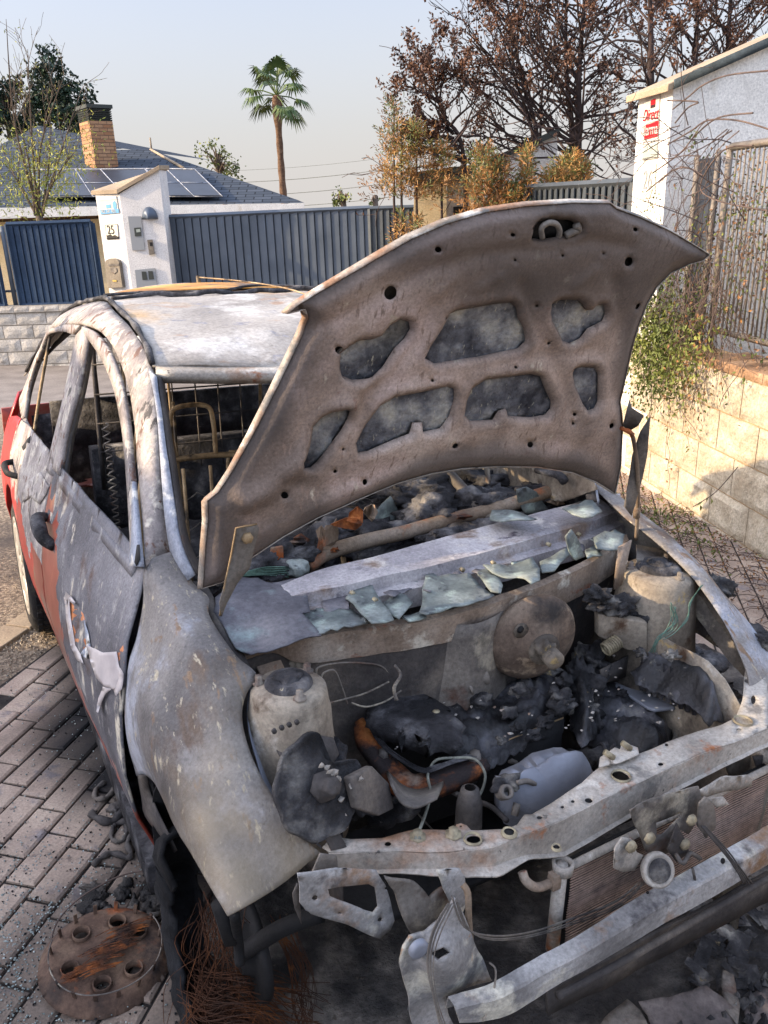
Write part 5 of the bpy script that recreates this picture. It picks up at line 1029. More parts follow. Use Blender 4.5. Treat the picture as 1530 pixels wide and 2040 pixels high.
# dashboard remains, cross tube, scraps
mb = MB(); mb.tube([P(612, 1128, 'y', .60), P(650, 1102, 'y', .62), P(720, 1080, 'y', .64), P(800, 1062, 'y', .64), P(880, 1040, 'y', .64), P(1000, 1010, 'y', .64), P(1150, 960, 'y', .64)], .022, 14); mb.obj('dashboard_tube', M['rusty'], car)
mb = MB()
for a, b, y_, s in [(560, 1110, .62, (.08, .06, .04)), (640, 1090, .72, (.1, .06, .05)), (760, 1075, .70, (.12, .06, .05)), (860, 1020, .72, (.1, .07, .05)), (960, 1000, .72, (.1, .07, .05)), (1060, 990, .70, (.1, .06, .04)), (1150, 980, .68, (.08, .06, .04)), (900, 1070, .58, (.1, .05, .03)), (1000, 1050, .57, (.1, .05, .03)), (520, 1130, .56, (.06, .05, .03)), (830, 980, .85, (.14, .1, .05)), (700, 1040, .85, (.14, .08, .04)), (960, 960, .95, (.14, .1, .05))]: lump(mb, P(a, b, 'y', y_), s, a*.3, .55, 10, 4)
mb.obj('dashboard_remains', M['char'], car)
mb = MB()
for a, b, y_, s in [(790, 995, .82, (.02, .02, .03)), (905, 985, .8, (.03, .02, .015)), (850, 1005, .78, (.02, .02, .02)), (980, 1000, .75, (.03, .02, .01)), (1070, 985, .72, (.03, .02, .01)), (770, 985, .85, (.02, .015, .02)), (600, 1100, .66, (.02, .02, .01)), (930, 1010, .72, (.025, .02, .012))]: lump(mb, P(a, b, 'y', y_), s, a*.3, .9, 11, 3)
each(mb, 'ash_crust', M['ashy'], car)
rnd = random.Random(4)
for k, (a, b, w_, h_) in enumerate([(662, 1062, 26, 44), (690, 1045, 34, 20), (712, 1030, 30, 26), (640, 1075, 16, 30), (668, 1095, 20, 12), (600, 1075, 44, 14), (740, 1020, 20, 20), (690, 1130, 10, 20), (925, 1030, 26, 8), (1110, 1000, 24, 8)]):
    pts = [(a+w_*math.cos(t)*rnd.uniform(.3, 1), b+h_*math.sin(t)*rnd.uniform(.3, 1)) for t in np.linspace(0, 2*PI, 9)[:-1]]
    mk('rusty_scrap', [P(p[0], p[1], 'y', .60+rnd.uniform(-.02, .03)) for p in pts], [tuple(range(8))], M['rust'] if k % 3 else M['rusty'], car, sol=.003, smooth=False)
mb = MB(); mb.box(P(552, 1106, 'y', .58), (.035, .01, .05)); mb.obj('switch_bracket', M['rusty'], car, bev=.004)
mb = MB()
for k in range(6): mb.tube([P(480+k*3, 1148-k*2, 'y', .5), P(530, 1145-k*3, 'y', .5), P(575, 1150-k*4, 'y', .52)], .0015, 4)
mb.obj('green_wiring', M['green'], car)
# far side door, scorched pale, seen under the hood
plate('scorched_door_panel', [(893, 945), (960, 932), (1040, 928), (1110, 935), (1180, 950), (1190, 975), (1120, 1000), (1050, 990), (960, 985), (915, 975)], M['strut'], car, .004, holes=[circ((948, 955), 3, 8, 4), circ((968, 948), 3, 8, 4), circ((966, 970), 3, 8, 4)], m=pm('x', .60), am=.01, step=10)
mb = MB(); mb.tube([P(1070, 935, 'x', .55), P(1110, 945, 'x', .56), P(1125, 960, 'x', .56)], .014, 8); mb.obj('grab_handle', M['char'], car)
# steering column remains
mb = MB(); mb.tube([(.36, .62, .9), (.36, .85, .98)], .02, 8); mb.lathe([(.155, -.008), (.165, -.008), (.165, .008), (.155, .008), (.155, -.008)], 36, Matrix.Translation((.36, .87, .98))@Matrix.Rotation(R(62), 4, 'X')); mb.obj('steering_wheel', M['steel'], car)
# drooping seat-belt springs
mb = MB(); mb.tube([(-.62+.012*math.sin(t*90), 1.35-.02*t, 1.15-.35*t) for t in np.linspace(0, 1, 60)], .003, 4, smooth=False); mb.tube([(-.55+.012*math.sin(t*90), 1.15, 1.2-.3*t) for t in np.linspace(0, 1, 50)], .003, 4, smooth=False); mb.obj('coil_spring', M['steel'], car)
# ================================================================== SETTING
def wplane(A, B):
    """vertical plane through two ground points; maps a place of the photo onto it"""
    v = np.array([B[0]-A[0], B[1]-A[1], 0.]); v /= np.linalg.norm(v); n = np.array([-v[1], v[0], 0])
    def f(x, y, off=0):
        o, d = wray(x, y); t = (np.dot(np.array([A[0], A[1], 0])-o, n)+off)/np.dot(d, n); return tuple(o+t*d)
    return f
def w3(a, b, c):
    a, b, c = map(np.array, (a, b, c)); n = np.cross(b-a, c-a)
    def f(x, y, off=0):
        nn = n/np.linalg.norm(n); nn = nn if nn[2] > 0 else -nn
        o, d = wray(x, y); t = (np.dot(a-o, nn)+off)/np.dot(d, nn); return tuple(o+t*d)
    return f
def struct(o, name=None):
    o['kind'] = 'structure'; return o
M['asphalt'] = mat('old_coarse_asphalt', [(.35, '5a4f46'), (.5, '857665'), (.65, 'b0a08a')], 55, 6, .9, 0, 1, 90, bdist=.012, layers=[('4b4440', 1.2, .5, .7, (1, 1, 1), 2), ('a79782', .6, .5, .7, (1, 1, 1), 3)], world_coords=True)
M['joint'] = mat('dark_joint_sand', [(.3, '1c1a19'), (.7, '3b3632')], 30, 6, .95, 0, .6, 60, world_coords=True)
M['paver'] = mat('rose_grey_paver', [(.3, '86776a'), (.5, 'a59384'), (.7, 'bcab99')], 3, 9, .9, 0, .5, 110, soot='17171a', world_coords=True, layers=[('857d7c', 9, .56, .66, (1, 1, 1), 2), ('7b6d64', 30, .62, .68, (1, 1, 1), 3), ('a99a8b', 60, .64, .7, (1, 1, 1), 5)])
M['paverfar'] = mat('far_paving', [(.3, '6f6862'), (.7, '8f8780')], 3, 9, .9, 0, .4, 60, world_coords=True)
M['kerb'] = mat('pale_kerb_concrete', [(.3, '8c7d6b'), (.7, 'a8977f')], 4, 9, .9, 0, .5, 80, world_coords=True)
M['ashground'] = mat('burnt_ash_ground', [(.35, '1c1b1c'), (.47, '3a3837'), (.56, '615c57'), (.68, '8b837a')], 7, 12, .9, 0, 1, 40, bdist=.02, world_coords=True, layers=[('6a6259', 30, .64, .7, (1, 1, 1), 2), ('33302f', 2, .5, .65, (1, 1, 1), 4)])
M['shard'] = mat('glass_crumb', [(.3, '5b6462'), (.5, '7d8885'), (.7, 'b4bbb6')], 40, 2, .2, 0, 0, 60, spec=.7, world_coords=True)
# ground sheet
mb = MB(); n = 60
xs = np.r_[-60, -30, -15, np.linspace(-8, 4, 22), 8, 16, 40]; ys = np.r_[-20, -8, np.linspace(-2, 14, 26), 20, 40, 90]
def gz2(x, y): return gz(max(-6.5, min(3.0, x)), max(-3, min(14, y)))
road = mk('road', *grid([[(x, y, gz2(x, y)-.014) for x in xs] for y in ys]), M['asphalt']); struct(road)
# block pavers of the parking strip (left boundary runs beside the wheels)
U = np.array([.235, .972]); U /= np.linalg.norm(U); Wv = np.array([U[1], -U[0]]); B0 = np.array([-1.188, 2.076])
K0 = np.array([-1.585, 2.918]); K1_ = np.array([-1.483, 3.299]); KD = (K1_-K0)/np.linalg.norm(K1_-K0); KN = np.array([KD[1], -KD[0]])
rnd = random.Random(1); mb = MB(); sv_ = []
def carxy(x, y): q = CM.T@(np.array([x, y, gz(x, y)])-CO); return q[0], q[1]
def sootf(x, y):
    cx, cy = carxy(x, y); d = math.hypot(max(0, abs(cx)-.72), max(0, -cy-.9, cy-2.6)); n_ = noise.noise(Vector((x*2.2, y*2.2, 0)))*.28+noise.noise(Vector((x*7, y*7, 3)))*.14
    s = 1-sm(.0, .24, d+n_*.7)
    d2 = math.hypot((x+.75), (y-1.42)); s = max(s, .62*(1-sm(.2, .5, d2+n_)))
    if y < 1.9: s = max(s, .5*(1-sm(1.1, 1.55, y+n_*1.3+max(0, -x-1)*.2)))
    if x > 1.0: s = max(s, .8*(1-sm(2.2, 3.6, y+n_)))
    return s
inset = .007
for i in range(-14, 46):
    off = (-.0587*i+.02*math.sin(i*2.1)) % .207
    for j in range(-16, 34):
        c = B0+Wv*(.098*i)+U*(.207*j+off)
        rel = c-K0; side = rel@KN
        if side < .06 or c[0] > 2.6 or c[1] < -.6: continue
        hl, hw = .0985, .0445
        if side < .11 and rnd.random() < .4: continue
        hz = rnd.uniform(-.002, .002)+.003*noise.noise(Vector((c[0]*1.5, c[1]*1.5, 9))); tx, ty = rnd.uniform(-.006, .006), rnd.uniform(-.006, .006); rr = rnd.uniform(-.006, .006)
        u = np.array([U[0]*math.cos(rr)-U[1]*math.sin(rr), U[1]*math.cos(rr)+U[0]*math.sin(rr)]); w_ = np.array([u[1], -u[0]])
        V = []
        for (ins, dz) in ((0, -.02), (0, -.005), (inset, 0)):
            for a, b in ((-1, -1), (1, -1), (1, 1), (-1, 1)):
                q = c+u*a*(hl-ins)+w_*b*(hw-ins); z = gz(q[0], q[1])+dz+hz+tx*a*.3+ty*b*.3
                V.append((q[0], q[1], z)); sv_.append(q)
        mb.add(V, [(0, 1, 5, 4), (1, 2, 6, 5), (2, 3, 7, 6), (3, 0, 4, 7), (4, 5, 9, 8), (5, 6, 10, 9), (6, 7, 11, 10), (7, 4, 8, 11), (8, 9, 10, 11)])
pv = mb.obj('block_paving', M['paver'], smooth=False); struct(pv); soot_attr(pv, lambda co: sootf(co.x, co.y))
jt = mk('paving_bed', *grid([[(x, y, gz(x, y)-.009) for x in np.linspace(K0[0]+(y-K0[1])*KD[0]/KD[1]+.03, 2.7, 30)] for y in np.linspace(-.8, 9, 40)]), M['joint']); struct(jt)
# kerb strip and gravel band
mb = MB(); Q0 = np.array([-1.806, 3.433]); Q1 = np.array([-1.774, 3.643])
for k in range(-3, 22):
    a = K0+KD*(.42*k)-KN*.30; b = a+KD*.41
    q = [a, b, b+KN*.13, a+KN*.13]; mb.add([(p[0], p[1], gz(*p)+.004) for p in q]+[(p[0], p[1], gz(*p)-.03) for p in q], [(0, 1, 2, 3), (4, 5, 1, 0), (5, 6, 2, 1), (6, 7, 3, 2), (7, 4, 0, 3)])
struct(mb.obj('kerb', M['kerb'], smooth=False, bev=.004))
mb = MB(); rnd = random.Random(2)
for k in range(9000):
    t = rnd.uniform(-1.2, 5); s = rnd.uniform(-.02, .24) if k % 3 else rnd.uniform(.3, .9)
    c = K0+KD*t-KN*s; r1_ = rnd.uniform(.003, .008) if k % 3 else rnd.uniform(.002, .006); z = gz(*c)-.008; a0 = rnd.random()*6
    V = [(c[0]+r1_*math.cos(a0+q*2.1)*rnd.uniform(.7, 1.3), c[1]+r1_*math.sin(a0+q*2.1)*rnd.uniform(.7, 1.3), z) for q in range(3)]+[(c[0], c[1], z+r1_*1.1)]
    mb.add(V, [(0, 1, 3), (1, 2, 3), (2, 0, 3)])
M['pebble'] = mat('gravel_stone', [(.3, '6b6259'), (.5, '9a8c7a'), (.7, 'c0b29c')], 60, 3, .9, 0, 0, 60, world_coords=True)
tag(mb.obj('gravel', M['pebble'], smooth=False), 'coarse gravel band between the kerb and the block paving', 'gravel', kind='stuff')
# paved cross strip and speed table in the distance
mk_ = mk('far_pavement', *grid([[(x, y, gz2(x, y)-.008+.03*math.exp(-((y-8.6)/.25)**2)) for x in np.linspace(-30, 8, 30)] for y in np.linspace(8.1, 11.3, 30)]), M['paverfar']); struct(mk_)
# ash under the car and in front of it
def ashz(x, y): return .004+.012*max(0, noise.noise(Vector((x*6, y*6, 2))))+.008*abs(noise.noise(Vector((x*22, y*22, 5))))
V = []; Fc = []; W_ = 110; H_ = 90; cyx = [(x, y) for y in np.linspace(-1.25, 1.2, H_) for x in np.linspace(-.80, 1.9, W_)]
ok = []
for x, y in cyx:
    e = min(x+.80, 1.9-x, y+1.25, 1.2-y); n_ = .18*noise.noise(Vector((x*3, y*3, 7))); ok.append(e > .06+n_+.05); p = c2w((x, y, -.002+ashz(x, y)*(1 if x < .75 else 1.6))); V.append(p)
for j in range(H_-1):
    for i in range(W_-1):
        q = (j*W_+i, j*W_+i+1, (j+1)*W_+i+1, (j+1)*W_+i)
        if all(ok[k] for k in q): Fc.append(q)
tag(mk('ash_layer', V, Fc, M['ashground']), 'black ash and burnt residue covering the paving under the car', 'ash', kind='stuff')
# glass crumbs and black crumbs
def scatter(name, label, cat, mt, n_, fn, seed, smin, smax, flat=.6):
    mb = MB(); rnd = random.Random(seed)
    for k in range(n_):
        x, y = fn(rnd); r1_ = rnd.uniform(smin, smax); z = gz(x, y)+.002+rnd.random()*.002+(.014 if flat > 1 else 0); a0 = rnd.random()*6
        V = [(x+r1_*math.cos(a0+q*1.57)*rnd.uniform(.6, 1.2), y+r1_*math.sin(a0+q*1.57)*rnd.uniform(.6, 1.2), z+rnd.uniform(0, r1_*flat)) for q in range(4)]+[(x, y, z+r1_*flat*1.6), (x, y, z-.004)]
        mb.add(V, [(0, 1, 4), (1, 2, 4), (2, 3, 4), (3, 0, 4), (0, 1, 5), (1, 2, 5), (2, 3, 5), (3, 0, 5)])
    return tag(mb.obj(name, mt, smooth=False), label, cat, kind='stuff')
def fcr(r):
    if r.random() < .6: return (r.gauss(-1.02, .16), r.gauss(1.5, .22))
    return (r.uniform(-1.7, -.6), r.uniform(1.2, 3.0)**1)
scatter('glass_crumbs', 'tiny crumbs of shattered safety glass sprinkled over the pavers', 'glass crumbs', M['shard'], 3400, fcr, 3, .0014, .0042)
def fbk(r):
    if r.random() < .5: return (r.gauss(-.8, .28), r.gauss(1.65, .3))
    return (r.uniform(-1.7, 2.2), r.uniform(.9, 3.2))
scatter('char_crumbs', 'small black charred crumbs scattered on the pavers beside the car', 'char', M['soot'], 1700, fbk, 5, .0014, .0045)
def frub(r): q = c2w((r.uniform(-.3, 1.8), r.uniform(-1.2, -.42), 0)); return q[0], q[1]
scatter('ash_rubble', 'grey and black crumbled ash heaped on the ground before the bumper', 'ash', M['ashy'], 5200, frub, 7, .004, .016, 1.6)
# ================================================================== right-hand block wall
A_ = (1.926, 5.654); B_ = (2.148, 4.206); rwp = wplane(A_, B_)
vd = np.array([B_[0]-A_[0], B_[1]-A_[1]]); vd /= np.linalg.norm(vd); vn = np.array([-vd[1], vd[0]]); vn = vn if vn[0] > 0 else -vn   # into the garden
def RW(s, d, z): return (A_[0]+vd[0]*s+vn[0]*d, A_[1]+vd[1]*s+vn[1]*d, z)
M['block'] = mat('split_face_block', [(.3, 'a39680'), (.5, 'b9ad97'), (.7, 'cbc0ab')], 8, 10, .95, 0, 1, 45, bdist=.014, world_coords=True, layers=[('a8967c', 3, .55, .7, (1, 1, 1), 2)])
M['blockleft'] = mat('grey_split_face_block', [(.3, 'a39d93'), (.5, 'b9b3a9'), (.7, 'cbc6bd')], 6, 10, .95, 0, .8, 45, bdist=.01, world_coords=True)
M['cap'] = mat('brown_wall_coping', [(.3, '7a5f48'), (.5, '9c7c60'), (.7, 'b3967a')], 7, 10, .95, 0, .8, 45, bdist=.01, world_coords=True, layers=[('5d4a3a', 3, .55, .68, (1, 1, 1), 2)])
M['mortar'] = mat('sandy_mortar', [(.3, '9a8060'), (.7, 'b79a76')], 10, 6, .95, 0, .4, 60, world_coords=True)
M['mortargrey'] = mat('grey_mortar', [(.3, '7f776c'), (.7, '958c80')], 10, 6, .95, 0, .4, 60, world_coords=True)
rwall = thing('block_wall', 'low cream split-face block wall with brown coping on the right of the street', 'wall', (A_[0], A_[1], 0)); lo = (A_[0], A_[1], 0)
mb = MB(); mb.add([RW(s, d, z) for s in (-.5, 7) for d in (.008, .2) for z in (-.5, .86)], [(0, 1, 3, 2), (4, 6, 7, 5), (0, 4, 5, 1), (2, 3, 7, 6), (1, 5, 7, 3)]); mb.obj('mortar', M['mortar'], rwall, smooth=False, loc=lo).location = (0, 0, 0)
mb = MB(); rnd = random.Random(6); nb = 0
def blk(mb, s0, s1, z0, z1, d0, fr, seed, nx=9, ny=6, amp=.012):
    rows = []
    for j in range(ny+1):
        row = []
        for i in range(nx+1):
            s = s0+(s1-s0)*i/nx; z = z0+(z1-z0)*j/ny; e = 1 if 0 < i < nx and 0 < j < ny else 0
            row.append(fr(s, d0-(.004+amp*(.6+noise.noise(Vector((s*14+seed, z*14, 1)))+.4*noise.noise(Vector((s*40, z*40+seed, 1)))))*e, z))
        rows.append(row)
    V, Fc = grid(rows); mb.add(V, Fc)
    # return edges
    mb.add([fr(s0, d0, z0), fr(s1, d0, z0), fr(s1, d0, z1), fr(s0, d0, z1), fr(s0, d0+.02, z0), fr(s1, d0+.02, z0), fr(s1, d0+.02, z1), fr(s0, d0+.02, z1)], [(0, 1, 5, 4), (1, 2, 6, 5), (2, 3, 7, 6), (3, 0, 4, 7)])
zs = [-.42, -.155, .083, .319, .562, .80]
for k in range(5):
    s = -.6+(.2 if k % 2 else 0)
    while s < 6.6: blk(mb, s, s+.40, zs[k]+.005, zs[k+1]-.005, .0, RW, k*9+s); s += .408
mb.obj('block_face', M['block'], rwall, smooth=False, loc=lo).location = (0, 0, 0)
mb = MB(); s = .62
while s < 7: blk(mb, s, s+.195, .806, .86, -.012, RW, s*5, 5, 2, .006); s += .20
s = .62
while s < 7: mb.add([RW(s, -.012, .86+.004*noise.noise(Vector((s*9, 1, 1)))), RW(s+.197, -.012, .86), RW(s+.197, .26, .872), RW(s, .26, .87)], [(0, 1, 2, 3)]); s += .20
mb.obj('coping', M['cap'], rwall, smooth=False, loc=lo).location = (0, 0, 0)
# railing on the wall: frame, bars
M['railm'] = mat('beige_railing_steel', [(.3, '6f675e'), (.7, '8b8278')], 8, 6, .7, .1, .2, 60, world_coords=True)
M['gatepost'] = mat('dark_gate_frame', [(.3, '23262c'), (.7, '343940')], 8, 6, .6, .1, .2, 60)
rail_ = thing('railing', 'beige steel railing of thin vertical bars standing on the block wall', 'railing', RW(.3, .17, .87)); rl_ = tuple(rail_.location)
mb = MB(); mb.tube([RW(.34, .17, .80), RW(.34, .17, 2.06)], .022, 4, smooth=False); mb.tube([RW(.34, .17, .98), RW(3.5, .17, .97)], .02, 4, smooth=False); mb.tube([RW(.34, .17, 2.05), RW(3.5, .17, 2.06)], .024, 4, smooth=False); mb.tube([RW(.34, .185, 1.7), RW(3.5, .185, 1.7)], .006, 4, smooth=False)
mb.obj('rail_frame', M['railm'], rail_, loc=rl_).location = (0, 0, 0)
for k in range(38):
    mb = MB(); mb.tube([RW(.42+k*.045, .17, .99), RW(.42+k*.045, .17, 2.04)], .006, 6, smooth=False); mb.obj('bar', M['railm'], rail_, loc=rl_).location = (0, 0, 0)
# gate pillar with the alarm sign: sunlit narrow face to the left, grey wide face to the front
pil = thing('gate_pillar', 'tall white rendered gate pillar with a sloping top and red alarm sign', 'pillar', (1.95, 5.8, 0)); pl_ = (1.95, 5.8, 0)
s0, s1, sr = -.62, -.04, 0
c0_ = RW(-.58, .0, 0); c1_ = RW(-.10, .0, 0)
ex = np.array([.985, .17])
def PL(s, e, z): b = RW(s, 0, z); return (b[0]+ex[0]*e, b[1]+ex[1]*e, z)
def ptop(e): return 2.42+.30*e/.8
V = [PL(-.58, 0, -.6), PL(-.10, 0, -.6), PL(-.10, 1.5, -.6), PL(-.58, 1.5, -.6), PL(-.58, 0, ptop(0)), PL(-.10, 0, ptop(0)), PL(-.10, 1.5, ptop(1.5)), PL(-.58, 1.5, ptop(1.5))]
mk('pillar_body', V, [(0, 1, 5, 4), (1, 2, 6, 5), (2, 3, 7, 6), (3, 0, 4, 7), (4, 5, 6, 7)], M['plaster'], pil, smooth=False, loc=pl_).location = (0, 0, 0)
def CP(s, e, h): b = PL(s, e, ptop(e)+h); return b
mk('coping', [CP(-.66, -.06, .002), CP(-.06, -.06, .002), CP(-.06, 1.56, .002), CP(-.66, 1.56, .002), CP(-.66, -.06, .045), CP(-.06, -.06, .045), CP(-.06, 1.56, .045), CP(-.66, 1.56, .045)], [(3, 2, 1, 0), (0, 1, 5, 4), (1, 2, 6, 5), (2, 3, 7, 6), (3, 0, 4, 7), (4, 5, 6, 7)], M['kerb'], pil, smooth=False, bev=.006, loc=pl_).location = (0, 0, 0)
mk('coping_edge', [CP(-.055, -.02, .0), CP(-.055, 1.56, .0), CP(-.055, 1.56, .055), CP(-.055, -.02, .055)], [(0, 1, 2, 3)], mat('slate_edge', [(.3, '2c3438'), (.7, '49545a')], 9, 6, .8, 0, .4, 60), pil, sol=.02, loc=pl_).location = (0, 0, 0)
def flat(name, mt, par, pts, th=.004, loc=(0, 0, 0), **k):
    o = mk(name, pts, [tuple(range(len(pts)))], mt, par, smooth=False, sol=th, loc=loc, **k); o.location = (0, 0, 0) if par else loc; return o
def solid(name, c, rough=.5): return mat(name, [(.3, c), (.7, c)], 5, 2, rough, 0, .05, 60)
C_ = {k: solid(k, v) for k, v in dict(sign_white='b9b6ae', sign_red='b8101a', sign_dark='3a2024', sign_grey='9aa39a', sign_blue='5f9bc4', plate_cream='d8d2be', ink='1d1d1f', meter='8b8f92', meter_dark='3b3f3c', sign_pale='c9dbe4', brass='b59a4e').items()}
def text(body, name, mt, par, org, ux, uz, size, nrm, off=.003, loc=(0, 0, 0), shear=0, sx=1):
    cu = bpy.data.curves.new(name, 'FONT'); cu.body = body; cu.size = size; cu.align_x = 'CENTER'; cu.align_y = 'CENTER'; cu.extrude = .0008; cu.shear = shear
    oc = bpy.data.objects.new('tmp', cu); link(oc); cu.materials.append(mt); bpy.context.view_layer.update(); me = bpy.data.meshes.new_from_object(oc); bpy.data.objects.remove(oc)
    o = bpy.data.objects.new(name, me); link(o); o.parent = par
    if not me.materials: me.materials.append(mt)
    ux = Vector(ux).normalized(); uz = Vector(uz).normalized(); nn = ux.cross(uz)
    p = Vector(org)+nn*off-Vector(loc)
    o.matrix_local = Matrix(((ux.x*sx, uz.x, nn.x, p.x), (ux.y*sx, uz.y, nn.y, p.y), (ux.z*sx, uz.z, nn.z, p.z), (0, 0, 0, 1))); return o
def onw(f, pts, off=0): return [f(x, y, off) for x, y in pts]
sl = wplane(A_, B_); sgn = 1 if np.dot(np.array(sl(1300, 300, .02))[:2]-np.array(sl(1300, 300))[:2], -vn) > 0 else -1
SO = lambda d: sgn*d
sg = thing('alarm_sign', 'white and red alarm company sign on the sunlit side of the tall pillar', 'sign', sl(1298, 255, SO(.004)), group=None); sgl = tuple(sg.location)
flat('sign_board', C_['sign_white'], sg, onw(sl, [(1287, 198), (1315, 188), (1312, 255), (1309, 315), (1280, 320), (1283, 255)], SO(.006)), .006, sgl)
flat('red_panel', C_['sign_red'], sg, onw(sl, [(1285, 250), (1312, 240), (1310, 272), (1283, 279)], SO(.011)), .002, sgl)
flat('red_square', C_['sign_red'], sg, onw(sl, [(1296.5, 200), (1306, 196), (1305.5, 207), (1296, 210)], SO(.011)), .002, sgl)
flat('dark_square', C_['sign_dark'], sg, onw(sl, [(1296, 210), (1305.5, 207), (1305, 213), (1296, 216)], SO(.011)), .002, sgl)
flat('grey_panel', C_['sign_grey'], sg, onw(sl, [(1281, 304), (1310, 298), (1309, 314), (1280, 319)], SO(.011)), .002, sgl)
for k in range(3): flat('pictogram', C_['sign_grey'], sg, onw(sl, [(1284+k*9.5, 292-k*2), (1290+k*9.5, 291-k*2), (1289+k*9.5, 302-k*2), (1283+k*9.5, 303-k*2)], SO(.011)), .002, sgl)
ux = (vd[0], vd[1], 0); uz = (0, 0, 1)
text('Direct', 'lettering', C_['sign_red'], sg, sl(1299, 229), ux, (0, 0, 1), .10, None, .014, sgl, .35, .85)
text('Alarma', 'lettering', C_['sign_white'], sg, sl(1297.5, 259), ux, uz, .10, None, .016, sgl, 0, .85)
npl = thing('house_number', 'cream number plate reading 26 below the alarm sign', 'number plate', sl(1293, 360, SO(.004))); nl = tuple(npl.location)
flat('plate', C_['plate_cream'], npl, onw(sl, [(1281, 333), (1307, 326), (1304, 392), (1278, 397)], SO(.006)), .005, nl)
text('26', 'number', C_['meter'], npl, sl(1293, 360), ux, uz, .17, None, .012, nl, 0, .8)
# pedestrian gate between pillar and railing (dark opening, beige jambs)
gt = thing('pedestrian_gate', 'dark narrow pedestrian gate in a beige frame beside the tall pillar', 'gate', RW(.12, .1, -.2)); gl = tuple(gt.location)
mb = MB(); mb.tube([RW(.06, .12, -.3), RW(.06, .12, 2.02)], .018, 4, smooth=False); mb.tube([RW(.30, .12, .80), RW(.30, .12, 2.04)], .016, 4, smooth=False); mb.obj('gate_jamb', M['railm'], gt, loc=gl).location = (0, 0, 0)
mb = MB(); mb.add([RW(.08, .14, -.3), RW(.28, .14, -.3), RW(.28, .14, 2.0), RW(.08, .14, 2.0)], [(0, 1, 2, 3)]); mb.obj('gate_leaf', M['gatepost'], gt, sol=.03, loc=gl).location = (0, 0, 0)
M['shadedwall'] = mat('shaded_white_wall', [(.3, '83868a'), (.7, '9da0a4')], 2, 8, .9, 0, .2, 40, world_coords=True)  # white wall, its shade put into a grey base colour
# white house wall behind the railing
mk_o = mk('garden_house_wall', [(3.2, 9.0, -.5), (3.7, 2.0, -.5), (3.7, 2.0, 2.3), (3.2, 9.0, 2.3)], [(0, 1, 2, 3)], M['shadedwall'], sol=.1, smooth=False); tag(mk_o, 'plain white garden wall in shade behind the vertical bars', 'wall')
# ================================================================== behind the hood: fence, second entrance, hedge
M['slat'] = mat('blue_grey_slat_paint', [(.3, '4a535e'), (.7, '5a636e')], 3, 5, .45, .1, .06, 40, layers=[('59697b', 9, .62, .7, (1, 1, .2), 2)], world_coords=True)
M['slatshade'] = mat('shaded_slat_paint', [(.3, '2a384b'), (.7, '33445a')], 3, 5, .7, 0, .06, 40, world_coords=True, spec=.1)  # blue slat paint darkened to stand for shade on the left fence
M['slatgrey'] = mat('grey_slat_paint', [(.3, '3e4347'), (.7, '50565b')], 3, 5, .5, .1, .06, 40, layers=[('83878a', 9, .62, .7, (1, 1, .2), 2)], world_coords=True)
def slat_fence(name, label, cat, p0, p1, z0, z1, pitch, mt, frame=True, tilt=.3, zslope=0):
    t = thing(name, label, cat, (p0[0], p0[1], z0)); lc_ = tuple(t.location); a = np.array(p0, float); b = np.array(p1, float); L = np.linalg.norm(b-a); v = (b-a)/L; n_ = np.array([v[1], -v[0]]); n_ = n_ if n_[1] < 0 else -n_
    mb = MB(); k = 0; s = .0
    while s < L-.01:
        h = pitch*.44; c = a+v*(s+pitch/2); z1_ = z1+zslope*(s/L)
        d0 = v*h*math.cos(tilt)+n_*h*math.sin(tilt); dn = np.array([-d0[1], d0[0]]); dn = dn/np.linalg.norm(dn)*.006
        q = [c-d0-dn, c+d0-dn, c+d0+dn, c-d0+dn]; mb.add([(x[0], x[1], z) for z in (z0, z1_) for x in q], [(0, 1, 5, 4), (1, 2, 6, 5), (2, 3, 7, 6), (3, 0, 4, 7), (4, 5, 6, 7)]); s += pitch
    mb.obj('slat_panel', mt, t, smooth=False, loc=lc_).location = (0, 0, 0)
    if frame:
        mb = MB()
        q0, q1 = a+n_*.0, b+n_*.0
        mb.tube([(q0[0], q0[1], z1+.02), (q1[0], q1[1], z1+zslope+.02)], .03, 4, smooth=False); mb.tube([(q0[0], q0[1], z0), (q1[0], q1[1], z0)], .03, 4, smooth=False)
        for q in (q0, q1): mb.tube([(q[0], q[1], z0), (q[0], q[1], z1+.02)], .03, 4, smooth=False)
        q2 = a-n_*.03; q3 = b-n_*.03; mb.add([(q2[0], q2[1], z0), (q3[0], q3[1], z0), (q3[0], q3[1], z1+zslope), (q2[0], q2[1], z1)], [(0, 1, 2, 3)])
        mb.obj('frame', mt, t, smooth=False, loc=lc_).location = (0, 0, 0)
    return t
slat_fence('sliding_gate', 'long blue-grey sliding gate of vertical slats beside pillar 25', 'gate', (-2.75, 11.22), (-.05, 11.1), -.05, 1.72, .105, M['slat'], zslope=.03, tilt=.16)
slat_fence('metal_fence', 'short grey slatted panel in its own frame right of the long gate', 'fence', (-.05, 11.08), (.62, 11.0), -.05, 1.74, .085, M['slatgrey'])
slat_fence('metal_fence', 'blue slatted fence panel on the low wall left of pillar 25', 'fence', (-4.75, 11.3), (-3.66, 11.3), .70, 1.70, .082, M['slatshade'], tilt=.15)
slat_fence('metal_fence', 'blue slatted fence panel at the far left edge of the picture', 'fence', (-6.4, 11.3), (-4.95, 11.3), .70, 1.66, .082, M['slatshade'], tilt=.15)
t = thing('fence_post', 'slim blue post in the gap between the two blue fence panels', 'post', (-4.84, 11.36, .7)); mb = MB(); mb.box((0, 0, .5), (.05, .03, 1.0)); mb.obj('post', M['slat'], t); mb = MB(); mb.box((0, .02, .18), (.22, .02, .03)); mb.obj('bracket', M['slat'], t)
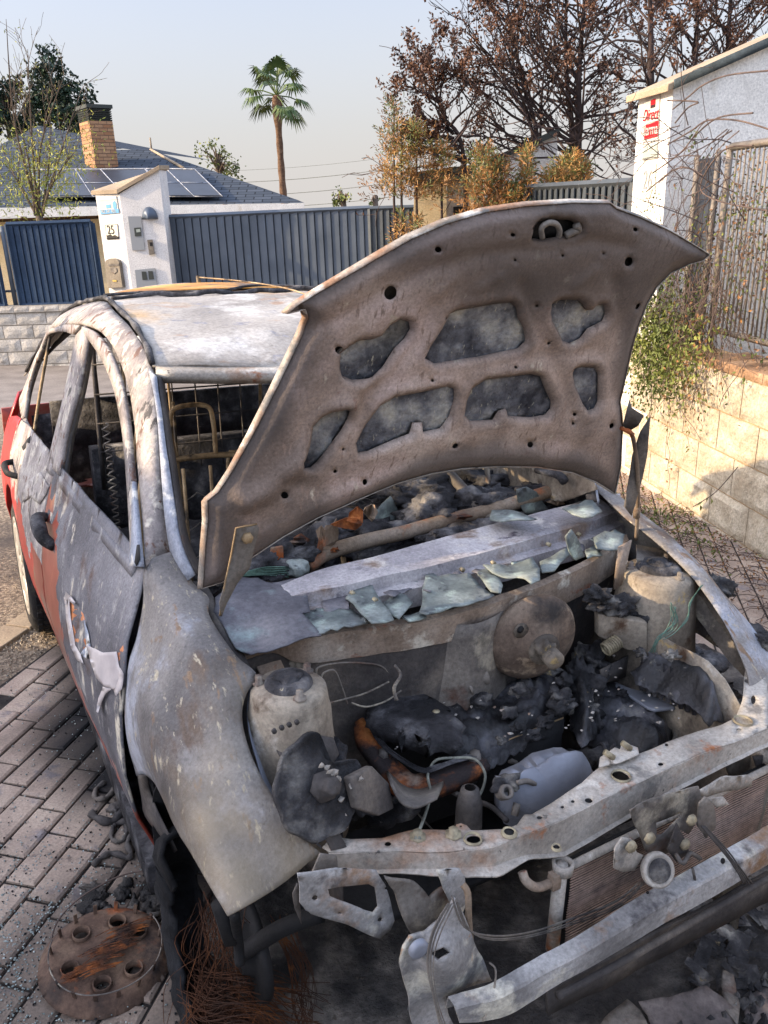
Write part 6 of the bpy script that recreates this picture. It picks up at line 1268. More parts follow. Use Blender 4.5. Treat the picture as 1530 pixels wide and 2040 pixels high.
slat_fence('metal_gate', 'grey slatted gate between the conifer hedge and the tall pillar', 'gate', (1.38, 7.9), (1.98, 6.7), -.1, 1.88, .075, M['slatgrey'])
# left low wall
lw = thing('block_wall', 'low grey block wall under the blue fence on the left', 'wall', (-8, 11.2, 0)); l_ = (-8, 11.2, 0)
def LW(s, d, z): return (-8+s, 11.2+d, z)
mb = MB(); mb.add([LW(s, d, z) for s in (-2, 4.35) for d in (.008, .2) for z in (-.3, .7)], [(0, 1, 3, 2), (4, 6, 7, 5), (0, 4, 5, 1), (2, 3, 7, 6), (1, 5, 7, 3)]); mb.obj('mortar', M['mortargrey'], lw, smooth=False, loc=l_).location = (0, 0, 0)
mb = MB(); zz = [-.27, -.075, .10, .275, .45, .615]
for k in range(5):
    s = 1.2+(.2 if k % 2 else 0)
    while s < 4.3: blk(mb, s, min(s+.39, 4.35), zz[k]+.006, zz[k+1]-.006, 0, LW, k*9+s, 5, 3, .01); s += .40
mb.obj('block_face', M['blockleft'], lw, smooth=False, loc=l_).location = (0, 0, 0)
mb = MB(); s = 1.2
while s < 4.3: blk(mb, s, s+.195, .62, .695, -.03, LW, s*5, 4, 2, .006); mb.add([LW(s, -.03, .697), LW(s+.19, -.03, .697), LW(s+.19, .2, .70), LW(s, .2, .70)], [(0, 1, 2, 3)]); s += .2
mb.obj('coping', M['blockleft'], lw, smooth=False, loc=l_).location = (0, 0, 0)
# pillar 25
def WY0(x, y, Y): return W(x, y, 'Y', Y)
pyw = 10.95; f25 = wplane((-4, pyw), (4, pyw))
e0 = f25(260, 588); tl = f25(238, 386); tr_ = f25(316, 338)
xl, xr = (tl[0]+.0), (tr_[0])
M['plaster25'] = mat('white_render_pillar', [(.3, 'c9c7c4'), (.7, 'dad8d5')], 6, 8, .9, 0, .2, 60, layers=[('bdb5a8', 3, .6, .75, (1, 1, .3), 2)])
p25 = thing('gate_pillar', 'white rendered gate pillar with sloping tile top and number 25', 'pillar', ((xl+xr)/2, 11.1, -.1)); pb = tuple(p25.location)
lyo = pyw+.20; lxo = WY0(190, 388, lyo)[0]           # rear-left corner so that the narrow face looks left
V = [(xl, pyw, -.15), (xr, pyw, -.15), (xr, pyw+.40, -.15), (lxo, lyo, -.15), (xl, pyw, tl[2]), (xr, pyw, tr_[2]), (xr, pyw+.40, tr_[2]), (lxo, lyo, tl[2])]
mk('pillar_body', V, [(0, 1, 5, 4), (1, 2, 6, 5), (2, 3, 7, 6), (3, 0, 4, 7), (4, 5, 6, 7)], M['plaster25'], p25, smooth=False, loc=pb).location = (0, 0, 0)
V = [(xl-.02, pyw-.03, tl[2]), (xr+.02, pyw-.03, tr_[2]), (xr+.02, pyw+.5, tr_[2]+.02), (lxo-.06, lyo+.02, tl[2])]
mk('coping', V+[(a, b, c+.05) for a, b, c in V], [(0, 1, 5, 4), (1, 2, 6, 5), (2, 3, 7, 6), (3, 0, 4, 7), (4, 5, 6, 7), (3, 2, 1, 0)], M['kerb'], p25, smooth=False, bev=.004, loc=pb).location = (0, 0, 0)
nf_ = wplane((lxo, lyo), (xl, pyw)); uxn = (xl-lxo, pyw-lyo, 0)
so = 1 if nf_(220, 450, .02)[1] < nf_(220, 450)[1] else -1
fo_ = lambda d: so*d
ff_ = wplane((-4, pyw), (4, pyw)); sf = 1 if ff_(280, 450, .02)[1] < pyw else -1
s25 = thing('alarm_sign', 'small blue and white alarm sign above the number 25', 'sign', nf_(214, 408, fo_(.003))); q_ = tuple(s25.location)
flat('sign_board', C_['sign_white'], s25, onw(nf_, [(195, 392), (232, 391), (237, 423), (200, 427)], fo_(.008)), .006, q_)
flat('top_band', C_['sign_pale'], s25, onw(nf_, [(196, 393), (231, 391), (232, 396), (197, 399)], fo_(.014)), .002, q_)
flat('phone_band', C_['sign_blue'], s25, onw(nf_, [(199, 418), (236, 416), (237, 424), (201, 427)], fo_(.014)), .002, q_)
flat('figure', C_['sign_blue'], s25, onw(nf_, [(224, 404), (228, 400), (232, 406), (232, 416), (226, 416)], fo_(.014)), .002, q_)
flat('text_block', C_['sign_blue'], s25, onw(nf_, [(211, 408), (220, 407), (221, 414), (212, 415)], fo_(.014)), .002, q_)
text('902 341 905', 'lettering', C_['sign_white'], s25, nf_(218, 421), uxn, uz, .055, None, .018, q_, 0, .9)
n25 = thing('house_number', 'square number plate reading 25 with a dark drawing beneath', 'number plate', nf_(223, 462, fo_(.003))); q_ = tuple(n25.location)
flat('plate_rim', C_['ink'], n25, onw(nf_, [(209, 448), (234, 446.5), (237, 476.5), (213, 477.5)], fo_(.006)), .004, q_)
flat('plate', C_['plate_cream'], n25, onw(nf_, [(210, 449), (233.5, 447.5), (236, 474), (213, 475)], fo_(.011)), .004, q_)
flat('drawing', C_['ink'], n25, onw(nf_, [(212.5, 469), (220, 467), (224, 470), (229, 468), (236, 472), (236, 474), (213, 475)], fo_(.016)), .002, q_)
text('25', 'number', C_['ink'], n25, nf_(222.5, 458.5), uxn, uz, .15, None, .018, q_, 0, .85)
M['pewter'] = mat('tarnished_pewter', [(.3, '6d665c'), (.7, '857d71')], 12, 6, .6, .3, .5, 60)
mbx = thing('letterbox', 'old pewter letterbox with arched top hanging on pillar 25', 'letterbox', nf_(232, 545, fo_(.003))); q_ = tuple(mbx.location)
arcp = [(214, 573), (209, 522)]+[(209+34*(.5-.5*math.cos(a)), 522-8*math.sin(a)-0) for a in np.linspace(.2, PI-.2, 9)]+[(243, 519), (250, 572)]
arcp = [(213+ (x-209), y) for x, y in arcp]
flat('box', M['pewter'], mbx, onw(nf_, [(217, 574), (211, 524), (214, 518), (221, 515), (230, 515), (237, 518), (240, 523), (247, 572)], fo_(.03)), .05, q_, bev=.003)
flat('flap', M['steel'], mbx, onw(nf_, [(215, 526), (236, 525), (237, 529), (216, 530)], fo_(.062)), .006, q_)
flat('crest', M['steel'], mbx, onw(nf_, [(220, 534), (226, 532), (232, 534), (233, 541), (227, 546), (221, 542)], fo_(.062)), .004, q_)
flat('name_slot', C_['brass'], mbx, onw(nf_, [(224, 558), (232, 558), (232.5, 561), (224.5, 561)], fo_(.062)), .004, q_)
lam = thing('wall_lamp', 'half-dome grey wall lamp on the shaded face of pillar 25', 'lamp', ff_(299, 436, sf*.003)); q_ = tuple(lam.location)
mb = MB(); c = np.array(ff_(299.5, 436.5)); 
rows = [[(c[0]+.098*math.cos(a)*math.cos(b), pyw-.005-.11*math.sin(b)*1.0*math.sin(max(a, .001))**.3, c[2]+.145*math.sin(a)*math.cos(b)) for b in np.linspace(0, PI/2, 8)] for a in np.linspace(0, PI, 16)]
mb.rows(rows); mb.obj('lamp_shade', mat('lamp_grey', [(.3, '4c5766'), (.7, '5a6676')], 5, 3, .4, .1, .05, 50), lam, sol=.004, loc=q_).location = (0, 0, 0)
mt_ = thing('meter_cupboard', 'narrow grey meter cupboard with a small window on pillar 25', 'cupboard', ff_(270, 465, sf*.003)); q_ = tuple(mt_.location)
flat('door', C_['meter'], mt_, onw(ff_, [(255, 431), (281, 431), (289, 498), (264, 499)], sf*.012), .012, q_)
flat('window', C_['meter_dark'], mt_, onw(ff_, [(267, 454), (280, 453), (281.5, 470), (269, 471)], sf*.022), .004, q_)
flat('dial', C_['sign_grey'], mt_, onw(ff_, [(271, 457), (279, 456), (280, 462), (272, 463)], sf*.027), .002, q_)
ic = thing('intercom', 'slim intercom panel with camera and buttons on pillar 25', 'intercom', ff_(300, 492, sf*.003)); q_ = tuple(ic.location)
flat('panel', M['pewter'], ic, onw(ff_, [(293.5, 478), (303, 477), (308, 506), (298, 508)], sf*.02), .02, q_)
flat('screen', C_['ink'], ic, onw(ff_, [(298, 483), (303, 482.5), (304, 490), (299, 490.5)], sf*.033), .002, q_)
vb = thing('vent_cupboard', 'grey lower cupboard with two vents at the foot of pillar 25', 'cupboard', ff_(290, 565, sf*.003)); q_ = tuple(vb.location)
flat('door', C_['meter'], vb, onw(ff_, [(269, 538), (309, 534), (316, 590), (275, 594)], sf*.012), .012, q_)
for k in (0, 1): flat('vent', C_['meter_dark'], vb, onw(ff_, [(282+13*k, 541-k), (291+13*k, 541-k), (294+13*k, 557-k), (284+13*k, 558-k)], sf*.022), .004, q_)
# second entrance behind the hood: pale wall with sloping coping, cream pier, dark cupboard
w2 = wplane((-3, 9.4), (6, 9.0)); so2 = 1
en = thing('entrance_wall', 'pale rendered entrance wall with a sloping dark coping behind the conifer hedge', 'wall', w2(1040, 400)); q_ = tuple(en.location)
pts = onw(w2, [(965, 480), (975, 325), (1105, 262), (1112, 480)]); flat('wall_face', M['plaster'], en, pts, .25, q_)
pts = onw(w2, [(968, 330), (972, 318), (1098, 262), (1110, 258), (1106, 272)]); flat('coping', C_['meter_dark'], en, pts, .35, q_)
M['cream'] = mat('cream_render', [(.3, 'c9b48c'), (.7, 'dcc9a3')], 6, 8, .9, 0, .2, 60)
pr_ = thing('entrance_pier', 'cream rendered pier in sun behind the hanging burnt branches', 'pier', w2(860, 420)); q_ = tuple(pr_.location)
flat('pier_face', M['cream'], pr_, onw(w2, [(822, 480), (826, 365), (888, 362), (890, 480)], .0), .3, q_); flat('pier_side', M['plaster25'], pr_, onw(w2, [(890, 480), (890, 362), (938, 355), (938, 480)], .03), .05, q_)
flat('pier_cap', C_['meter_dark'], pr_, onw(w2, [(815, 368), (818, 345), (935, 330), (945, 352), (890, 362)], .0), .34, q_); flat('dark_niche', C_['ink'], pr_, onw(w2, [(903, 480), (903, 412), (936, 410), (936, 480)], -.03), .02, q_)
pr2 = thing('entrance_pier', 'narrow cream pier edge just left of the brown conifer hedge', 'pier', w2(941, 430)); q_ = tuple(pr2.location); flat('pier_face', M['cream'], pr2, onw(w2, [(938, 480), (936, 345), (956, 345), (958, 480)], -.2), .2, q_)
# ================================================================== house with solar panels, chimney
M['shingle'] = mat('slate_shingle', [(.3, '4b525c'), (.7, '656d78')], 4, 6, .8, 0, .3, 20)
def shingles():
    mt = M['shingle']; nt = mt.node_tree; N = nt.nodes; L = nt.links; bs = N['Principled BSDF']
    tc = N.new('ShaderNodeTexCoord'); bt = N.new('ShaderNodeTexBrick'); bt.inputs['Scale'].default_value = 1; bt.inputs['Brick Width'].default_value = .34; bt.inputs['Row Height'].default_value = .17; bt.inputs['Mortar Size'].default_value = .012; bt.inputs['Color1'].default_value = rgb('3c434c'); bt.inputs['Color2'].default_value = rgb('4b525c'); bt.inputs['Mortar'].default_value = rgb('24282d'); bs.inputs['Specular IOR Level'].default_value = .05; bs.inputs['Roughness'].default_value = 1
    L.new(tc.outputs['UV'], bt.inputs[0]); L.new(bt.outputs[0], bs.inputs['Base Color'])
shingles()
def uvplane(o, uv):
    l = o.data.uv_layers.new(name='uv'); 
    for p in o.data.polygons:
        for li in p.loop_indices: l.data[li].uv = uv(o.data.vertices[o.data.loops[li].vertex_index].co)
hs_ = thing('house', 'bungalow with a grey shingle hip roof and solar panels behind the blue gate', 'house', (-6, 19, 0)); hl_ = (-6, 19, 0)
def WY(x, y, Y): return W(x, y, 'Y', Y)
E1 = WY(606, 404, 16.6); E0 = WY(-260, 418, 16.2); E2 = WY(606, 404, 16.6); E2 = WY(592, 398, 24)
R2 = WY(300, 298, 20.5); R1 = WY(190, 294, 20.5); PK = WY(75, 250, 22.5); R0 = WY(-60, 300, 20.5)
roofp = w3(E0, E1, R2)
roofs = [([E0, E1, R2, R0], 'roof'), ([E1, E2, (R2[0]+.2, R2[1]+1, R2[2])], 'roof'), ]
ez = Vector(R2)-Vector(E1)
def rmk(pts, nm):
    o = mk(nm, pts, [tuple(range(len(pts)))], M['shingle'], hs_, smooth=False, loc=hl_); o.location = (0, 0, 0)
    a = Vector(pts[0]); ux_ = (Vector(pts[1])-a).normalized(); nn = ux_.cross(Vector(pts[2])-a).normalized(); vy = nn.cross(ux_)
    uvplane(o, lambda co: ((co).dot(ux_), (co).dot(vy))); return o
rmk([E0, E1, R2, R0], 'roof')
rmk([E1, E2, R2], 'roof')
# taller rear wing of the roof
Q0_ = WY(-80, 330, 21); Q1_ = WY(245, 296, 21)
rmk([Q0_, Q1_, PK], 'roof'); rmk([Q1_, (Q1_[0]+1, Q1_[1]+6, Q1_[2]), PK], 'roof')
mb = MB(); mb.tube([R2, roofp(366, 335, .03)], .03, 6, smooth=False); mb.tube([(R2[0]+.02, R2[1], R2[2]), (R2[0]+.02, R2[1], R2[2]+.25)], .02, 5, smooth=False); mb.obj('ridge_tile', M['kerb'], hs_, loc=hl_).location = (0, 0, 0)
mb = MB(); g0 = np.array(E0); g1 = np.array(E1)
mb.add([tuple(g0+np.array([0, -.05, -.16])), tuple(g1+np.array([0, -.05, -.16])), tuple(g1+np.array([0, -.05, -.01])), tuple(g0+np.array([0, -.05, -.01]))], [(0, 1, 2, 3)]); mb.obj('gutter', M['plaster'], hs_, sol=.12, smooth=False, loc=hl_).location = (0, 0, 0)
M['brick'] = mat('thin_brick', [(.3, 'a86f48'), (.7, 'b98259')], 4, 6, .9, 0, .3, 20)
nt = M['brick'].node_tree; bt = nt.nodes.new('ShaderNodeTexBrick'); tc = nt.nodes.new('ShaderNodeTexCoord'); bt.inputs['Scale'].default_value = 1; bt.inputs['Brick Width'].default_value = .25; bt.inputs['Row Height'].default_value = .07; bt.inputs['Mortar Size'].default_value = .008; bt.inputs['Color1'].default_value = rgb('97694a'); bt.inputs['Color2'].default_value = rgb('b08a69'); bt.inputs['Mortar'].default_value = rgb('6a5444')
nt.links.new(tc.outputs['UV'], bt.inputs[0]); nt.links.new(bt.outputs[0], nt.nodes['Principled BSDF'].inputs['Base Color'])
wl = mk('wall', [(E0[0], 17.1, 0), (E1[0]-.5, 17.1, 0), (E1[0]-.5, 17.1, E1[2]-.1), (E0[0], 17.1, E1[2]-.1), (E1[0]-.5, 25, 0), (E1[0]-.5, 25, E1[2]-.1)], [(0, 1, 2, 3), (1, 4, 5, 2)], M['brick'], hs_, smooth=False, loc=hl_); wl.location = (0, 0, 0); uvplane(wl, lambda co: (co.x+co.y, co.z))
ww = mk('rendered_wall', [(E0[0], 17.0, 0), (-4.6, 17.0, 0), (-4.6, 17.0, E1[2]-.16), (E0[0], 17.0, E1[2]-.16)], [(0, 1, 2, 3)], M['cream'], hs_, smooth=False, loc=hl_); ww.location = (0, 0, 0)
# chimney
c0 = WY(186, 300, 18.8); a0 = WY(165, 296, 19.3); b0 = WY(231, 294, 19.1); ht = WY(186, 214, 18.8)[2]; hm = WY(186, 240, 18.8)[2]
ch = bpy.data.objects.new('chimney', None); link(ch); ch.parent = hs_
d_ = (a0[0]+b0[0]-c0[0], a0[1]+b0[1]-c0[1])
cq = [a0[:2], c0[:2], b0[:2], d_]
o = mk('stack', [(x, y, z) for z in (c0[2]-.6, hm) for x, y in cq], [(0, 1, 5, 4), (1, 2, 6, 5), (2, 3, 7, 6), (3, 0, 4, 7)], M['brick'], ch, smooth=False, loc=hl_); o.location = (0, 0, 0); uvplane(o, lambda co: (co.x+co.y, co.z))
cc = (sum(q[0] for q in cq)/4, sum(q[1] for q in cq)/4)
def sc_(k, z): return [(cc[0]+(x-cc[0])*k, cc[1]+(y-cc[1])*k, z) for x, y in cq]
mb = MB()
for k in range(6):
    z = hm+(ht-hm)*(k+.1)/6; mb.add(sc_(.98, z)+sc_(1.03, z+(ht-hm)/9), [(0, 1, 5, 4), (1, 2, 6, 5), (2, 3, 7, 6), (3, 0, 4, 7), (4, 5, 6, 7)])
mb.add(sc_(.9, hm)+sc_(.9, ht), [(0, 1, 5, 4), (1, 2, 6, 5), (2, 3, 7, 6), (3, 0, 4, 7)]); mb.add(sc_(1.12, ht)+sc_(1.12, ht+.07), [(3, 2, 1, 0), (0, 1, 5, 4), (1, 2, 6, 5), (2, 3, 7, 6), (3, 0, 4, 7), (4, 5, 6, 7)]); o = mb.obj('louvre', C_['meter_dark'], ch, smooth=False, loc=hl_); o.location = (0, 0, 0)
M['pv'] = mat('solar_glass', [(.3, '272b33'), (.7, '30353f')], 3, 3, .45, 0, 0, 40, spec=.3)
def pvp(q, nm='solar_panel'):
    o = mk(nm, onw(roofp, q, .10), [(0, 1, 2, 3)], M['pv'], hs_, smooth=False, sol=.04, loc=hl_); o.location = (0, 0, 0)
    mb = MB(); a = onw(roofp, q+[q[0]], .125)
    mb.tube(a, .010, 4, smooth=False); m1 = [(q[0][0]*.5+q[3][0]*.5, q[0][1]*.5+q[3][1]*.5), (q[1][0]*.5+q[2][0]*.5, q[1][1]*.5+q[2][1]*.5)]; mb.tube(onw(roofp, m1, .125), .008, 4, smooth=False); g = mb.obj('panel_frame', M['rail'], o, loc=hl_); g.location = (0, 0, 0)
pvp([(290, 336), (331, 336), (387, 391), (330, 391)]); pvp([(331, 336), (388, 337), (443, 391), (387, 391)]); pvp([(200, 337), (288, 336), (328, 391), (250, 391)])
pvp([(60, 338), (150, 337), (185, 391), (90, 392)]); pvp([(150, 337), (200, 337), (250, 391), (185, 391)])
# ================================================================== plants
M['bark'] = mat('grey_brown_bark', [(.3, '4a4038'), (.7, '6e6053')], 9, 6, .9, 0, .5, 50)
M['barkburnt'] = mat('scorched_bark', [(.3, '2c2524'), (.6, '4a3d3a'), (.8, '6b5b53')], 9, 6, .9, 0, .5, 50)
M['palmbark'] = mat('palm_bark', [(.3, '4a382c'), (.5, '66503f'), (.7, '7d6654')], 9, 6, .9, 0, .8, 30, layers=[('4d2e1e', 6, .55, .65, (1, 1, 4), 2)])
def leafm(name, a, b, c, tr=.25):
    mt = mat(name, [(.3, a), (.5, b), (.7, c)], 3, 5, .55, 0, 0, 40, spec=.3, world_coords=True)
    return mt
M['palmleaf'] = leafm('palm_leaf', '2f4427', '46592f', '67733f'); M['darkleaf'] = leafm('dark_evergreen_leaf', '16241c', '24362a', '37503a')
M['yellowleaf'] = leafm('yellow_green_leaf', '6a7a30', '93983f', 'b9ac55'); M['vine'] = leafm('vine_leaf', '37421f', '5a6430', '868a44'); M['vinedry'] = leafm('dry_vine_leaf', '5a4030', '7d5a3c', 'a3784a')
M['redbrown'] = leafm('scorched_foliage', '3a2a22', '54392b', '6e4f3a'); M['thuja'] = leafm('browned_conifer_spray', '6a4526', '8d6436', 'ab8650'); M['thujagreen'] = leafm('green_conifer_spray', '3e4a2c', '5a6236', '77763f'); M['twigm'] = mat('dry_twig', [(.3, '3b3230'), (.7, '6c5c54')], 9, 6, .9, 0, 0, 50)
def leaf(mb, p, s, rnd, el=2.2, down=0):
    a = rnd.random()*2*PI; b = rnd.uniform(-1.2, 1.2)-down; d = Vector((math.cos(a)*math.cos(b), math.sin(a)*math.cos(b), math.sin(b))); w_ = d.orthogonal().normalized(); w_.rotate(Matrix.Rotation(rnd.random()*6, 3, d)); p = Vector(p); n_ = d.cross(w_)*.15
    l = s*el; mb.add([p, p+d*l*.45+w_*s*.5+n_*s, p+d*l, p+d*l*.45-w_*s*.5+n_*s], [(0, 1, 2, 3)])
def branchy(mb, p, d, L, r, depth, rnd, tips, nseg=4, kids=3, spread=.7, grav=0, wob=.18, shrink=.62, minr=.002):
    pts = [Vector(p)]; dd = Vector(d).normalized(); rs = [r]
    for i in range(nseg):
        dd = (dd+Vector((rnd.gauss(0, wob), rnd.gauss(0, wob), rnd.gauss(0, wob)-grav))).normalized(); pts.append(pts[-1]+dd*L/nseg); rs.append(r*(1-.55*(i+1)/nseg))
    V, Fc = tube(pts, lambda t: max(minr, r*(1-.6*t)), 5 if depth > 1 else 3, False); mb.add(V, Fc)
    if depth <= 0:
        for q in pts[1:]: tips.append((tuple(q), tuple(dd)))
        return
    for k in range(kids):
        t = rnd.uniform(.3, 1); i = min(int(t*nseg), nseg-1); q = pts[i].lerp(pts[i+1], t*nseg-i); ax = dd.orthogonal().normalized(); ax.rotate(Matrix.Rotation(rnd.random()*2*PI, 3, dd)); nd = dd.copy(); nd.rotate(Matrix.Rotation(rnd.uniform(.5, 1.2)*spread, 3, ax)); branchy(mb, q, nd, L*shrink*rnd.uniform(.7, 1.2), r*.5, depth-1, rnd, tips, nseg, kids, spread, grav, wob, shrink, minr)
def plantobj(name, label, cat, base, wood, foliage, group=None, wm='bark', names=('trunk', 'crown')):
    t = thing(name, label, cat, base, group)
    if wood.v: wood.obj(names[0], M[wm], t, loc=base).location = (0, 0, 0)
    for fm, mbf in foliage:
        if mbf.v: mbf.obj(names[1], M[fm], t, loc=base, smooth=False).location = (0, 0, 0)
    return t
# palm
rnd = random.Random(12); pbX = WY(566, 400, 28); ptp = WY(551, 190, 28); base = (pbX[0]+.1, 28, 0)
wd = MB(); top = Vector(ptp); pts = [Vector(base), Vector((base[0]-.0, 28, 1.5)), Vector(pbX), Vector(WY(558, 300, 28)), top]
V, Fc = tube(cr(pts, 8), lambda t: .135-.045*t+.075*math.exp(-((t-.93)/.06)**2)+.010*math.sin(t*260), 12); wd.add(V, Fc)
lf_ = MB()
for k in range(17):
    a = k*2.4+rnd.random()*.5; e = 1.4-(k/17)*2.0; L = rnd.uniform(.62, .95)*1.05; d = Vector((math.cos(a)*math.cos(e), math.sin(a)*math.cos(e), math.sin(e)))
    st = [top, top+d*L*.6, top+d*L+Vector((0, 0, -.08))]; V, Fc = tube(st, .018, 4); lf_.add(V, Fc)
    hub = Vector(st[-1]); fwd = (d+Vector((0, 0, -.15))).normalized(); rt = fwd.cross(Vector((0, 0, 1))).normalized(); upv = rt.cross(fwd)
    for j in range(26):
        an = -1.9+3.8*j/25; dr = (fwd*math.cos(an)+rt*math.sin(an)).normalized(); l = .56*(1-.18*abs(an)/1.9)*rnd.uniform(.85, 1.05); sd2 = dr.cross(upv).normalized()*.022
        p1 = hub+dr*l*.55+upv*.03*(j % 2); p2 = hub+dr*l+Vector((0, 0, -.22*rnd.uniform(.6, 1.4))); lf_.add([hub, p1+sd2*1.5, p2, p1-sd2*1.5], [(0, 1, 2, 3)])
plantobj('palm_tree', 'tall slim fan palm with a bare brown trunk standing beyond the house', 'palm tree', base, wd, [('palmleaf', lf_)], wm='palmbark')
# power lines
for i, (a, b) in enumerate([((505, 358), (765, 334)), ((560, 383), (765, 360)), ((610, 404), (765, 388)), ((500, 333), (765, 312))]):
    mb = MB(); p0 = np.array(WY(a[0]-300, a[1]+30, 70)); p1 = np.array(WY(b[0]+300, b[1]-27, 70)); A = [tuple(p0+(p1-p0)*t+np.array([0, 0, -1.2*(1-(2*t-1)**2)+1.0])) for t in np.linspace(0, 1, 16)]
    mb.tube(A, .022 if i < 3 else .012, 4, smooth=False); tag(mb.obj('power_line', M['cable']), ['highest thick overhead wire crossing the sky right of the palm', 'middle overhead wire between the palm and the burnt tree', 'lowest overhead wire just above the gate', 'faint thin overhead wire above all the others'][i], 'power line', 'overhead wires')
# leafy trees beyond the left house
def blob_tree(name, label, base, c, rad, fm, n_, ls, seed, group=None, clumps=26, wm='bark', h=None):
    rnd = random.Random(seed); wd = MB(); fo = MB(); cen = Vector(c)
    V, Fc = tube([Vector(base), Vector(base).lerp(cen, .6)+Vector((rad[0]*.1, 0, 0)), cen+Vector((0, 0, rad[2]*.5))], lambda t: .14*(1-.7*t)*max(1, rad[2]/2), 7); wd.add(V, Fc)
    for k in range(clumps):
        a = rnd.random()*2*PI; ph = math.acos(rnd.uniform(-.7, 1)); rr_ = rnd.uniform(.45, 1); q = cen+Vector((rad[0]*rr_*math.sin(ph)*math.cos(a), rad[1]*rr_*math.sin(ph)*math.sin(a), rad[2]*rr_*math.cos(ph)))
        V, Fc = tube([cen+Vector((0, 0, -rad[2]*.3)), cen.lerp(q, .5)+Vector((0, 0, .1)), q], lambda t: .04*(1-.8*t), 4, False); wd.add(V, Fc); cr_ = rnd.uniform(.22, .42)*min(rad[0], rad[2])
        for j in range(n_//clumps):
            g = Vector((rnd.gauss(0, 1), rnd.gauss(0, 1), rnd.gauss(0, .8))); g = g.normalized()*cr_*rnd.random()**.45; leaf(fo, q+g, ls*rnd.uniform(.6, 1.3), rnd, 1.6)
    return plantobj(name, label, 'tree', base, wd, [(fm, fo)], group, wm)
c = WY(112, 215, 32); blob_tree('broadleaf_tree', 'large dark evergreen tree behind the chimney', (c[0], 32, 0), c, (1.25, 1.1, 1.7), 'darkleaf', 5200, .10, 3, 'dark trees beyond the house', 40)
c = WY(8, 225, 32); blob_tree('broadleaf_tree', 'dark tree cut off by the left edge of the picture', (c[0], 32, 0), c, (.9, 1., 1.3), 'darkleaf', 3400, .10, 5, 'dark trees beyond the house', 30)
c = WY(175, 275, 33); blob_tree('broadleaf_tree', 'low dark bush top peeping over the roof beside the chimney', (c[0], 33, 0), c, (.5, .6, .5), 'darkleaf', 900, .10, 6, 'dark trees beyond the house', 12)
c = WY(435, 330, 30); blob_tree('broadleaf_tree', 'thin pale leafy tree top rising behind the roof ridge', (c[0], 30, 0), (c[0], 30, c[2]), (1.1, .7, .75), 'vine', 420, .07, 8, None, 22)
c = WY(684, 405, 15); blob_tree('shrub', 'small green shoots showing over the grey gate', (c[0], 15, 0), (c[0], 15, c[2]), (.2, .2, .22), 'vine', 160, .035, 9, None, 8)
c = WY(748, 405, 15); blob_tree('shrub', 'tiny reddish green shoots near the end of the gate', (c[0], 15, 0), (c[0], 15, c[2]), (.12, .2, .14), 'vine', 60, .03, 10, None, 5)
# young tree with long bare shoots at the left, yellow willow-like leaves
rnd = random.Random(31); wd = MB(); fo = MB(); b0_ = WY(75, 440, 12.3); base = (b0_[0], 12.3, 0); tips = []
for k, (x0_, y0_, x1_, y1_) in enumerate([(78, 430, 12, 38), (75, 430, 55, 98), (78, 420, 128, 150), (72, 430, 40, 210), (80, 430, 160, 185), (70, 430, 20, 190), (82, 430, 100, 220), (74, 430, 5, 300), (84, 430, 150, 300)]):
    a = Vector(WY(x0_, y0_, 12.3)); b = Vector(WY(x1_, y1_, 12.3+rnd.uniform(-.4, .4))); mid = a.lerp(b, .5)+Vector((rnd.uniform(-.15, .15), 0, 0)); P_ = cr([a, mid, b], 6); V, Fc = tube(P_, lambda t: .022*(1-.85*t), 5); wd.add(V, Fc)
    for j in range(7):
        q = Vector(P_[rnd.randrange(2, len(P_))]); tp = []; branchy(wd, q, (b-a).normalized()+Vector((rnd.uniform(-.9, .9), rnd.uniform(-.6, .6), .3)), rnd.uniform(.25, .6), .006, 1, rnd, tp, 4, 3, .6, 0, .12, .6, .0025)
        tips += [t for t in tp]
V, Fc = tube([Vector(base), Vector(WY(78, 430, 12.3))], .05, 6); wd.add(V, Fc)
fy = MB()
for k in range(2300):
    x = rnd.choice([rnd.gauss(40, 45), rnd.gauss(60, 60), rnd.gauss(120, 35)]); y = rnd.gauss(350, 52) if x < 160 else rnd.gauss(300, 40)
    if x > 235 or y < 215 or y > 470: continue
    p = WY(x, y, 12.3+rnd.uniform(-.5, .5)); leaf(fy, p, .016, rnd, 4.0, .5)
for k in range(260):
    q, d = rnd.choice(tips); leaf(fy, q, .013, rnd, 3.5, .5)
plantobj('young_tree', 'thin young tree with long bare shoots and yellow-green leaves by the left house', 'tree', base, wd, [('yellowleaf', fy)])
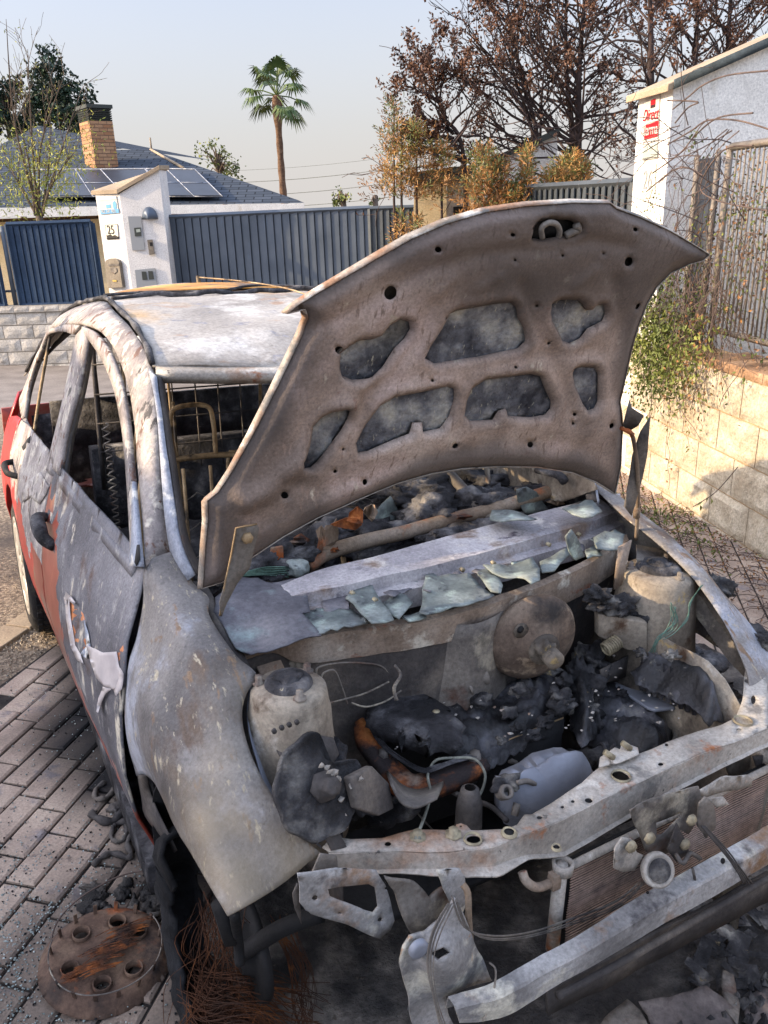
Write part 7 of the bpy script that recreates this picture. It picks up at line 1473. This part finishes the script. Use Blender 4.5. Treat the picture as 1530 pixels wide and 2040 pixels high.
# burnt conifers on the right
def burnt_tree(label, px, ytop, Y, lean=0, hw=.9, nb=34, seed=1, r0_=.06, ybase=420, low=.12, tuft=1, side=0):
    rnd = random.Random(seed); wd = MB(); fo = MB(); tips = []
    b = Vector(WY(px, ybase, Y)); t_ = Vector(WY(px+lean, ytop, Y)); base = (b.x, Y, 0); Hh = (t_-b).length
    P_ = cr([Vector(base), b, b.lerp(t_, .5)+Vector((rnd.uniform(-.06, .06), 0, 0)), t_], 8); V, Fc = tube(P_, lambda t: r0_*(1-.75*t), 7); wd.add(V, Fc)
    for k in range(nb):
        s = low+(1-low)*(k/nb); q = b.lerp(t_, s); a = rnd.random()*2*PI if rnd.random() > side else PI+rnd.gauss(0, .5); el = rnd.uniform(.15, .8); L = hw*(1-.55*s)*rnd.uniform(.6, 1.2)
        branchy(wd, q, (math.cos(a)*math.cos(el), math.sin(a)*math.cos(el), math.sin(el)), L, .018*(1-.5*s), 2, rnd, tips, 4, 3, .65, -.06, .16, .55, .0028)
    for q, d in tips:
        if rnd.random() < .12*tuft:
            c = Vector(q)
            for j in range(rnd.randint(10, 26)): leaf(fo, c+Vector((rnd.gauss(0, .026), rnd.gauss(0, .026), rnd.gauss(0, .04))), .022, rnd, 1.8)
    return plantobj('burnt_tree', label, 'tree', base, wd, [('redbrown', fo)], 'scorched conifers behind the entrance walls', 'barkburnt')
burnt_tree('scorched bare conifer with two close stems above the hood, tallest in view', 1150, -60, 9.2, 20, 1.5, 46, 3, .055, 330, 0, 1.2, .45)
burnt_tree('slender scorched stem beside the double-stemmed bare conifer', 1140, -40, 9.35, -12, .7, 16, 4, .045, 320)
burnt_tree('scorched bare conifer rising just left of the tall white pillar', 1292, -80, 8.2, 2, .75, 28, 5, .06, 330, 0, .9)
burnt_tree('scorched thin tree behind the top of the tall pillar, right of the bare conifer', 1370, -60, 9.5, 20, .9, 26, 6, .045, 260, 0, .9)
burnt_tree('scorched tree in the upper right corner with darker needles', 1450, -60, 9.5, 10, .9, 26, 7, .05, 220, 0, 1.4)
burnt_tree('scorched leaning tree left of the others with spreading bare limbs', 1075, -20, 9.4, -70, 1.1, 30, 9, .035, 330, 0, 1.5, .5)
burnt_tree('small burnt tree hanging over the cream pier with brown tufts', 925, 120, 9.0, -75, .62, 26, 8, .03, 330, 0, 2.2, .5)
# low tangle of bare branches over the second entrance
rnd = random.Random(44); wd = MB(); tips = []; fo = MB()
for k in range(46):
    q = WY(rnd.uniform(850, 1240), rnd.uniform(255, 345), 8.9+rnd.uniform(-.3, .4)); a = rnd.random()*2*PI; branchy(wd, q, (math.cos(a), .3*math.sin(a), rnd.uniform(-.2, .6)), rnd.uniform(.4, .9), .010, 2, rnd, tips, 4, 2, .7, .03, .25, .6, .003)
for q, d in tips:
    if rnd.random() < .06: leaf(fo, q, .03, rnd, 1.6)
b_ = WY(1050, 420, 9.0); plantobj('burnt_bush', 'tangle of bare scorched branches spreading over the entrance coping', 'bush', (b_[0], 9.0, 0), wd, [('redbrown', fo)], wm='barkburnt', names=('branches', 'leaves'))
# conifer hedge (browned sprays)
def sprays(name, label, cols, Y, n_, seed, group, y_base=470):
    rnd = random.Random(seed); fb, fg, wd = MB(), MB(), MB(); q0 = WY(sum(c[0] for c in cols)/len(cols), y_base, Y)
    for cx, wid, ytop in cols:
        b = Vector(WY(cx, y_base, Y)); t_ = Vector(WY(cx, ytop, Y)); V, Fc = tube([b-Vector((0, 0, 1.2)), b, t_], lambda t: .02*(1-.8*t), 4); wd.add(V, Fc)
        for k in range(n_):
            s = rnd.random(); xx = cx+rnd.gauss(0, wid*(1-.72*s)*.5); yy = y_base+(ytop-y_base)*s; p = Vector(WY(xx, yy, Y+rnd.gauss(0, .12))); tgt = fg if rnd.random() < (.22 if s < .6 else .45) else fb
            d = Vector((rnd.gauss(0, .5)+(xx-cx)/60, rnd.gauss(0, .5), rnd.uniform(.1, 1.2))).normalized(); 
            for j in range(5):
                q = p+d*.02*j; w_ = d.orthogonal().normalized(); w_.rotate(Matrix.Rotation(rnd.random()*6, 3, d)); e = d*.03+w_*.022*(1 if j % 2 else -1); tgt.add([q, q+e+w_*.006, q+e*1.4, q+e-w_*.006], [(0, 1, 2, 3)])
    return plantobj(name, label, 'conifer', (q0[0], Y, 0), wd, [('thuja', fb), ('thujagreen', fg)], group, 'barkburnt', ('stem', 'foliage'))
g_ = 'browned conifers along the entrance'
sprays('hedge_conifer', 'browned conifer at the left end of the hedge with a green top', [(960, 60, 300), (990, 50, 330)], 8.0, 520, 1, g_)
sprays('hedge_conifer', 'low browned conifer second in the hedge, in front of the pale wall', [(1025, 50, 372), (1050, 16, 300)], 8.0, 420, 2, g_)
sprays('hedge_conifer', 'bushy orange-brown conifer in the middle of the hedge', [(1098, 46, 352), (1120, 40, 330)], 8.0, 460, 3, g_)
sprays('hedge_conifer', 'yellow-green conifer at the right end of the hedge by the grey gate', [(1140, 45, 315), (1160, 30, 335)], 8.0, 460, 4, g_)
sprays('hedge_conifer', 'drooping olive conifer boughs hanging left of the cream pier', [(785, 45, 200), (800, 60, 260), (830, 50, 250), (880, 50, 290)], 8.7, 300, 5, g_, 400)
sprays('hedge_conifer', 'small yellow sprig of conifer in front of the short grey fence panel', [(800, 26, 430), (830, 30, 440)], 8.6, 90, 6, g_, 500)
# vine and dry twigs over the right wall and railing
rnd = random.Random(77); wd = MB(); fg = MB(); fd = MB()
def vdir(): return Vector((rnd.gauss(0, .25)-.12, rnd.gauss(0, .6), -1))
for k in range(90):
    s = rnd.uniform(-.12, 1.1)**1; z = rnd.uniform(.9, 1.9); p = Vector(RW(s, rnd.uniform(-.10, .15), z)); L = rnd.uniform(.25, .8)*(1 if s < .7 else .7); pts = [p]; d = vdir().normalized()
    for i in range(8): d = (d+Vector((rnd.gauss(0, .2), rnd.gauss(0, .25), -.12))).normalized(); pts.append(pts[-1]+d*L/8)
    V, Fc = tube(pts, .0022, 3, False); wd.add(V, Fc)
    for q in pts:
        for j in range(3):
            if rnd.random() < .4: leaf(fg if rnd.random() < .7 else fd, q+Vector((rnd.gauss(0, .03), rnd.gauss(0, .03), rnd.gauss(0, .03))), .014, rnd, 2.0, .6)
for k in range(3000):
    x = rnd.gauss(1300, 36); y = rnd.gauss(680, 62)
    if x < 1245 or y > 830: continue
    leaf(fg, rwp(x, y, SO(rnd.uniform(.02, .2))), .017, rnd, 2.0, .7)
for k in range(900):
    x = rnd.gauss(1365, 28); y = rnd.uniform(620, 800)
    if rnd.random() < (y-620)/260: continue
    leaf(fg if rnd.random() < .7 else fd, rwp(x, y, SO(rnd.uniform(.02, .2))), .017, rnd, 2.0, .7)
for (x0_, y0_, x1_, y1_, n_) in [(1333, 790, 1332, 975, 26), (1362, 790, 1372, 900, 22), (1385, 770, 1398, 860, 12)]:
    A = [rwp(x0_+(x1_-x0_)*t+rnd.gauss(0, 2), y0_+(y1_-y0_)*t, SO(.05)) for t in np.linspace(0, 1, 9)]; V, Fc = tube(cr(A, 3), .0016, 3, False); wd.add(V, Fc)
    for k in range(n_): t = rnd.random(); leaf(fg if rnd.random() < .6 else fd, rwp(x0_+(x1_-x0_)*t+rnd.gauss(0, 3), y0_+(y1_-y0_)*t, SO(.05)), .014, rnd, 1.8, .8)
for k in range(1300):
    x = rnd.uniform(1385, 1540); y = rnd.gauss(430, 110)
    if y < 280 or y > 660 or rnd.random() < .25: continue
    leaf(fg if rnd.random() < .45 else fd, rwp(x, y, -SO(rnd.uniform(.14, .3))), .013, rnd, 1.8, .7)
for k in range(30):
    x, y = rnd.uniform(1350, 1540), rnd.uniform(180, 560); p = Vector(rwp(x, y, SO(rnd.uniform(-.1, .25)))); a = rnd.uniform(2.0, 4.2); tp = []
    branchy(wd, p, (math.cos(a)*.3, rnd.uniform(-.3, .9), rnd.uniform(-.5, .5)), rnd.uniform(.3, .7), .004, 1, rnd, tp, 6, 3, .8, .05, .2, .6, .0016)
for k in range(150):
    x, y = rnd.gauss(1370, 45), rnd.gauss(560, 80); p = Vector(rwp(x, y, SO(rnd.uniform(-.1, .2)))); tp = []
    branchy(wd, p, (rnd.gauss(0, .3), rnd.gauss(0, .6), -1), rnd.uniform(.2, .45), .003, 1, rnd, tp, 5, 2, .6, .06, .2, .6, .0014)
for L_ in [[(1340, 218), (1375, 190), (1400, 170), (1450, 150), (1540, 140)], [(1330, 288), (1375, 262), (1410, 240), (1470, 240), (1540, 260)], [(1300, 345), (1355, 305), (1385, 270), (1430, 235), (1500, 225)], [(1345, 245), (1370, 215), (1390, 203), (1330, 200)], [(1530, 420), (1430, 400), (1395, 370), (1440, 300), (1500, 290)], [(1290, 380), (1340, 340), (1372, 335), (1400, 350)]]:
    V, Fc = tube(cr([rwp(x, y, SO(.18)) for x, y in L_], 5), .0045, 5, False); wd.add(V, Fc)
for k in range(14):
    x, y = 1378+rnd.gauss(0, 5), rnd.uniform(255, 300); leaf(fg, rwp(x, y, SO(.05)), .018, rnd, 1.5, .2)
for k in range(30):
    x, y = rnd.gauss(1300, 14), rnd.uniform(380, 420); leaf(fg, rwp(x, y, SO(.08)), .013, rnd, 1.8, .5)
plantobj('climbing_vine', 'tangled half-dry climbing vine hanging over the block wall and railing', 'vine', RW(.5, .1, .87), wd, [('vine', fg), ('vinedry', fd)], wm='twigm', names=('stems', 'leaves'))
# sprig on the ground by the wall, litter and twigs
rnd = random.Random(9); wd = MB(); fg = MB()
V, Fc = tube(cr([rwp(1380, 1010, SO(.3)), rwp(1420, 985, SO(.22)), rwp(1445, 960, SO(.15)), rwp(1470, 930, SO(.12))], 4), .0025, 4); wd.add(V, Fc)
for x, y in [(1400, 1000), (1408, 990), (1395, 1006), (1418, 992)]:
    leaf(fg, rwp(x, y, SO(.2)), .028, rnd, 1.4, .4)
plantobj('weed', 'single leafy sprig leaning against the foot of the block wall', 'weed', rwp(1380, 1010, SO(.3)), wd, [('vine', fg)], wm='twigm', names=('stem', 'leaf'))
mb = MB()
for k in range(1500):
    s = rnd.uniform(-.5, 2.6); d = -abs(rnd.gauss(0, .28))-.02; p = RW(s, d, 0); leaf(mb, (p[0], p[1], gz(p[0], p[1])+.012), .010, rnd, 2, 0)
tag(mb.obj('leaf_litter', M['vinedry'], smooth=False), 'dry brown leaf litter along the foot of the right wall', 'leaf litter', kind='stuff')
mb = MB()
for k in range(240):
    s = rnd.uniform(.2, 2.4); d = -abs(rnd.gauss(.25, .2))-.05; p = RW(s, d, 0); a = rnd.random()*6; l = rnd.uniform(.05, .22); z = gz(p[0], p[1])+.01
    V, Fc = tube([(p[0], p[1], z), (p[0]+l*.5*math.cos(a), p[1]+l*.5*math.sin(a), z+rnd.uniform(.005, .03)), (p[0]+l*math.cos(a+.2), p[1]+l*math.sin(a+.2), z+.003)], .0022, 4, False); mb.add(V, Fc)
tag(mb.obj('dry_twigs', M['twigm']), 'dark broken twigs strewn on the paving near the right wall', 'twigs', kind='stuff')
mb = MB()
for k in range(420):
    s = rnd.gauss(.75, .35); d = -abs(rnd.gauss(.22, .12))-.03; p = RW(s, d, 0); leaf(mb, (p[0], p[1], gz(p[0], p[1])+.015), .012, rnd, 2.6, -.5)
tag(mb.obj('grass_tuft', M['vine'], smooth=False), 'green and yellow weeds growing at the wall foot behind the fender', 'grass', kind='stuff')
# wall on the near left whose shade falls across the front of the car (outside the picture)
sw = mk('garden_wall', [(-5.0, -8, -.2), (-5.0, 2.72, -.2), (-5.0, 2.72, 2.95), (-5.0, -8, 2.95)], [(0, 1, 2, 3)], M['plaster'], sol=.25, smooth=False); tag(sw, 'tall plain rendered garden wall standing across the street to the left', 'wall')
# ================================================================== loose things on the ground
dc = GP(212, 1908, .02); dn = Vector(CM[:, 2])
dM = Matrix.Translation(dc)@Vector((0, 0, 1)).rotation_difference((dn+Vector((.10, -.05, 0))).normalized()).to_matrix().to_4x4()@Matrix.Rotation(.5, 4, 'Z')@Matrix.Scale(.77, 4)
ds = thing('fallen_wheel_disc', 'round brown burnt wheel cover with short open tubes lying on the pavers', 'wheel cover', mat4=dM)
M['disc'] = mat('brown_burnt_steel_disc', [(.3, '3d3029'), (.5, '5d493d'), (.7, '7a6452')], 8, 9, .8, .05, .5, 70, layers=[('8f5433', 6, .56, .64, (1, 1, 1), 2), ('2c2726', 4, .5, .62, (1, 1, 1), 3)])
holes = [circ((.115*math.cos(a), .115*math.sin(a)), .028, 18, .028) for a in (.3, 1.05, 2.1, 3.3, 4.4, 5.3)]
V, Fc, lp_ = cutsheet(circ((0, 0), .205, 60), holes, .014, .01)
def dz(x, y): r1_ = math.hypot(x, y); return .020-.030*sm(.165, .205, r1_)+.010*math.exp(-(r1_/.05)**2)+.002*nz((x, y, 0), 30)
mk('disc', [(x, y, dz(x, y)) for x, y in V], Fc, M['disc'], ds, sol=.003)
for i, a in enumerate((.3, 1.05, 2.1, 3.3, 4.4, 5.3)):
    mb = MB(); mb.lathe([(.0255, -.02), (.0285, -.02), (.0285, .010), (.0255, .010), (.0255, -.02)], 22, Matrix.Translation((.115*math.cos(a), .115*math.sin(a), .024))); mb.obj('tube_collar', M['disc'], ds)
mb = MB()
for k in range(16): a = 2*PI*k/16; mb.box((0, 0, 0), (.004, .012, .035), Matrix.Rotation(a, 4, 'Z')@Matrix.Translation((.17, 0, .035))@Matrix.Rotation(.2, 4, 'Y'))
each(mb, 'clip', M['disc'], ds, smooth=False)
mb = MB(); mb.tube([(.172*math.cos(a), .172*math.sin(a), .05+.004*math.sin(a*3)) for a in np.linspace(2.6, 6.6, 40)], .0022, 5, smooth=False); mb.obj('spring_ring', M['steel'], ds)
rnd = random.Random(3)
for k in range(3):
    mb = MB()
    for j in range(26):
        y = rnd.uniform(-.02, .02)+(-.06+.05*k); x = rnd.uniform(-.02, .08)-.08+.06*k; mb.tube([(x-.05, y+rnd.uniform(-.008, .008), .045), (x, y+rnd.uniform(-.006, .006), .052), (x+.05, y+rnd.uniform(-.01, .01), .046)], .0016, 4)
    mb.obj('rust_flakes', M['rust'], ds)
# thin bent wire beside the disc
def gp2(x, y, h): return GP(x, y, h)
mb = MB(); mb.tube([gp2(*q) for q in [(335, 1738, .05), (290, 1735, .05), (240, 1745, .045), (180, 1775, .04), (135, 1810, .035), (108, 1850, .03), (100, 1900, .03), (112, 1930, .025)]], .0022, 6); tag(mb.obj('bent_wire', M['twigm']), 'long thin dark wire curving over the pavers beside the wheel disc', 'wire')
# melted rubber scraps
def scrap(pts, r, label, seed, wide=1.0):
    rnd = random.Random(seed); A = cr([gp2(x, y, r*.8) for x, y in pts], 6); mb = MB(); V, Fc = tube([(p[0], p[1], p[2]+rnd.uniform(-.001, .003)) for p in A], lambda t: r*(.7+.5*abs(math.sin(t*17+seed))), 6); mb.add(V, Fc)
    return tag(mb.obj('melted_rubber', M['dark']), label, 'rubber scrap', 'melted scraps on the pavers')
scrap([(208, 1560), (192, 1572), (190, 1590), (205, 1592), (222, 1580), (232, 1562), (262, 1556), (275, 1556)], .008, 'wavy strip of melted black rubber, farthest of the scraps', 1)
scrap([(182, 1622), (205, 1636), (228, 1634), (250, 1612), (240, 1600), (262, 1612), (262, 1632), (240, 1640)], .013, 'crumpled black lump of melted rubber in the middle of the scraps', 2)
scrap([(226, 1645), (222, 1668), (234, 1678), (250, 1668), (252, 1648), (240, 1640), (228, 1646)], .007, 'small closed loop of melted black rubber', 3)
scrap([(186, 1722), (205, 1708), (225, 1700), (250, 1708), (262, 1705), (254, 1682), (262, 1665)], .009, 'knotted strip of melted black rubber nearest the wheel disc', 4)
lmp = MB(); 
for a, b, s in [(245, 1625, (.03, .03, .012)), (262, 1640, (.02, .03, .012)), (230, 1612, (.02, .02, .012)), (255, 1580, (.02, .02, .008)), (268, 1600, (.02, .03, .006))]: lump(lmp, gp2(a, b, .006), s, a, .8, 9, 3)
tag(lmp.obj('melted_clump', M['dark']), 'rough dark clump of melted plastic between the rubber scraps', 'plastic clump')
lm2 = MB(); rnd = random.Random(66)
for k in range(26):
    x, y = rnd.uniform(170, 340), rnd.gauss(1795, 14); lump(lm2, gp2(x, y, .006), (rnd.uniform(.01, .03), rnd.uniform(.01, .03), .012), k, .9, 10, 2)
tag(lm2.obj('ash_clumps', M['ashground']), 'ridge of dark ash lumps behind the fallen wheel disc', 'ash', kind='stuff')
M['burntsheet'] = mat('burnt_sheet_metal', [(.3, '45403f'), (.5, '625a57'), (.7, '7e7570')], 7, 10, .85, .05, .6, 60, layers=[('8d7a6c', 5, .58, .66, (1, 1, 1), 2), ('2a2829', 4, .52, .64, (1, 1, 1), 3)])
# broken plates on the ground in front (bottom right)
def gplate(name, pts, h, mt, label, cat, group, tilt=(0, 0), amp=.01):
    V, Fc, _ = cutsheet(pts, [], 12, 8); V3 = []
    cx = sum(p[0] for p in pts)/len(pts); cy = sum(p[1] for p in pts)/len(pts)
    for x, y in V:
        q = gp2(x, y, h+(x-cx)*tilt[0]+(y-cy)*tilt[1]); n_ = nz(q, 8)*amp+nz(q, 30)*amp*.3; V3.append((q[0], q[1], q[2]+n_))
    return tag(mk(name, V3, Fc, M[mt], sol=.004), label, cat, group)
gr_ = 'burnt sheets lying before the bumper'
gplate('burnt_sheet', [(1272, 1993), (1330, 1985), (1405, 1962), (1440, 1985), (1465, 2005), (1470, 2060), (1300, 2060), (1290, 2020)], .05, 'burntsheet', 'large pale-edged burnt sheet lying at the bottom right', 'metal sheet', gr_, (0, -.0003), .02)
gplate('burnt_sheet', [(1185, 2060), (1215, 2020), (1250, 1990), (1275, 2010), (1300, 2060)], .04, 'steel', 'pointed grey burnt sheet left of the large pale-edged one', 'metal sheet', gr_, (.0002, 0), .015)
gplate('burnt_sheet', [(1440, 1930), (1462, 1940), (1475, 2000), (1470, 2040), (1445, 2010), (1438, 1960)], .05, 'steel', 'narrow upright grey strip right of the large burnt sheet', 'metal sheet', gr_, (0, 0), .02)
gplate('burnt_sheet', [(1480, 1985), (1530, 1960), (1545, 2060), (1490, 2060)], .03, 'burntsheet', 'brown burnt sheet in the bottom right corner', 'metal sheet', gr_, (0, 0), .02)
rnd = random.Random(91); mb = MB()
for k in range(60):
    x, y = rnd.uniform(1380, 1530), rnd.gauss(1880, 60); p = Vector(gp2(x, y, .015)); a = rnd.random()*6; l = rnd.uniform(.02, .07); d = Vector((math.cos(a), math.sin(a), rnd.uniform(-.1, .5)))*l; w_ = Vector((-d.y, d.x, rnd.uniform(-.01, .01)))*rnd.uniform(.15, .4); mb.add([p-w_, p+w_, p+d+w_*.6, p+d-w_], [(0, 1, 2, 3)])
tag(mb.obj('metal_flakes', M['ashy'], smooth=False), 'curled grey flakes of burnt foil scattered at the lower right', 'flakes', kind='stuff')
# ================================================================== fallen windscreen sheets resting on the scuttle
gg = 'melted windscreen sheets lying on the scuttle'
def gsheet(pts, z, label, seed, mt='glass', tilt=0, amp=.008, th=.004, ax='z', jag=3.5):
    rnd = random.Random(seed); pp = []
    for i in range(len(pts)):
        a, b = pts[i], pts[(i+1) % len(pts)]; n_ = max(1, int(math.dist(a, b)/14))
        for j in range(n_): pp.append((a[0]+(b[0]-a[0])*j/n_+rnd.uniform(-jag, jag)*(j > 0), a[1]+(b[1]-a[1])*j/n_+rnd.uniform(-jag, jag)*(j > 0)))
    V, Fc, _ = cutsheet(pp, [], 9, 6); V3 = []; cy = sum(p[1] for p in pts)/len(pts)
    for x, y in V:
        q = P(x, y, ax, z+(y-cy)*tilt); k = nz(q, 10, seed)*amp; q = (q[0], q[1]+(k if ax == 'y' else 0), q[2]+(k if ax == 'z' else 0)); V3.append(c2w(q))
    cen = tuple(np.mean(np.array(V3), axis=0)); return tag(mk('windscreen_piece', V3, Fc, M[mt], sol=th, off=1, loc=cen), label, 'glass piece', gg)
gsheet([(428, 1192), (455, 1170), (480, 1150), (560, 1158), (590, 1152), (612, 1180), (618, 1218), (600, 1222), (640, 1262), (600, 1272), (545, 1290), (500, 1300), (470, 1290), (440, 1240), (425, 1220)], .905, 'largest ash-grey sheet of melted glass at the hinge corner', 1, 'glassdark', -.0003, .010)
gsheet([(560, 1222), (620, 1215), (690, 1208), (735, 1236), (700, 1250), (600, 1264), (560, 1270)], .890, 'greenish melted glass sheet beside the grey corner sheet', 2)
gsheet([(688, 1190), (705, 1172), (742, 1168), (762, 1200), (785, 1230), (740, 1243), (715, 1215)], .905, 'rounded grey-green glass piece left of the gap in the scuttle', 3)
gsheet([(640, 1195), (690, 1180), (695, 1212), (645, 1215)], .895, 'small dull glass piece under the rounded one', 4, 'glassdark')
gsheet([(762, 1200), (785, 1178), (810, 1190), (822, 1205), (795, 1232), (780, 1225)], .893, 'small kinked glass piece at the left of the big pale sheet', 5)
gsheet([(848, 1142), (862, 1140), (872, 1150), (895, 1142), (935, 1140), (955, 1165), (985, 1185), (920, 1205), (850, 1225), (835, 1220), (842, 1190)], .905, 'large jagged pale green glass sheet in the middle of the scuttle', 6)
gsheet([(950, 1140), (972, 1128), (990, 1145), (1002, 1165), (998, 1180), (978, 1178)], .912, 'small green glass chip right of the big pale sheet', 7)
gsheet([(962, 1130), (1010, 1124), (1060, 1115), (1075, 1135), (1076, 1158), (1058, 1166), (1030, 1150), (1000, 1146)], .92, 'thin bent glass strip right of the middle with a torn end', 8, amp=.015)
gsheet([(800, 1225), (840, 1215), (850, 1228), (815, 1236)], .888, 'narrow glass sliver lying on the scuttle lip', 9)
gsheet([(1128, 1070), (1140, 1055), (1155, 1080), (1166, 1110), (1150, 1118), (1136, 1100)], .24, 'upright pointed glass blade near the far hinge', 10, 'glass', 0, .01, .004, 'y')
gsheet([(1075, 1120), (1130, 1090), (1136, 1102), (1105, 1135), (1080, 1140)], .905, 'long narrow glass strip leading to the upright blade', 11)
gsheet([(1182, 1075), (1200, 1068), (1225, 1050), (1245, 1060), (1240, 1085), (1215, 1092), (1190, 1095)], .925, 'crumpled grey glass sheet at the far hinge corner', 12, amp=.03)
gsheet([(1165, 1095), (1185, 1085), (1200, 1105), (1170, 1112)], .90, 'small glass chip between the upright blade and the far hinge', 13)
gsheet([(735, 1025), (760, 1005), (778, 988), (786, 1000), (795, 1020), (800, 1034), (770, 1045), (745, 1040)], .78, 'cone-shaped greenish glass piece standing on the dashboard remains', 14, 'glass', 0, .01, .004, 'y')
gsheet([(1028, 975), (1050, 970), (1078, 995), (1100, 1022), (1070, 1024), (1045, 1022), (1032, 1000)], .62, 'pale folded glass piece under the far end of the hood', 15, 'glass', 0, .01, .004, 'y')
gsheet([(980, 1010), (1030, 1018), (1070, 1026), (1060, 1034), (1000, 1040), (975, 1030)], .975, 'stack of melted glass edges beside the folded piece', 16, amp=.02)
gsheet([(1120, 1010), (1180, 1000), (1200, 1018), (1180, 1030), (1140, 1024)], .975, 'flat glass slab at the far end of the lower windscreen beam', 17, amp=.012)
rnd = random.Random(52)
for k in range(26):
    t = rnd.random(); a = 620+t*600; b = 1235-t*165+rnd.uniform(-38, 8); s_ = rnd.uniform(8, 20)
    gsheet([(a+s_*math.cos(q)*rnd.uniform(.5, 1.3), b+s_*.6*math.sin(q)*rnd.uniform(.5, 1.2)) for q in np.linspace(0, 2*PI, 7)[:-1]], .885+rnd.uniform(0, .02), 'small broken chip of melted glass among the larger sheets on the scuttle', 60+k, rnd.choice(['glass', 'glassdark', 'glassdark']), rnd.uniform(-.0012, .0012), .012, .002, 'z', 1.5)
gb = MB(); cg = c2w(P(590, 1132, 'y', .54)); lump(gb, cg, (.035, .03, .025), 2, .2, 3, 4); tag(gb.obj('melted_plastic_lump', M['glass']), 'smooth grey-green rounded lump resting on the left of the dashboard', 'melted lump')
